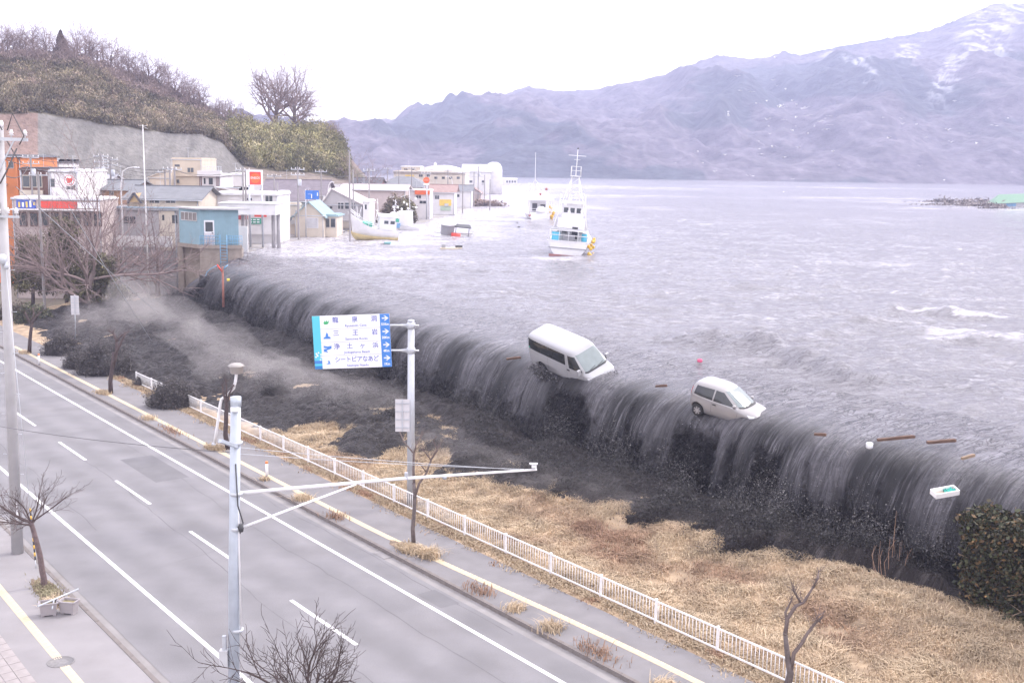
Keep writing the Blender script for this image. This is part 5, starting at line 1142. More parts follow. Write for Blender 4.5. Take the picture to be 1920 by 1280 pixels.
b.win((96, 302, 106, 309), (76, 310, 84, 317)); b.win((76, 310, 84, 318), m=green_s); b.band('balcony', 86, 309, 110, 318, grey_w, .8, -.4)
b = Bld('house', 'low white shed roofed house next to the orange block', 40, 60, 305, 168, 8, white_w, 0, rm=tile_dark, over=.4); b.win((48, 308, 56, 316))
b = Bld('warehouse', 'pale hall with a weathered light grey roof beside the round sign', 145, 188, 352, 150, 12, white_w, -.1, roof='gx', rh=1.6, rm=M('roof_pale', (.36, .36, .39), .7, .15, 1, .02, 4))
b = Bld('house', 'grey tiled house with orange brown wall under the tall thin mast', 188, 245, 356, 146, 9, wallm('rust', (.42, .25, .16)), -.1, roof='gx', rh=1.1, rm=tile_grey, over=.6); b.win((205, 358, 214, 366)); b.band('shop_board', 196, 371, 218, 377, yellow_s)
b = Bld('house', 'long dark tiled house with a small front gable', 238, 372, 374, 141, 10, cream, -.1, roof='gx', rh=1.5, rm=tile_grey, over=.6); b.win((310, 375, 330, 381), (280, 375, 300, 381))
(a, z1), (c_, z2) = b.L(246, 362), b.L(267, 376); MB().prism([(a, z2-.2), (c_, z2-.2), ((a+c_)/2, z1)], (0, -.9, 0), (1, 0, 0), (0, 0, 1), (0, 3, 0)).build('dormer', wallm('ochre', (.5, .36, .2)), b.rt); MB().bar((a-.2, -1, z2-.3), ((a+c_)/2, -1, z1+.05), .2, .25).bar((c_+.2, -1, z2-.3), ((a+c_)/2, -1, z1+.05), .2, .25).build('dormer_roof', tile_dark, b.rt)
b = Bld('supermarket', 'low shop with long blue and red banners over its front', 22, 188, 373, 134, 6, pink_w, -.1, rm=tin_white, over=.1)
b.band('blue_banner', 31, 373, 68, 391, blue_s); b.band('red_banner', 75, 377, 145, 391, red_s); b.band('white_banner', 146, 379, 187, 391, sw); b.band('canopy', 25, 391, 188, 395, white_w, 1.6, -.8); b.win(*[(x, 398, x+16, 425) for x in range(36, 190, 20)], fm=brown_w)
for k in range(5): b.band('banner_mark', 35+7*k, 376+rnd.uniform(0, 4), 39+7*k, 386+rnd.uniform(-3, 3), sw if k % 2 else yellow_s, .02, -.155)
b = Bld('long_shed', 'long pale grey shed with a light blue eave behind the bare trees', 190, 330, 392, 140, 10, grey_w, -.1, rm=tin_white, over=.3); b.band('eave', 188, 386, 338, 391, M('eave_blue', (.32, .42, .5), .6), .5, -.35)
b.band('cream_wall', 298, 393, 330, 470, cream, .1, -.04); b.win((231, 405, 256, 420), (304, 402, 309, 414), (322, 402, 334, 420), fm=grey_w); b.band('low_wall', 190, 440, 330, 462, white_w, .2, -1.5)
# --- on the terrace behind the flooded quay
b = Bld('office_block', 'beige three storey block with few small windows before the grey embankment', 321, 378, 299, 184, 9, beige, TZ, rm=beige, over=.05)
b.win((351, 314, 364, 324), (331, 336, 337, 344), fm=beige); b.win((327, 308, 338, 313), fm=beige); b.band('ledge', 321, 329, 378, 331, beige, .4, -.15)
b = Bld('annex', 'low beige annex with a sloping roof beside the three storey block', 278, 321, 334, 182, 8, beige, 0, roof='shed', rh=1.6, rm=beige, over=.15); b.band('panel', 292, 340, 306, 350, cream, .06, -.03)
b = Bld('house', 'white balcony house with brown side walls and rooftop railings', 374, 413, 329, 176, 8, white_w, TZ, rm=white_w, over=.3); b.win((382, 333, 386, 346), (391, 333, 400, 347)); b.band('side_wall', 373.5, 330, 379, 362, brown_w, .1, -.05); b.band('side_wall', 405, 330, 413, 360, M('wall_mauve', (.3, .25, .25), .8), .1, -.05); b.band('balcony', 372, 320, 416, 331, white_w, .9, -.3)
mb = MB()
for k in range(9): x = .3+k*.35; mb.tube((x, 1, b.h+.2), (x, 1, b.h+1.4), .03, n=4)
mb.tube((.3, 1, b.h+1.4), (3.2, 1, b.h+1.4), .03, n=4).tube((.3, 1, b.h+.8), (3.2, 1, b.h+.8), .03, n=4).build('roof_railing', galv, b.rt)
Bld('house', 'ribbed white wall of a flat house between balcony house and red sign', 421, 455, 328, 192, 8, white_w, TZ, rm=tin_white, over=.1)
Bld('shed', 'small shed with a white tin roof below the ribbed white wall', 410, 448, 352, 165, 7, pink_w, TZ, roof='shed', rh=-.6, rm=tin_white)
b = Bld('station_office', 'low white flat building behind the petrol station canopy', 396, 520, 364, 150, 8, white_w, TZ, rm=tin_white, over=.2); b.win((461, 371, 466, 376), (468, 371, 473, 376)); b.win((497, 366, 512, 379)); b.band('fascia', 396, 364, 520, 367, white_w, .3, -.15)
b = Bld('house', 'long house under a wide purple grey roof', 490, 606, 366, 205, 13, white_w, TZ, roof='gx', rh=2.6, rm=tile_purple, over=.6)
b = Bld('house', 'small house with a purple hipped roof in front of the long roof', 530, 572, 378, 172, 7, white_w, TZ, roof='hip', rh=1.5, rm=tile_purple)
b = Bld('kiosk', 'narrow white kiosk with dark window beside the canopy', 517, 533, 362, 160, 4, white_w, TZ, rm=tin_white, over=.05); b.win((521, 366, 530, 378))
# petrol station canopy
cp = thing('station_canopy', 'white petrol station canopy on slim posts beside the blue gate house', 'canopy', at_z(485, 470, TZ)); D_ = 141.; o_ = Vector(cp.location)
p, q = at_d(425, 380, D_)-o_, at_d(528, 401, D_)-o_; BX(((p.x+q.x)/2, 2.5, (p.z+q.z)/2), (q.x-p.x, 5, p.z-q.z)).build('roof_slab', white_w, cp); BX(((p.x+q.x)/2, 2.5, p.z+.08), (q.x-p.x+.3, 5.3, .12)).build('roof_edge', tin_white, cp)
for x in (522, 512, 455): v = at_d(x, 400, D_+1)-o_; MB().tube((v.x, v.y, v.z), (v.x, v.y, 0), .22, n=10).build('post', grey_w, cp)
for nm, r, m in (('red_board', (446, 404, 465, 412), M('panel_maroon', (.35, .05, .06), .5)), ('red_band', (477, 402, 500, 407), red_s), ('green_board', (468, 409, 490, 420), green_s), ('back_wall', (446, 413, 520, 440), white_w)):
    p, q = at_d(r[0], r[1], D_+8)-o_, at_d(r[2], r[3], D_+8)-o_; BX(((p.x+q.x)/2, p.y+(.2 if nm == 'back_wall' else 0), (p.z+q.z)/2), (q.x-p.x, .1, p.z-q.z)).build(nm, m, cp)
p, q = at_d(446, 424, D_-6)-o_, at_d(465, 462, D_-6)-o_; BX(((p.x+q.x)/2, p.y, p.z/2), (q.x-p.x, .3, p.z)).build('side_wall', white_w, cp)
for k in range(2):
    for j in range(3):
        p = at_d(470+7*j, 412+4.5*k, D_+7.9)-o_; BX((p.x, p.y, p.z), (.35, .03, .14)).build('price_mark', sw, cp)
# pole sign
es = thing('pole_sign', 'red square ENEOS filling station sign on two grey posts', 'sign', at_d(478, 400, 143)); es.location.z = TZ; o_ = Vector(es.location)
P2 = lambda x, y, D=143.: at_d(x, y, D)-o_
a, c = P2(462, 318.5), P2(492.5, 347); BX(((a.x+c.x)/2, 0, (a.z+c.z)/2), (c.x-a.x, .35, a.z-c.z)).build('sign_box', sw, es)
a, c = P2(468.5, 322), P2(490, 346.5); BX(((a.x+c.x)/2, -.2, (a.z+c.z)/2), (c.x-a.x, .06, a.z-c.z)).build('sign_panel', red_s, es)
mid = ((a.x+c.x)/2, (a.z+c.z)/2); MB().path([(mid[0], -.235, mid[1]), (mid[0], -.245, mid[1])], .62, 24).build('disc', M('panel_orange', (.7, .13, .03), .5), es)
o = linkmesh('lettering', text_mesh('ENEOS', .40, sw, 'lettering', 'CENTER', .95, bold=.0), es); o.location = (mid[0], -.26, mid[1]+.03); o.rotation_euler = (math.pi/2, 0, 0)
for x in (467, 490.5): v = P2(x, 347); MB().tube((v.x, .1, a.z+.2), (v.x, .1, 0), .13, n=8).build('post', galv, es)
b = Bld('workshop', 'cream workshop with one dark window at the flooded quay', 522, 562, 384, 170, 9, cream, TZ-.3, rm=cream, over=.1); b.win((534, 406, 548, 416)); b.band('pipe', 554, 394, 558, 430, grey_w, .3, -.15)
b = Bld('boat_shed', 'cream shed with teal sheet roof standing in the flood water', 552, 607, 404, 164, 9, cream, TZ-.4, yaw=.0, roof='gy', rh=1.9, rm=tile_teal, over=.4); b.win((575, 408, 597, 428), m=M('shutter_grey', (.5, .49, .5), .6), frame=False); b.win((609.5, 409, 614, 427), (617, 409, 628, 427), y=.2) if False else None
b2 = Bld('shed_porch', 'glazed porch on the end of the teal roofed shed', 608, 631, 406, 165.5, 6, cream, TZ-.4, roof='flat', rm=tile_teal, over=.3); b2.win((611, 409, 618, 427), (620, 409, 629, 427), fm=grey_w)
b = Bld('net_house', 'large grey gabled storehouse with broken windows above the white boat', 603, 680, 384, 182, 14, grey_w, TZ-.4, roof='gya', rh=2.5, rm=M('roof_pinkwhite', (.56, .5, .5), .7, .1, 1), over=.3)
b.win((633, 379, 645, 393), (646.5, 379, 658, 393), (659.5, 379, 666, 393), (609, 386, 615, 392), (618, 386, 624, 392)); b.band('base_band', 603, 412, 680, 414, white_w, .3, -.1); b.band('foundation', 603, 415, 680, 428, wallm('tan', (.42, .37, .32)), .3, -.1)
b = Bld('stair_tower', 'narrow white end bay of the grey storehouse', 680.5, 692, 379, 179, 7, white_w, TZ-.4, rm=tin_white, over=.2); b.win((684, 383, 688, 393))
b = Bld('house', 'pale house with long low roof behind the storehouse', 640, 760, 356, 215, 10, pink_w, TZ, roof='gx', rh=.9, rm=M('roof_pinkwhite'), over=.5)
b = Bld('house', 'dark roofed house below the end of the bamboo slope', 660, 712, 345, 235, 10, brown_w, TZ, roof='gx', rh=1.1, rm=tile_dark); b.win((668, 342, 680, 347))
b = Bld('house', 'broad house under a blue grey hipped roof before the white factory', 714, 792, 349, 262, 14, white_w, TZ, roof='hip', rh=2.1, rm=tile_grey, over=.7); b.win((722, 351, 738, 358), (750, 351, 766, 358))
b = Bld('factory', 'long cream fish factory with a row of small square windows', 738, 872, 322, 325, 30, cream, TZ, rm=cream, over=.2)
b.win(*[(x, 331, x+6.5, 336) for x in (814, 828, 842, 856)], (785, 327, 793, 332), (800, 327, 806, 332), fm=cream); b.band('sign_panel', 760, 328, 776, 332, yellow_s); b.band('trim', 738, 325, 872, 326.5, brown_w, .2)
b = Bld('factory_upper', 'cream upper storey on the fish factory roof', 752, 788, 313, 338, 12, cream, TZ, rm=tin_white, over=.2); b.win((757, 316, 765, 319), (771, 316, 777, 319), fm=cream)
b = Bld('vaulted_hall', 'white low vaulted roof with a small ridge turret behind the factory', 780, 868, 319, 352, 26, white_w, TZ, roof='vault', rh=1.6, rm=tin_white); MB().lathe((b.w*.38, 6, b.h+1.5), [(.5, 0), (.5, .5), (.1, 1.0)], 8).build('turret', tin_white, b.rt)
b = Bld('ice_plant', 'tall pale plant building with a sloping roof at the harbour end', 866, 921, 322, 415, 26, white_w, TZ, roof='gx', rh=2.6, rm=M('roof_palegrey', (.5, .48, .5), .7), over=.4); b.win((903, 338, 908, 343), (880, 338, 886, 343))
tk = MB().lathe((0, 0, 0), [(3.1, 0), (3.1, 8.6), (2.9, 9.8), (2.2, 11), (1.0, 11.6)], 28).build('storage_tank', white_w); tk.location = at_d(926, 330, 420); tk.location.z = TZ; tag(tk, 'rounded white storage tank at the end of the harbour buildings', 'tank')
b = Bld('quay_shed', 'low white shed with a row of windows on the far quay', 933, 970, 335.5, 600, 20, white_w, TZ-.4, rm=tin_white, over=.2, yaw=0); b.win(*[(x, 338.5, x+3.4, 343) for x in (949, 954, 959, 964)], (936, 338.5, 941, 342), frame=False)
b = Bld('house', 'house with pinkish red roof and a yellow shutter near the factory', 800, 852, 361, 242, 10, white_w, TZ, roof='gx', rh=1.5, rm=tile_red, over=.6); b.win((802, 366, 812, 376), (815, 366, 824, 374)); b.band('shutter', 824, 374, 846, 386, yellow_s); b.band('garage_door', 826, 387, 845, 395, M('panel_palegreen', (.4, .5, .38), .6))
b = Bld('shop', 'small white shop with an orange sign band by the harbour', 766, 806, 358, 222, 8, white_w, TZ, rm=tin_white, over=.15); b.band('orange_band', 778, 357, 806, 365, M('panel_orange'), .3, -.2); b.band('teal_board', 755, 349, 766, 358, M('panel_teal', (.1, .5, .45), .5), .2, -.2); b.win((780, 366, 790, 372), (786, 376, 800, 382))
b = Bld('house', 'white house with blue grey roof beside the red roofed house', 848, 884, 358, 285, 10, white_w, TZ, roof='gx', rh=1.3, rm=tile_grey, over=.5); b.win((852, 364, 862, 370))
b = Bld('house', 'pale narrow house at the water edge before the ice plant', 872, 902, 362, 300, 10, pink_w, TZ, roof='gy', rh=1.4, rm=tile_red); b.win((876, 366, 884, 372))
# poles of the town
pole_mat = M('town_pole', (.3, .28, .28), .8, .1)
mpole = MB().tube((0, 0, 0), (0, 0, 1), .16, .11, n=6).mesh('shaft', pole_mat)
PL = {(57, 290): 'utility pole with two crossarms before the brown restaurant', (71, 322): 'slim pole between the blue and red shop banners', (189, 288): 'tall pole with three crossarms rising by the pale hall', (206, 294): 'two armed pole close behind the three armed one', (318, 312): 'pole at the left edge of the beige three storey block', (327, 313): 'pole before the lower windows of the beige block', (309, 318): 'short pole before the low beige annex',
    (455, 314): 'pole just beside the red square station sign', (460, 316): 'bare pole squeezed against the red station sign', (514, 326): 'pole beyond the red station sign over the flat office', (520, 342): 'short dark pole by the narrow white kiosk', (558, 313): 'two armed pole with transformer before the purple roof', (602, 318): 'pole beside the blue road sign below the bamboo', (655, 283): 'tallest plain pole, standing before the grey storehouse',
    (662, 318): 'plain pole behind the storehouse roof', (692, 316): 'pole above the narrow white end bay', (727, 314): 'thin pole left of the cream factory', (748, 318): 'plain pole over the blue grey hipped roof', (772, 314): 'pole before the factory upper storey', (799, 322): 'pole carrying a crossarm behind the round orange sign', (803, 330): 'plain pole close to the round orange sign', (840, 318): 'pole before the factory window row',
    (868, 322): 'pole at the right end of the factory', (889, 322): 'pole before the tall pale plant', (897, 312): 'two armed pole with transformer by the tall plant', (909, 328): 'plain pole before the plant end wall', (919, 336): 'plain pole at the water edge below the storage tank'}
for x, yt, D, n in [(57, 290, 140, 2), (71, 322, 118, 1), (189, 288, 150, 3), (206, 294, 152, 2), (318, 312, 150, 1), (327, 313, 148, 1), (309, 318, 155, 1), (455, 314, 144, 1), (460, 316, 146, 0), (514, 326, 160, 1), (520, 342, 155, 0), (558, 313, 158, 2), (602, 318, 188, 1), (655, 283, 156, 0), (662, 318, 172, 0), (692, 316, 190, 1), (727, 314, 300, 1), (748, 318, 260, 0), (772, 314, 250, 1), (799, 322, 226, 1), (803, 330, 224, 0), (840, 318, 270, 1), (868, 322, 250, 1), (889, 322, 290, 1), (897, 312, 300, 2), (909, 328, 320, 0), (919, 336, 270, 0)]:
    z0 = TZ if x > 462 else 0; tp = at_d(x, yt, D); rt = thing('town_pole', PL[(x, yt)], 'utility pole', (tp.x, tp.y, z0), rnd.uniform(-.3, .3), 'utility poles of the town')
    o = linkmesh('shaft', mpole, rt); h = tp.z-z0; o.scale = (1, 1, h)
    for k in range(n):
        z = h-.35-.75*k; ar = MB().bar((-1.0, 0, z), (1.0, 0, z), .09, .1).build('crossarm', galv, rt)
        for q_ in (-.9, -.3, .3, .9): MB().lathe((q_, 0, z+.05), [(.04, 0), (.07, .1), (.03, .25)], 6).build('insulator', white_w, ar)
    if n > 1: MB().lathe((.3, -.1, h-2.6), [(.25, 0), (.28, .1), (.28, .8), (.2, .9)], 8).build('transformer', galv, rt)
ms_ = thing('antenna_mast', 'very tall thin white mast rising above the town roofs', 'mast', (*at_d(270, 300, 132)[:2], 0)); h = at_d(269, 234, 132).z; MB().tube((0, 0, 0), (0, 0, h), .11, .06, n=6).build('shaft', white_w, ms_); MB().bar((-.45, 0, h-.1), (.45, 0, h-.1), .05).bar((0, 0, h-.2), (.5, .2, h-.45), .04).build('antenna', white_w, ms_)
def curved_lamp(x0, y0, x1, y1, D, lab):
    z0 = TZ if x0 > 335 else 0; p0, p1 = at_d(x0, y0, D), at_d(x1, y1, D); rt = thing('town_lamp', lab, 'street lamp', (p0.x, p0.y, z0)); h = p1.z-z0; e = p1.x-p0.x
    MB().path([(0, 0, 0), (0, 0, h*.9-.8), (e*.15, 0, h-.55), (e*.5, 0, h-.12), (e, 0, h)], [.1, .09, .07, .06, .05], 7).build('post', white_w, rt); BX((e, 0, h-.06), (.6, .25, .12)).build('lamp_head', sw, rt)
curved_lamp(226, 330, 256, 313, 136, 'white curved lamp arching over the low town roofs'); curved_lamp(615, 330, 623, 341, 190, 'small curved lamp below the bamboo slope'); curved_lamp(848, 345, 838, 330, 262, 'thin curved lamp before the long factory')
rs_ = thing('guide_sign', 'blue road sign with white arrows above the teal roofed shed', 'road sign', (*at_d(585, 365, 163)[:2], TZ)); o_ = Vector(rs_.location); a, c = at_d(572.5, 357, 163)-o_, at_d(598, 374, 163)-o_
BX(((a.x+c.x)/2, 0, (a.z+c.z)/2), (c.x-a.x, .06, a.z-c.z)).build('panel', M('panel_roadblue', (.04, .17, .55), .4), rs_); MB().tube((a.x, .1, a.z+.1), (a.x, .1, 0), .08, n=6).build('post', galv, rs_)
MB().bar((a.x+.9, -.05, (a.z+c.z)/2+.1), (a.x+.35, -.05, (a.z+c.z)/2+.1), .03, .12, (0, 1, 0)).bar((a.x+.9, -.05, (a.z+c.z)/2+.12), (a.x+.9, -.05, c.z+.15), .12, .03, (0, 1, 0)).build('arrow', sw, rs_); MB().bar((c.x-.2, -.05, a.z-.3), (c.x-.2, -.05, c.z+.5), .12, .03, (0, 1, 0)).build('arrow', sw, rs_)
rs_ = thing('round_shop_sign', 'round orange and white sign on a grey pole by the harbour shop', 'sign', (*at_d(800, 365, 220)[:2], TZ)); o_ = Vector(rs_.location); c = at_d(799.5, 338, 220)-o_
MB().tube((0, 0.2, 0), (0, .2, c.z+.2), .14, n=7).build('post', galv, rs_); MB().path([(c.x, .1, c.z), (c.x, -.1, c.z)], .62, 20).build('disc', M('panel_orange'), rs_); MB().bar((c.x-.45, -.12, c.z), (c.x+.45, -.12, c.z), .04, .16, (0, 1, 0)).build('stripe', sw, rs_); BX((c.x, 0, c.z-.75), (1.1, .15, .35)).build('lower_panel', sw, rs_)
wg = 'power lines of the town'
for (x0, y0, x1, y1, D0, D1, sg_) in [(189, 292, 318, 316, 150, 150, .8), (189, 299, 318, 322, 150, 150, .8), (318, 316, 455, 318, 150, 144, .8), (57, 296, 189, 292, 140, 150, .7), (455, 318, 558, 318, 144, 158, .8), (558, 322, 692, 320, 158, 190, .9), (10, 330, 57, 300, 60, 140, .8), (772, 318, 868, 326, 250, 250, .7), (868, 326, 909, 330, 250, 320, .5)]:
    cable(at_d(x0, y0, D0), at_d(x1, y1, D1), sg_, .03, 'power_line', 'dark power line sagging between poles of the town', 10, wire_mat, wg)
for (x0, y0, x1, y1, D0, D1, sg_) in [(57, 303, 189, 300, 140, 150, .9), (189, 306, 309, 326, 150, 155, .9), (206, 297, 327, 318, 152, 148, .7), (327, 318, 455, 322, 148, 144, .9), (455, 325, 514, 330, 144, 160, .5), (514, 330, 558, 320, 160, 158, .4), (558, 327, 602, 322, 158, 188, .5), (602, 322, 692, 321, 188, 190, .7), (692, 320, 772, 320, 190, 250, .6), (772, 322, 840, 322, 250, 270, .5), (12, 300, 189, 296, 60, 150, 1.2), (12, 262, 57, 292, 47, 140, 1)]:
    cable(at_d(x0, y0, D0), at_d(x1, y1, D1), sg_, .022, 'power_line', 'dark power line sagging between poles of the town', 10, wire_mat, wg)
dg_ = 'diagonal stay wires at the left'
cable(at_d(128, 385, 60), at_d(285, 640, 92), .1, .02, 'stay_wire', 'pale diagonal stay wire slanting down before the big bare tree', 6, galv, dg_); cable(at_d(30, 350, 50), at_d(300, 590, 110), .1, .02, 'stay_wire', 'pale diagonal stay wire slanting down before the big bare tree', 6, galv, dg_)

# ------------------------------------------------------------------ blue gate house on concrete legs
gp = at_z(377, 498, 4.6); gh = thing('gate_house', 'pale blue ribbed gate house on concrete legs standing in the overflow', 'gate house', (gp.x, gp.y, 0)); D_ = gp.y
G = lambda x, y, D=D_: at_d(x, y, D)-Vector((gp.x, gp.y, 0))
zf, ze = G(377, 459).z, G(377, 393).z
fx1 = G(446, 459).x; lx, ly = G(337, 455, D_+3.2).x, 3.2
blue_sid = M('blue_siding', (.27, .41, .47), .6, .08, 1.2, stain=.1); dconc = M('gate_concrete', (.33, .28, .24), .9, .15, 1.2, .01, 10, stain=.45)
A, B_ = Vector((0, 0, 0)), Vector((fx1, .5, 0)); Lc = Vector((lx, ly, 0)); Dc_ = B_+(Lc-A)
body = MB().prism([(0, 0)], (0, 0, 0), (1, 0, 0), (0, 1, 0), (0, 0, 1)) if False else MB()
def quadbox(pts, z0, z1): n = len(pts); return MB().add([(p.x, p.y, z0) for p in pts]+[(p.x, p.y, z1) for p in pts], [tuple(range(n))[::-1], tuple(range(n, 2*n))]+[(i, (i+1) % n, n+(i+1) % n, n+i) for i in range(n)])
quadbox([A, B_, Dc_, Lc], zf, ze).build('walls', blue_sid, gh)
cen = (A+B_+Dc_+Lc)/4; ex = [cen+(p-cen)*1.14 for p in (A, B_, Dc_, Lc)]; quadbox([ex[0]+Vector((-.3, -.3, 0)), ex[1]+Vector((.9, -.3, 0)), ex[2], ex[3]], ze+.02, ze+.2).build('roof', M('gate_roof', (.5, .49, .5), .6, .1), gh)
fd = (B_-A).normalized(); fn = Vector((fd.y, -fd.x, 0)); ld = (Lc-A).normalized(); ln = Vector((-abs(ld.y), ld.x if ld.x < 0 else -ld.x, 0)); ln = Vector((ld.y, -ld.x, 0)); ln = -ln if ln.dot(A-cen) < 0 else ln
Lf = (B_-A).length
for k in range(23):
    p = A+fd*(Lf*(k+.5)/23)+fn*.02; MB().bar((p.x, p.y, zf+.03), (p.x, p.y, ze-.02), .07, .05, fn).build('siding_rib', blue_sid, gh)
def on_front(u0, u1, z0, z1, nm, m, off, par=None, th=.06):
    p = A+fd*(u0+u1)/2+fn*off; o = MB().box((0, 0, 0), (u1-u0, th, z1-z0)).build(nm, m, par or gh); o.location = (p.x, p.y, (z0+z1)/2); o.rotation_euler = (0, 0, math.atan2(fd.y, fd.x)); return o
u = lambda x: (G(x, 440).x)/fd.x
dr = on_front(u(383), u(401.5), zf+.02, G(383, 413).z, 'door', sw, .09); pw = on_front(u(385.5), u(399), G(385, 434).z, G(385, 416).z, 'door_pane', glass_dark, .13); on_front(u(384), u(400.5), zf+.1, G(385, 437).z, 'door_panel', M('door_pale', (.6, .57, .6), .5), .125); on_front(u(397.5), u(399.5), G(385, 437).z-.05, G(385, 437).z+.08, 'door_handle', dark_iron, .17)
wz0, wz1 = ze-1.35, ze-.35
for k in range(4):
    p = A+(Lc-A)*(.12+.76*(k+.5)/4)+ln*.05; L_ = (Lc-A).length*.76/4; o = MB().box((0, 0, 0), (L_*.94, .08, wz1-wz0)).build('window', white_w, gh); o.location = (p.x, p.y, (wz0+wz1)/2); o.rotation_euler = (0, 0, math.atan2(ld.y, ld.x)); BX((0, 0, 0), (L_*.8, .11, (wz1-wz0)*.84)).build('pane', M('dusty_glass', (.22, .2, .19), .3), o)
slab = quadbox([A+Vector((-.1, -.35, 0)), B_+Vector((.45, -.3, 0)), Dc_+Vector((.3, 0, 0)), Lc+Vector((-.25, 0, 0))], zf-.42, zf-.005).build('floor_slab', dconc, gh)
quadbox([A+Vector((-.05, -.2, 0)), B_+Vector((.35, -.2, 0)), B_+Vector((.2, 1.3, 0)), A+Vector((-.1, 1.2, 0))], -.3, zf-.42).build('leg', dconc, gh)
quadbox([Lc+Vector((-.15, -.45, 0)), Lc+Vector((.4, -.2, 0)), Lc+Vector((.6, .5, 0)), Lc+Vector((0, .5, 0))], -.3, zf-.42).build('leg', dconc, gh); quadbox([Lc+Vector((.5, .2, 0)), A+Vector((1.6, 1.4, 0)), A+Vector((1.6, 1.6, 0)), Lc+Vector((.5, .6, 0))], -.3, zf-.42).build('back_wall', dconc, gh)
rail_b = M('rail_blue', (.2, .42, .62), .5, .08); lad = thing('access_ladder', 'light blue steel ladder down the concrete leg of the gate house', 'ladder', Vector((gp.x, gp.y, 0))+A+fd*u(418.5)+fn*.5)
zt0, zb0 = zf+1.2, G(418, 499).z
for sx in (-.38, .38): MB().tube((sx, 0, zb0), (sx, 0, zt0), .045, n=6).build('stile', rail_b, lad)
for k in range(9): z = zb0+.15+k*.34; MB().tube((-.38, 0, z), (.38, 0, z), .03, n=5).build('rung', rail_b, lad)
for (u0, u1) in ((.0, u(411)), (u(426), Lf+.4)):
    for z in (.45, .9, 1.25): a_ = A+fd*u0+fn*.32; c_ = A+fd*u1+fn*.32; MB().tube((a_.x, a_.y, zf+z-.2), (c_.x, c_.y, zf+z-.2), .03, n=5).build('rail', rail_b, gh)
    n = 6
    for k in range(n+1): a_ = A+fd*(u0+(u1-u0)*k/n)+fn*.32; MB().tube((a_.x, a_.y, zf-.1), (a_.x, a_.y, zf+1.05), .025, n=5).build('baluster', rail_b, gh)
pp = at_z(418, 541, 4.9); rp = thing('warning_post', 'rusty red post with crossed arms rising from the overflow below the ladder', 'post', (pp.x, pp.y, 3.2)); Dp = pp.y
Pp = lambda x, y: at_d(x, y, Dp)-Vector(rp.location)
MB().tube((0, 0, 0), Pp(417.5, 500), .11, .09, n=8).build('shaft', M('rusty_red', (.32, .13, .1), .8, .3), rp); MB().tube(Pp(417, 510), Pp(407, 496), .07, n=6).build('arm', red_s, rp); MB().tube(Pp(418, 505), Pp(427, 497), .06, n=6).build('arm', rail_b, rp)
hr = thing('handrail', 'bent light blue handrail sticking out of the falling water', 'handrail', at_z(382, 530, 3.6)); Ph = lambda x, y: at_d(x, y, hr.location.y)-Vector(hr.location)
MB().path([Ph(381, 542), Ph(384, 524), Ph(388, 510), Ph(396, 503), Ph(408, 497)], .045, 6).build('rail', rail_b, hr)
# ------------------------------------------------------------------ boats
boat_w, boat_red, boat_yel, boat_grey = M('boat_white', (.74, .73, .74), .4, .06, 1, stain=.12), M('boat_antifoul', (.35, .14, .13), .6, .15), M('buoy_yellow', (.7, .43, .04), .5, .15, 4), M('boat_grey', (.3, .3, .32), .6, .1)
boat_blue, boat_cyan, boat_green = M('boat_blue', (.12, .18, .5), .5, .1), M('boat_cyan', (.1, .5, .68), .5, .1), M('boat_green', (.08, .42, .3), .5, .1)
def hull_mb(L, b, hd, rise, n=16, z0=-.7, flare=.12):
    mb = MB(); S = []
    for i in range(n+1):
        u = i/n; bw = b/2*(1-max(0, (u-.4)/.6)**2.4)*(.93+.07*min(1, u*4)); bw = max(bw, .03); sh_ = hd+rise*max(0, u-.25)**2/.56; kz = z0+(sh_-z0)*.75*max(0, (u-.8)/.2)**2
        x = u*L+(.1*L*max(0, (u-.75)/.25)**2)*0
        row = [(x-.08*L*max(0, (u-.7)/.3)**1.5, 0, kz)]
        for f, w in ((.2, .55), (.5, .85-flare*.3), (.8, .95), (1., 1.)): row.append((x-(1-f)*.1*L*max(0, (u-.7)/.3)**1.5, bw*(w-flare*(1-f)*max(0, u-.4)), kz+(sh_-kz)*f))
        S.append(row)
    for sg in (1, -1):
        b0 = len(mb.v)
        for row in S: mb.v += [(x, sg*y, z) for x, y, z in row]
        for i in range(n):
            for j in range(4):
                q = (b0+i*5+j, b0+(i+1)*5+j, b0+(i+1)*5+j+1, b0+i*5+j+1); mb.f.append(q if sg < 0 else q[::-1]); mb.sm.append(True)
    r = S[0]; mb.add([(x, y, z) for x, y, z in r]+[(x, -y, z) for x, y, z in r[::-1]], [tuple(range(10))])
    dk_ = [(x, y*.96, z-.28) for x, y, z in (row[4] for row in S)]; mb.add(dk_+[(x, -y, z) for x, y, z in dk_], [(i, n+1+i, n+2+i, i+1) for i in range(n)])
    return mb, S
def railing(mb, pts, h, r=.025, posts=True, rows=(1., .55)):
    for f in rows: mb.path([Vector(p)+Vector((0, 0, h*f)) for p in pts], r, 5, False)
    for p in pts: mb.tube(p, Vector(p)+Vector((0, 0, h)), r, n=5)
    return mb
def buoys(rt, c, n, sp, r=.22, m=None):
    for k in range(n):
        o = MB().lathe((0, 0, -r), [(r*.3, 0), (r*.8, r*.35), (r, r), (r*.8, r*1.65), (r*.3, r*2)], 10).build('buoy', m or boat_yel, rt); o.location = Vector(c)+Vector((rnd.gauss(0, sp[0]), rnd.gauss(0, sp[1]), rnd.gauss(0, sp[2])))
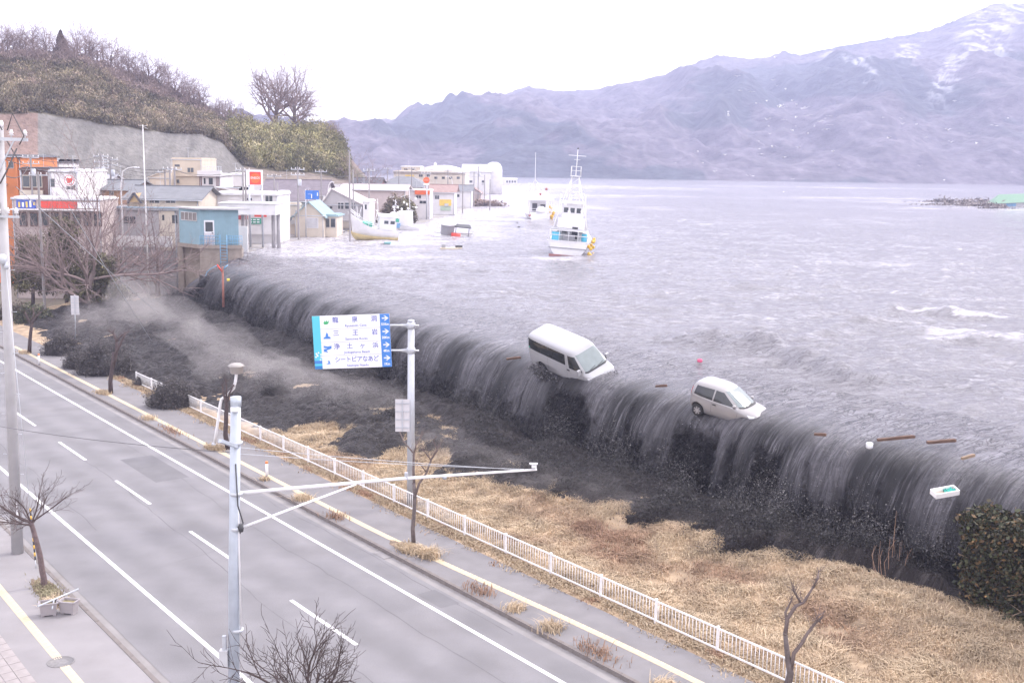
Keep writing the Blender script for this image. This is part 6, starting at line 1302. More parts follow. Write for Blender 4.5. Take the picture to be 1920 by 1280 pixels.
# --- large fishing boat seen from astern
p = at_z(1063, 480, SEA); fb = thing('fishing_boat', 'large white fishing boat with tall lattice mast and yellow buoys at its side', 'boat', (p.x, p.y, SEA), 0, rot=(math.radians(3.5), 0, math.radians(84)))
Db = p.y; sc_b = Db/FPX
hb, Sb = hull_mb(15, 5.2, 1.75, 1.3); hb.build('hull', boat_w, fb)
MB().add([(-.012, y, z) for y, z in ((-2.2, -.2), (2.2, -.2), (2.25, .12), (-2.25, .12))], [(0, 1, 2, 3)]).build('waterline_paint', boat_red, fb)
BX((-.06, 0, .95), (.1, 4.9, .1)).build('rubbing_strake', boat_grey, fb); BX((.05, 0, 1.78), (.25, 5.1, .1)).build('gunwale', boat_w, fb)
BX((4.6, 0, 3.0), (4.2, 3.2, 2.6)).build('deck_house', boat_w, fb); wh_ = BX((5.6, 0, 5.2), (2.6, 2.6, 1.9)).build('wheel_house', boat_w, fb)
for y in (-.8, 0, .8): BX((4.28, y, 5.4), (.06, .55, .6)).build('window', glass_dark, wh_)
BX((5.5, 0, 6.25), (3.1, 3.0, .15)).build('house_roof', boat_w, fb); BX((2.48, -.6, 2.7), (.06, .7, 1.5)).build('doorway', dark_iron, fb); BX((2.46, .7, 2.9), (.05, .6, .5)).build('window', glass_dark, fb)
MB().add([(.4, -2.3, 3.05), (.4, 2.3, 3.2), (2.6, 2.3, 3.3), (2.6, -2.3, 3.15), (.4, -2.3, 2.98), (.4, 2.3, 3.13), (2.6, 2.3, 3.23), (2.6, -2.3, 3.08)], [(0, 1, 2, 3), (7, 6, 5, 4), (0, 4, 5, 1), (1, 5, 6, 2), (3, 2, 6, 7), (0, 3, 7, 4)]).build('awning', boat_grey, fb)
railing(MB(), [(.15, y, 1.8) for y in (-2.3, -1.15, 0, 1.15, 2.3)], 1.25, .045).build('stern_rail', boat_w, fb)
for y in (-2.3, 2.3): MB().tube((.2, y, 1.8), (.4, y, 3.1), .06, n=6).build('awning_post', boat_w, fb)
BX((.8, 1.6, 2.3), (.7, 1.0, 1.0)).build('crate', boat_cyan, fb); MB().lathe((1.2, -1.9, 1.8), [(.35, 0), (.4, .3), (.38, .9), (.3, 1)], 12).build('barrel', boat_cyan, fb); BX((1.2, 0, 2.15), (1.0, 1.4, .8)).build('hatch', boat_grey, fb)
mt_ = MB()
for sx, sy in ((-1, -1), (-1, 1), (1, -1), (1, 1)): mt_.tube((5.2+sx*.75, sy*.75, 6.2), (5.2+sx*.45, sy*.45, 9.6), .06, n=6)
for z in (6.9, 7.7, 8.6, 9.4):
    k = .75-.3*(z-6.2)/3.4
    for a, b_ in (((-k, -k), (k, -k)), ((k, -k), (k, k)), ((k, k), (-k, k)), ((-k, k), (-k, -k))): mt_.tube((5.2+a[0], a[1], z), (5.2+b_[0], b_[1], z), .03, n=5)
    mt_.tube((5.2-k, -k, z), (5.2-k, k, z-.8), .025, n=4)
mt_.build('lattice_mast', boat_w, fb)
BX((5.2, 0, 9.65), (1.3, 1.3, .1)).build('platform', boat_w, fb); railing(MB(), [(4.6, -.6, 9.7), (4.6, .6, 9.7), (5.8, .6, 9.7), (5.8, -.6, 9.7), (4.6, -.6, 9.7)], 1.15, .035).build('crow_rail', boat_w, fb)
MB().tube((5.2, 0, 9.7), (5.2, 0, 13.0), .07, .04, n=6).bar((5.2, -1.1, 12.2), (5.2, 1.1, 12.2), .07).bar((5.2, -.4, 11.7), (5.2, .4, 11.7), .05).build('top_mast', boat_w, fb); MB().lathe((5.2, 0, 13), [(.08, 0), (.1, .1), (.05, .2)], 6).build('mast_light', dark_iron, fb)
for sy in (-1, 1):
    MB().tube((1.0, sy*2.4, 2.2), (5.0, sy*.5, 9.4), .035, n=5).tube((9, sy*2.0, 2.6), (5.4, sy*.5, 9.4), .03, n=5).build('stay', boat_w, fb)
    MB().tube((3.2, sy*1.9, 3.0), (3.2, sy*1.5, 7.4), .07, n=6).build('derrick_post', boat_w, fb)
for k in range(7): BX((3.0+rnd.uniform(-.6, 1.2), rnd.uniform(-1.3, 1.3), 4.5+rnd.uniform(0, 2.6)), (.35, .35, .3)).build('deck_lamp', boat_w, fb)
MB().bar((3.4, -1.6, 6.6), (3.4, 1.6, 6.6), .12).bar((3.6, -1.4, 7.6), (3.6, 1.4, 7.6), .09).build('yard', boat_w, fb)
buoys(fb, (.6, -2.75, .6), 10, (.3, .12, .45)); buoys(fb, (3.2, -2.9, 1.3), 9, (.6, .12, .5), .2)
# --- second boat further out
p = at_z(1012, 412, SEA); sb_ = thing('fishing_boat', 'smaller white fishing boat with wide canopy and red floats farther out', 'boat', (p.x, p.y, SEA), 0, rot=(0, 0, math.radians(98)))
hb, _s = hull_mb(11, 4.8, 1.2, 1.3); hb.build('hull', boat_w, sb_); MB().add([(.5, -3.0, 4.0), (.5, 2.2, 4.0), (5, 2.2, 5.4), (5, -2.4, 5.4), (.5, -3.0, 3.8), (.5, 2.2, 3.8), (5, 2.2, 5.2), (5, -2.4, 5.2)], [(0, 1, 2, 3), (7, 6, 5, 4), (0, 4, 5, 1), (1, 5, 6, 2), (2, 6, 7, 3), (3, 7, 4, 0)]).build('canopy', boat_w, sb_)
BX((4, 0, 2.6), (3, 3.2, 2.6)).build('cabin', boat_w, sb_); BX((2.4, .7, 2.4), (.1, 1.0, 1.6)).build('doorway', dark_iron, sb_); BX((2.4, -1.0, 2.3), (.1, 1.0, 1.4)).build('doorway', dark_iron, sb_); MB().lathe((1.0, -.4, 1.3), [(1, 0), (1.1, .4), (.9, 1.0), (.4, 1.4)], 14).build('net_drum', boat_w, sb_)
for y in (-2.4, 2.0): MB().tube((.7, y, 1.2), (.7, y, 3.9), .07, n=6).build('post', boat_w, sb_)
MB().tube((3, .6, 5), (3, .6, 13.5), .09, .03, n=6).tube((3, .6, 8), (.8, -1.5, 5), .05, n=5).tube((3, .6, 8), (5, 2.2, 5), .05, n=5).bar((3, -.8, 7.2), (3, 2.0, 7.2), .09).build('mast', boat_w, sb_)
buoys(sb_, (.3, 1.9, .9), 2, (.1, .1, .1), .32, boat_red); buoys(sb_, (1.2, -2.8, .9), 6, (.3, .15, .3), .3); buoys(sb_, (3.6, -2.8, 2.3), 7, (.5, .12, .6), .25); buoys(sb_, (2.6, -1.4, 6.2), 2, (.2, .6, .6), .3, boat_red); railing(MB(), [(.1, y, 1.2) for y in (-2.2, -.7, .7, 2.2)], 1.0, .05).build('stern_rail', boat_w, sb_)
# --- boat driven against the storehouse, bow to the left
p = at_z(744, 450, SEA); lb = thing('fishing_boat', 'white boat with pale yellow bottom swinging its high bow against the grey storehouse', 'boat', (p.x, p.y, SEA+.15), 0, rot=(math.radians(-9), math.radians(-4), math.radians(196)))
hb, _s = hull_mb(7.4, 2.8, 1.4, 2.1, z0=-.5, flare=.22); hb.build('hull', boat_w, lb); hb2, _s = hull_mb(7.2, 2.72, .42, .3, z0=-.55, flare=.2); hb2.build('bottom_paint', M('boat_cream', (.66, .55, .3), .5, .1), lb)
BX((1.6, 0, 2.3), (2.4, 1.9, 1.9)).build('cabin', boat_w, lb); BX((1.6, 0, 3.3), (2.8, 2.2, .12)).build('cabin_roof', boat_w, lb)
for x in (1.0, 1.9): BX((x, .97, 2.5), (.6, .05, .45)).build('window', glass_dark, lb)
BX((.35, .99, 2.9), (.5, .05, .5)).build('name_board', boat_green, lb)
MB().tube((2.9, 0, 2.5), (3.3, 0, 5.6), .06, .04, n=6).bar((3.25, -.6, 5.0), (3.25, .6, 5.0), .06).build('mast', boat_w, lb); MB().tube((5.8, 0, 2.2), (5.5, .2, 4.3), .04, n=5).build('bow_post', boat_w, lb); MB().tube((5.8, 0, 2.2), (6.1, -.2, 4.3), .04, n=5).build('bow_post', boat_w, lb); railing(MB(), [(3.2, 1.2, 1.6), (4.4, 1.15, 1.8), (5.4, .95, 2.3), (6.3, .6, 2.8), (7.1, .1, 3.4), (6.3, -.6, 2.8), (5.4, -.95, 2.3)], .6, .035).build('bow_rail', boat_w, lb); BX((4.4, 0, 1.9), (1.2, 1.4, .5)).build('fish_hatch', boat_green, lb)
MB().tube((3.6, .5, 1.6), (3.2, .6, 4.2), .05, n=5).bar((3.3, -.8, 3.9), (3.3, .9, 3.9), .06).build('derrick', boat_w, lb)
# --- two boats jammed together behind it
p = at_z(792, 433, SEA); mb_ = thing('fishing_boat', 'white working boat cluttered with lamps and rigging, jammed beside its listing neighbour', 'boat', (p.x, p.y, SEA-.1), 0, rot=(math.radians(-7), 0, math.radians(165)))
hb, _s = hull_mb(8, 2.8, 1.0, 1.0); hb.build('hull', boat_w, mb_); BX((3, 0, 2.1), (2.2, 2, 2.2)).build('cabin', boat_w, mb_); MB().lathe((4.6, .8, 1.6), [(.5, 0), (.8, .3), (.8, 1.2), (.4, 1.6)], 14).build('line_hauler', boat_w, mb_); MB().lathe((4.6, .9, 2.0), [(.82, .2), (.82, .5)], 14).build('hauler_band', dark_iron, mb_); BX((5.6, 1.0, 1.5), (.5, .4, .9)).build('locker', boat_green, mb_); BX((4.0, 1.2, 1.1), (1.2, .6, .7)).build('tarpaulin', M('tarp_blue', (.2, .38, .6), .6), mb_)
rg = random.Random(4); rig = MB().tube((2, 0, 3), (2, 0, 7), .06, n=6).tube((5, 0, 1.5), (4.4, 0, 5.2), .05, n=5)
for k in range(14): a = Vector((rg.uniform(1, 5), rg.uniform(-1, 1), rg.uniform(2.5, 6))); rig.tube(a, a+Vector((rg.uniform(-1.2, 1.2), rg.uniform(-.6, .6), rg.uniform(-.8, .9))), .035, n=4)
rig.build('rigging', boat_w, mb_)
for k in range(9): MB().lathe((rg.uniform(1, 5), rg.uniform(-1, 1), rg.uniform(3.2, 5.6)), [(.06, 0), (.17, .08), (.17, .3), (.08, .38)], 8).build('fishing_lamp', sw, mb_)
p = at_z(812, 443, SEA); rb = thing('fishing_boat', 'listing grey boat with red winch and white canopy half under water', 'boat', (p.x, p.y, SEA-.45), 0, rot=(math.radians(14), math.radians(5), math.radians(10)))
hb, _s = hull_mb(6, 2.4, .9, .6); hb.build('hull', boat_w, rb); rb_o = -2.4
BX((2.0, 0, 1.9), (1.9, 1.6, 1.7)).build('cabin', boat_grey, rb); MB().lathe((1.8, 0, 2.75), [(1.5, 0), (1.45, .12), (.8, .5), (.2, .6)], 14).build('canopy', boat_w, rb); BX((4.2, 0, 2.5), (2.6, 1.6, .12)).build('awning', dark_iron, rb); MB().path([(2.5, -1.25, 1.2), (3.9, -1.3, 1.2)], .5, 12).build('winch', red_s, rb)
for x in (3.2, 5.2): MB().tube((x, -.7, .8), (x, -.7, 2.5), .05, n=5).build('post', dark_iron, rb)
# --- blue boat thrown up at the quay, small floating wrecks
p = at_z(616, 437, SEA); bb = thing('capsized_boat', 'overturned white and blue skiff thrown up beside the teal roofed shed', 'boat', (p.x-2.4, p.y, SEA+.3), 0, rot=(math.radians(125), math.radians(-8), math.radians(8)))
hb, _s = hull_mb(5, 1.9, .8, .7, z0=-.3); hb.build('hull', boat_w, bb); MB().prism([(.2, .7), (4.4, 1.2), (4.6, .6), (.3, .25)], (0, 0, 0), (1, 0, 0), (0, 0, 1), (0, -1.0, 0)).build('inner_side', boat_blue, bb)
p = at_z(846, 467, SEA); o = thing('raft', 'flat tan raft wreck drifting with dark timber on it', 'raft', p, .1); BX((0, 0, .05), (2.8, 1.3, .25)).build('deck', M('raft_tan', (.6, .52, .4), .8, .2), o); BX((1.0, .2, .35), (.9, .5, .25)).build('timber', dark_iron, o); BX((-1.0, 0, .4), (.5, .4, .4)).build('box', boat_grey, o)
p = at_z(727, 459, SEA); o = thing('wreckage', 'drifting wreck with teal lid and pale foam block near the white boat', 'debris', p, .3); BX((0, 0, .2), (.9, .6, .35)).build('lid', M('tarp_teal', (.2, .42, .42), .6), o); BX((-.4, -.2, .05), (1.2, .4, .2)).build('beam', dark_iron, o); BX((.8, -.1, .05), (1.0, .7, .35)).build('foam_block', foam, o)
for x, y, lab in ((968, 419, 'dark bit of flotsam between the two masted boats'), (971, 427, 'small dark float below the flotsam')):
    o = BX((0, 0, 0), (.9 if x == 968 else .4, .4, .3)).box((.2, 0, .15), (.3, .3, .2)).build('flotsam', dark_iron); o.location = at_z(x, y, SEA); tag(o, lab, 'debris')
# --- drifting house at the right
p = at_z(1906, 388, SEA); dh = thing('drifting_house', 'green roofed house torn loose and sinking in the bay', 'house', (p.x, p.y, SEA-1.6), 0, rot=(0, math.radians(-3), math.radians(-8)))
BX((0, 3, 1.6), (13, 6, 3.2)).build('walls', white_w, dh); MB().add([(-7.6, -1.2, 2.9), (7.6, -1.2, 3.0), (7.0, 3, 5.6), (-4.6, 3, 5.6), (-7.2, 7.2, 2.9), (7.6, 7.2, 3.0)], [(0, 1, 2, 3), (3, 2, 5, 4), (0, 3, 4), (1, 5, 2), (0, 4, 5, 1)]).build('roof', M('roof_green', (.17, .3, .2), .6, .1), dh)
w_ = BX((-1.6, -.06, 2.3), (3.2, .15, 1.2)).build('window', white_w, dh); BX((-1.6, -.15, 2.3), (2.9, .05, 1.0)).build('pane', M('pane_blue', (.2, .42, .65), .15, .1), w_); w_ = BX((3.5, -.06, 2.3), (2.2, .15, 1.2)).build('window', white_w, dh); BX((3.5, -.15, 2.3), (1.9, .05, 1.0)).build('pane', M('pane_blue'), w_)
P = []
for (x, y, sx, sy, n) in [(1848, 387, 4, 1.5, 700), (1800, 385, 7, 2, 700), (1770, 379, 4, 2.2, 700), (1830, 380, 8, 2, 900), (1868, 391, 3, .8, 200)]:
    c = np.array(at_z(x, y, SEA)); q_ = nr.normal(size=(n, 3))*[sx, sy, .8]; q_[:, 2] = np.abs(q_[:, 2])*np.exp(-(q_[:, 0]/sx)**2); P.append(c+q_)
P = np.concatenate(P); tag(linkmesh('drifting_wreckage', leaves(P, .32, np.array([.2, .17, .15])*(.4+1.2*nr.random((len(P), 1))), M('wreck_bits', tint=True, rough=.9), 'drifting_wreckage', .1, 2.5, .3, .5)), 'dark wreckage and surf round the green roofed house', 'debris', kind='stuff')

# ------------------------------------------------------------------ trees of the hill and the town
FT = dict(nseg=[4, 4, 3, 2, 2], max=4, wig=.1)
htw = M('hill_twig', (.24, .18, .17), .9, .2); hbk = M('hill_bark', (.15, .115, .11), .9, .2)
protos = [mesh_pair(tree_meshes(40+k, 3.2, .2, (0, 0, 1), **{**FT, 'start': [.25, .2, .15, .1], 'ch': [7, 5, 5, 4], 'ang': [46, 44, 42, 40], 'len': [.85, .66, .56, .5], 'up': [.02, .03, .03, .02], 'rmin': .015}), hbk, htw, 'hill') for k in range(3)]
def hill_at(x, k): return Vector(on_fan(HP, 130, 5, np.array([float(hx_i(x))]), np.array([float(k)]))[0])
labs = 'bare winter tree on the ridge of the hill'
for i, x in enumerate(list(range(-20, 445, 12))):
    xx = x+rnd.uniform(-5, 5)
    if 104 < xx < 128: continue
    tree('ridge_tree', labs, hill_at(xx, rnd.uniform(2.5, 3.0))-Vector((0, 0, .3)), protos[i % 3], rnd.uniform(.85, 1.3)*(1.1 if xx < 320 else .95), rnd.uniform(0, 6), 'bare trees on the hill ridge')
for i, x in enumerate(range(8, 430, 34)):
    tree('slope_tree', 'thin bare tree among the brown undergrowth of the slope', hill_at(x+rnd.uniform(-9, 9), rnd.uniform(1.9, 2.4))-Vector((0, 0, .3)), protos[(i+1) % 3], rnd.uniform(.65, .9), rnd.uniform(0, 6), 'bare trees on the slope')
def conifer(name, label, loc, h, r, n, cols, size, trunk=.15, layers=True, group=None):
    rt = thing(name, label, 'tree', loc, 0, group); MB().tube((0, 0, 0), (0, 0, h*.92), trunk, .03, n=7).build('trunk', bark, rt)
    u_ = nr.random(n)**.75; z = h*(.12+.88*u_); a = nr.uniform(0, 2*np.pi, n); rad = r*(1-u_)**.75*(.55+.45*nr.random(n))*(.8+.35*np.sin(a*3+z*1.7))+.05
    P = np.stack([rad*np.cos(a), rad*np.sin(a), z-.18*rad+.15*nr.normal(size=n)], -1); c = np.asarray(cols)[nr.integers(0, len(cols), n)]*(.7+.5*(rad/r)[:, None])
    linkmesh('crown', leaves(P, size, c, veg_mat, 'crown', .2, 2.2, .25), rt); return rt
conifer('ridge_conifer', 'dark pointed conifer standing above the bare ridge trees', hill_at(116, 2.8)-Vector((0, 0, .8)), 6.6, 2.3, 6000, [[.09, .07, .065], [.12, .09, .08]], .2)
big = [mesh_pair(tree_meshes(60+k, 4.6, .36, (lx_, 0, 1), **{**FT, 'nseg': [5, 6, 5, 4, 3], 'start': [.42, .22, .15, .1], 'ch': [9, 7, 6, 5], 'ang': [48, 40, 38, 36], 'len': [.88, .62, .55, .5], 'up': [.02, .02, .02, .02], 'rmin': .014}), hbk, htw, 'great') for k, lx_ in enumerate((-.05, .08))]
tree('bare_tree', 'great spreading bare tree standing above the bamboo grove', at_d(516, 258, 268)-Vector((0, 0, 1)), big[0], 2.1, .6); tree('bare_tree', 'second spreading bare tree with a rounder crown by the bamboo', at_d(549, 256, 266)-Vector((0, 0, 1)), big[1], 1.75, 2.2)
tree('bare_tree', 'bare grey tree at the foot of the bamboo slope by the roofs', Vector((*at_d(672, 330, 236)[:2], TZ)), protos[1], 1.75, 1.0)
for x, y, s_ in ((636, 268, .9), (622, 262, .8), (455, 240, 1.0), (470, 244, .85), (440, 238, .9)): tree('slope_tree', 'thin bare tree among the brown undergrowth of the slope', at_d(x, y, 266)-Vector((0, 0, .8)), protos[int(x) % 3], s_, x*.1, 'bare trees on the slope')
# brown thicket by the boats
def thicket(name, label, c, rad, n, cols, size, h, cat='bush'):
    rt = thing(name, label, cat, c); d = nr.normal(size=(n, 3)); d /= np.linalg.norm(d, axis=1)[:, None]; d *= nr.random((n, 1))**.4; lump = 1+.3*fbm(d[:, 0]*2, d[:, 1]*2, d[:, 2]*2+5, 2)
    P = d*lump[:, None]*np.array(rad); P[:, 2] = np.abs(P[:, 2])*h+.1
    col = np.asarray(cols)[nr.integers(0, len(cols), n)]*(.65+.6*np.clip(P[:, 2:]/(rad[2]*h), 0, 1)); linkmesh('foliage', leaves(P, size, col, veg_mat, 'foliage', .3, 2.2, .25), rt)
    mb = MB()
    for k in range(7): a = rnd.uniform(0, 6.28); mb.path([(0, 0, 0), (rad[0]*.3*math.cos(a), rad[1]*.3*math.sin(a), rad[2]*h*.5), (rad[0]*.6*math.cos(a), rad[1]*.6*math.sin(a), rad[2]*h*.85)], [.1, .07, .03], 5, False)
    mb.build('stems', bark, rt); return rt
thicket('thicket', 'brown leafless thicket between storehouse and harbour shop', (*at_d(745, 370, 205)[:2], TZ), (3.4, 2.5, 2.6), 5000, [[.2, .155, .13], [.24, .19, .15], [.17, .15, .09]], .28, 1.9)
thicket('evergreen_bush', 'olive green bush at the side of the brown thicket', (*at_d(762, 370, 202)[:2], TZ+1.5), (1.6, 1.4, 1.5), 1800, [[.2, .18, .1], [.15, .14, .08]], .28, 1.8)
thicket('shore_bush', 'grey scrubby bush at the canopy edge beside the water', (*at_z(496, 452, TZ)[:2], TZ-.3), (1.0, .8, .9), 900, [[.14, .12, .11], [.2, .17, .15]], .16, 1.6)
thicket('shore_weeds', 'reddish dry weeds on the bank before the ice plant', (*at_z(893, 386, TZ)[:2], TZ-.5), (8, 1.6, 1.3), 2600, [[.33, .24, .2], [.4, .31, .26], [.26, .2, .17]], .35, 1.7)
# big bare tree and evergreens in front of the left shops
msb = mesh_pair(tree_meshes(77, 3.4, .34, (.0, 0, 1), nseg=[5, 6, 5, 4, 3], start=[.18, .2, .12, .1], ch=[9, 7, 6, 6], ang=[56, 38, 36, 36], len=[1.75, .62, .55, .5], up=[.02, .035, .035, .03], taper=.5, rr=.55, wig=.1, rmin=.013), M('big_bark', (.2, .155, .145), .9, .25), M('big_twig', (.24, .18, .17), .9, .2), 'wide')
tree('wide_tree', 'wide spreading bare tree overhanging the mist before the shops', at_z(165, 592, 0), msb, 1.45, .4)
tree('wide_tree', 'slender bare tree rising beside the gate house', at_z(296, 560, 0), protos[2], 1.55, 2.0)
def pine(name, label, loc, h, r, n, group=None):
    rt = thing(name, label, 'tree', loc, 0, group); MB().path([(0, 0, 0), (.2, 0, h*.5), (0, .1, h*.95)], [.22, .15, .05], 7).build('trunk', bark, rt)
    P, cc = [], []
    for k in range(26):
        u_ = .2+.8*(k+.5)/26; a = k*2.4+rnd.uniform(-.3, .3); rad = r*(1-(u_-.2)/.85)**.6*rnd.uniform(.5, 1); c = np.array([rad*math.cos(a), rad*math.sin(a), h*u_]); m = n//26
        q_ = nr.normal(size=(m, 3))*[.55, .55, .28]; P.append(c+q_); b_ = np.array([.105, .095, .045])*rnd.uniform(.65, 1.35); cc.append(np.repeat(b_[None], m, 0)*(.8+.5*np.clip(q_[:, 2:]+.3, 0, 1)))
    linkmesh('crown', leaves(np.concatenate(P), .16, np.concatenate(cc), veg_mat, 'crown', .6, 2.6, .25), rt); return rt
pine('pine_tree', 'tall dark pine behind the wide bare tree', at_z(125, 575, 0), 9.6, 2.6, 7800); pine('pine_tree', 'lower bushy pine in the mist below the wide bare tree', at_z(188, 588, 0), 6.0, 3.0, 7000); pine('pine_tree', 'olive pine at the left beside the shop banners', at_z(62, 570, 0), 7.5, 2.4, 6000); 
thicket('evergreen_bush', 'dark green clipped bush behind the utility pole', at_z(62, 607, 0), (2.0, 1.5, 1.3), 2600, [[.09, .1, .05], [.12, .11, .07], [.07, .075, .05]], .15, 1.5)
thicket('evergreen_bush', 'dusty bush at the corner by the pollarded tree', at_z(25, 600, 0), (2.4, 1.5, 1.2), 2600, [[.13, .12, .08], [.15, .12, .1]], .15, 1.5)
o = quadbox([Vector((-2.2, -.8, 0)), Vector((2.4, -.5, 0)), Vector((2.2, 1.0, 0)), Vector((-2.0, .8, 0))], 0, .9).build('yellow_lit_wall', M('lit_wall_yellow', (.6, .45, .28), .9, .15, 1)); o.location = at_z(236, 603, .1); o.location.z = .2; tag(o, 'flat wall with yellow light painted on it, showing through the mist below the trees', 'straw block')  # yellow light on this wall is painted in as its colour

# ------------------------------------------------------------------ ivy wall, reeds, bursts, gulls, mist
pi = ST(at_z(1822, 1125, .7)); s_i, t_i = pi[0], pi[1]
iv = thing('ivy_wall', 'dark ivy and brambles smothering the end of the sea wall', 'ivy wall', W(s_i-5.3, t_i-.4, .2), RD)
BX((0, 0, 1.75), (9.4, 1.3, 3.9)).build('wall_end', wet, iv)
n = 60000; P = np.stack([nr.uniform(-5.2, 4.9, n), nr.normal(-.8, .2, n), nr.uniform(.0, 4.0, n)], -1); k_ = nr.random(n) < .3; P[k_, 2] = 3.8+np.abs(nr.normal(0, .18, k_.sum())); P[k_, 1] = nr.uniform(-1, .8, k_.sum()); e_ = nr.random(n) < .22; P[e_, 0] = 4.8+np.abs(nr.normal(0, .2, e_.sum())); P[e_, 1] = nr.uniform(-.9, .8, e_.sum())
P[:, 1] -= .35*np.clip(fbm(P[:, 0]*.8, P[:, 2]*.8, 3., 2), -.5, 1); P[:, 1] -= .9*(1-sstep(0, 1.4, P[:, 2]))*nr.random(n)
P[:, 1] *= -1
cl = np.array([[.045, .05, .022], [.07, .06, .03], [.03, .034, .02], [.12, .075, .035], [.2, .12, .05], [.03, .025, .02]])[nr.choice(6, n, p=[.26, .22, .26, .12, .04, .1])]
tag(linkmesh('ivy_leaves', leaves(P, .12, cl, veg_mat, 'ivy_leaves', .2, 1.4, .3), iv), kind='stuff')
for k in range(7):
    x = rnd.uniform(-3.5, 4.6); MB().path([(x+rnd.gauss(0, .25)*i, .98+.12*math.sin(i), .2+i*rnd.uniform(.42, .6)) for i in range(7)], [.03, .028, .025, .02, .018, .015, .01], 5, False).build('bramble_stem', M('bramble', (.3, .22, .16), .8, .2), iv)
pr_ = at_z(1668, 1098, .8); rd_ = thing('reed_clump', 'clump of tall thin bare shoots against the black water', 'reeds', pr_); rm_ = M('reed', (.34, .22, .16), .8, .25)
for k in range(17):
    a = (k-8)/8+rnd.uniform(-.08, .08); h = rnd.uniform(1.3, 2.0)*(1-.15*abs(a)); y = rnd.gauss(0, .15); MB().path([(a*.35, y, -.05), (a*.62, y*1.3, h*.4), (a*.72+rnd.gauss(0, .04), y*1.6, h*.75), (a*.68+rnd.gauss(0, .08), y*2, h)], [.013, .011, .008, .004], 4, False).build('shoot', rm_, rd_)
MB().path([(0, 0, 0), (.02, 0, 1.2), (.06, 0, 3.0)], [.014, .012, .005], 4, False).build('shoot', rm_, rd_)
burst_mat = M('burst_mud', tint=True, rough=.6, var=.25)
bg_ = 'bursts of muddy water at the fence'
for x, y, r, lab in [(325, 762, 1.45, 'round dark burst of muddy water bulging over the white fence'), (272, 722, .7, 'small dark burst of mud beside the fence end'), (195, 700, 1.9, 'wide dark burst of mud rolling over the pavement by the pollarded tree'), (150, 690, 1.1, 'low dark swirl of mud on the pavement below the small sign'), (118, 664, 1.4, 'dark burst of mud under the small white sign')]:
    p = at_z(x, y, .12); rt = thing('mud_burst', lab, 'water burst', p, 0, bg_); n = int(9000*r*r/2)
    d = nr.normal(size=(n, 3)); d /= np.linalg.norm(d, axis=1)[:, None]; lump = 1+.34*fbm(d[:, 0]*2.2+x, d[:, 1]*2.2, d[:, 2]*2.2, 3); P = d*(lump*(.82+.22*nr.random(n)**2*1.6))[:, None]*[r*1.1, r*.8, r*1.15]; P[:, 2] = np.abs(P[:, 2]); 
    c = np.array([.065, .055, .054])*(.6+1.1*nr.random((n, 1))**2)+.05*sstep(.92, 1.25, lump*(.9))[:, None]
    linkmesh('spray_crust', leaves(P, .06, c, burst_mat, 'spray_crust', .1, 1.5, .2, .4), rt)
    nu, nv_ = 40, 24; U_, V_ = np.meshgrid(np.linspace(0, 2*np.pi, nu), np.linspace(0, np.pi/2, nv_), indexing='ij'); D3 = np.stack([np.cos(U_)*np.cos(V_), np.sin(U_)*np.cos(V_), np.sin(V_)], -1); l2 = 1+.34*fbm(D3[..., 0]*2.2+x, D3[..., 1]*2.2, D3[..., 2]*2.2, 3)
    linkmesh('core', npmesh('core', (D3*(l2*.86)[..., None]*[r*1.1, r*.8, r*1.15]).reshape(-1, 3), grid_faces(nu, nv_), M('mud_core', (.03, .026, .026), .7, .3, 3), True), rt)
gull_w, gull_m = M('gull_white', (.8, .8, .82), .7, .03), []
for k in range(3):
    dz = (.16, -.05, .3)[k]; gull_m.append((MB().add([(-.3, 0, 0), (0, .09, .05), (.3, 0, 0), (0, -.09, .05), (0, 0, -.07)], [(0, 1, 2), (0, 2, 3), (0, 4, 1), (1, 4, 2), (2, 4, 3), (3, 4, 0)], True).mesh('gull_body', gull_w), [MB().add([(.1, 0, .03), (-.12, 0, .03), (-.16, sg*.4, .03+dz), (.06, sg*.4, .05+dz), (-.18, sg*.8, dz*.6), (.08, 0, .0), (-.1, 0, 0), (-.14, sg*.4, dz), (.05, sg*.4, .02+dz)], [(0, 1, 2, 3), (3, 2, 4), (5, 8, 7, 6), (8, 4, 7)]).mesh('gull_wing', gull_w) for sg in (1, -1)]))
rg = random.Random(9)
gp_ = [(1487, 336), (1424, 279), (1448, 276), (1860, 235), (1868, 236), (1830, 270), (1890, 222), (1655, 220), (1692, 233), (1666, 259), (1573, 310), (1725, 312), (1770, 338), (1895, 323), (275, 90), (50, 62), (1412, 330), (1340, 322), (1790, 190), (1800, 192)]+[(rg.gauss(1490, 55), rg.gauss(215, 45)) for _ in range(44)]+[(rg.uniform(1250, 1910), rg.uniform(200, 335)) for _ in range(14)]
for i, (x, y) in enumerate(gp_):
    D = rg.uniform(230, 420); bm_, wm_ = gull_m[i % 3]; rt = thing('gull', 'white gull wheeling over the bay before the mountain', 'gull', at_d(x, y, D), rg.uniform(0, 6.28), 'gulls over the bay'); rt.scale = (1.15,)*3
    linkmesh('body', bm_, rt); [linkmesh('wing', w, rt) for w in wm_]
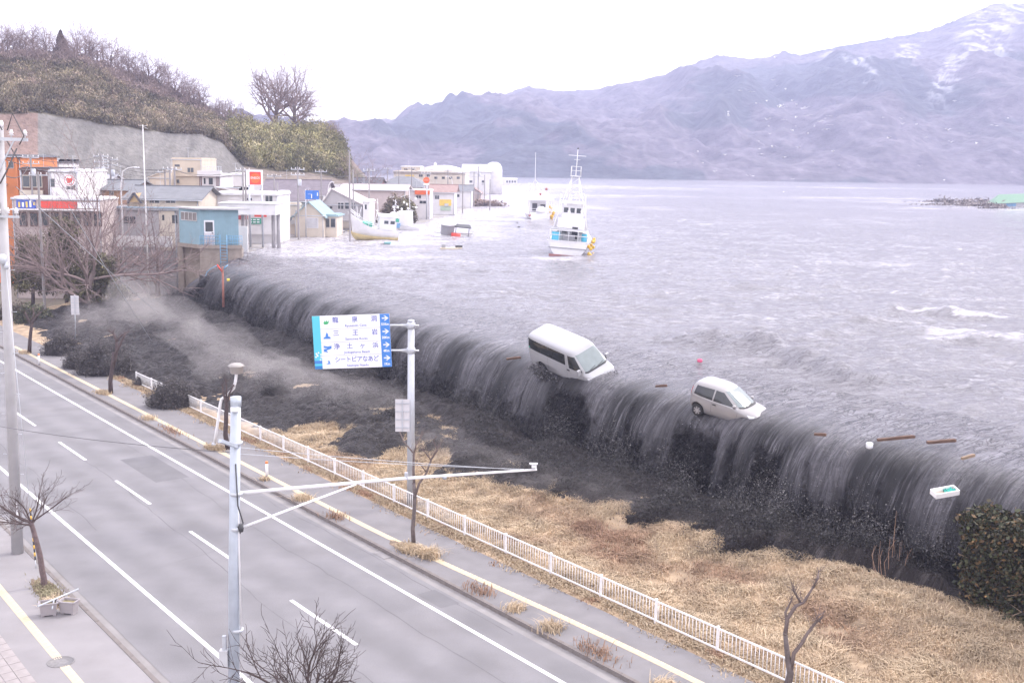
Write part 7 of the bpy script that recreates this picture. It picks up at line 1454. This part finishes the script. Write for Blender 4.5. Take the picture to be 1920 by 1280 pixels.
# drifting mist of fine spray over the flooded verge
mist_m = bpy.data.materials.new('spray_mist'); mist_m.use_nodes = True; mn = mist_m.node_tree.nodes; mn.clear(); v_ = mn.new('ShaderNodeVolumePrincipled'); v_.inputs['Color'].default_value = (.72, .68, .68, 1); v_.inputs['Density'].default_value = .05; mo_ = mn.new('ShaderNodeOutputMaterial'); mist_m.node_tree.links.new(v_.outputs[0], mo_.inputs['Volume'])
for (x, y, z, ra, rb, rc) in [(300, 610, 1.2, 9, 3.0, 2.6), (400, 660, 1.2, 7, 2.6, 2.4), (250, 585, 1.6, 7, 3.0, 3.0), (520, 700, 1.1, 6, 2.2, 1.7), (640, 740, 1.0, 5, 2.0, 1.5), (180, 610, 1.0, 6, 2.5, 2.0), (840, 850, .9, 3.5, 1.6, 1.2), (1120, 930, 1.0, 4, 1.3, 1.0), (260, 540, 2.2, 4, 2.4, 2.6), (700, 765, 1.0, 6, 2.2, 1.4), (560, 725, 1.2, 7, 2.2, 1.6), (950, 885, 1.0, 5, 1.2, 1.0), (1260, 975, .9, 4, 1.0, .8), (440, 700, 1.2, 7, 2.4, 1.7)]:
    nu, nv_ = 36, 20; U_, V_ = np.meshgrid(np.linspace(0, 2*np.pi, nu, endpoint=False), np.linspace(-np.pi/2+.08, np.pi/2-.08, nv_), indexing='ij'); D3 = np.stack([np.cos(U_)*np.cos(V_), np.sin(U_)*np.cos(V_), np.sin(V_)], -1); l2 = 1+.4*fbm(D3[..., 0]*1.6+x, D3[..., 1]*1.6, D3[..., 2]*1.6+y, 4)
    i0 = np.arange(nu*nv_).reshape(nu, nv_); i1 = np.roll(i0, -1, 0); fc = np.stack([i0[:, :-1], i1[:, :-1], i1[:, 1:], i0[:, 1:]], -1).reshape(-1, 4)
    me = npmesh('spray_mist', (D3*l2[..., None]*[ra, rb, rc]).reshape(-1, 3), fc, mist_m, True)
    import bmesh; bm = bmesh.new(); bm.from_mesh(me); bmesh.ops.contextual_create(bm, geom=[e for e in bm.edges if e.is_boundary]) if False else bmesh.ops.holes_fill(bm, edges=[e for e in bm.edges if e.is_boundary]); bm.to_mesh(me); bm.free()
    o = linkmesh('spray_mist', me); c = at_z(x, y, z); o.location = c; o.rotation_euler = (0, 0, RD); tag(o, 'grey mist of fine spray drifting over the flooded verge', 'mist', kind='stuff')
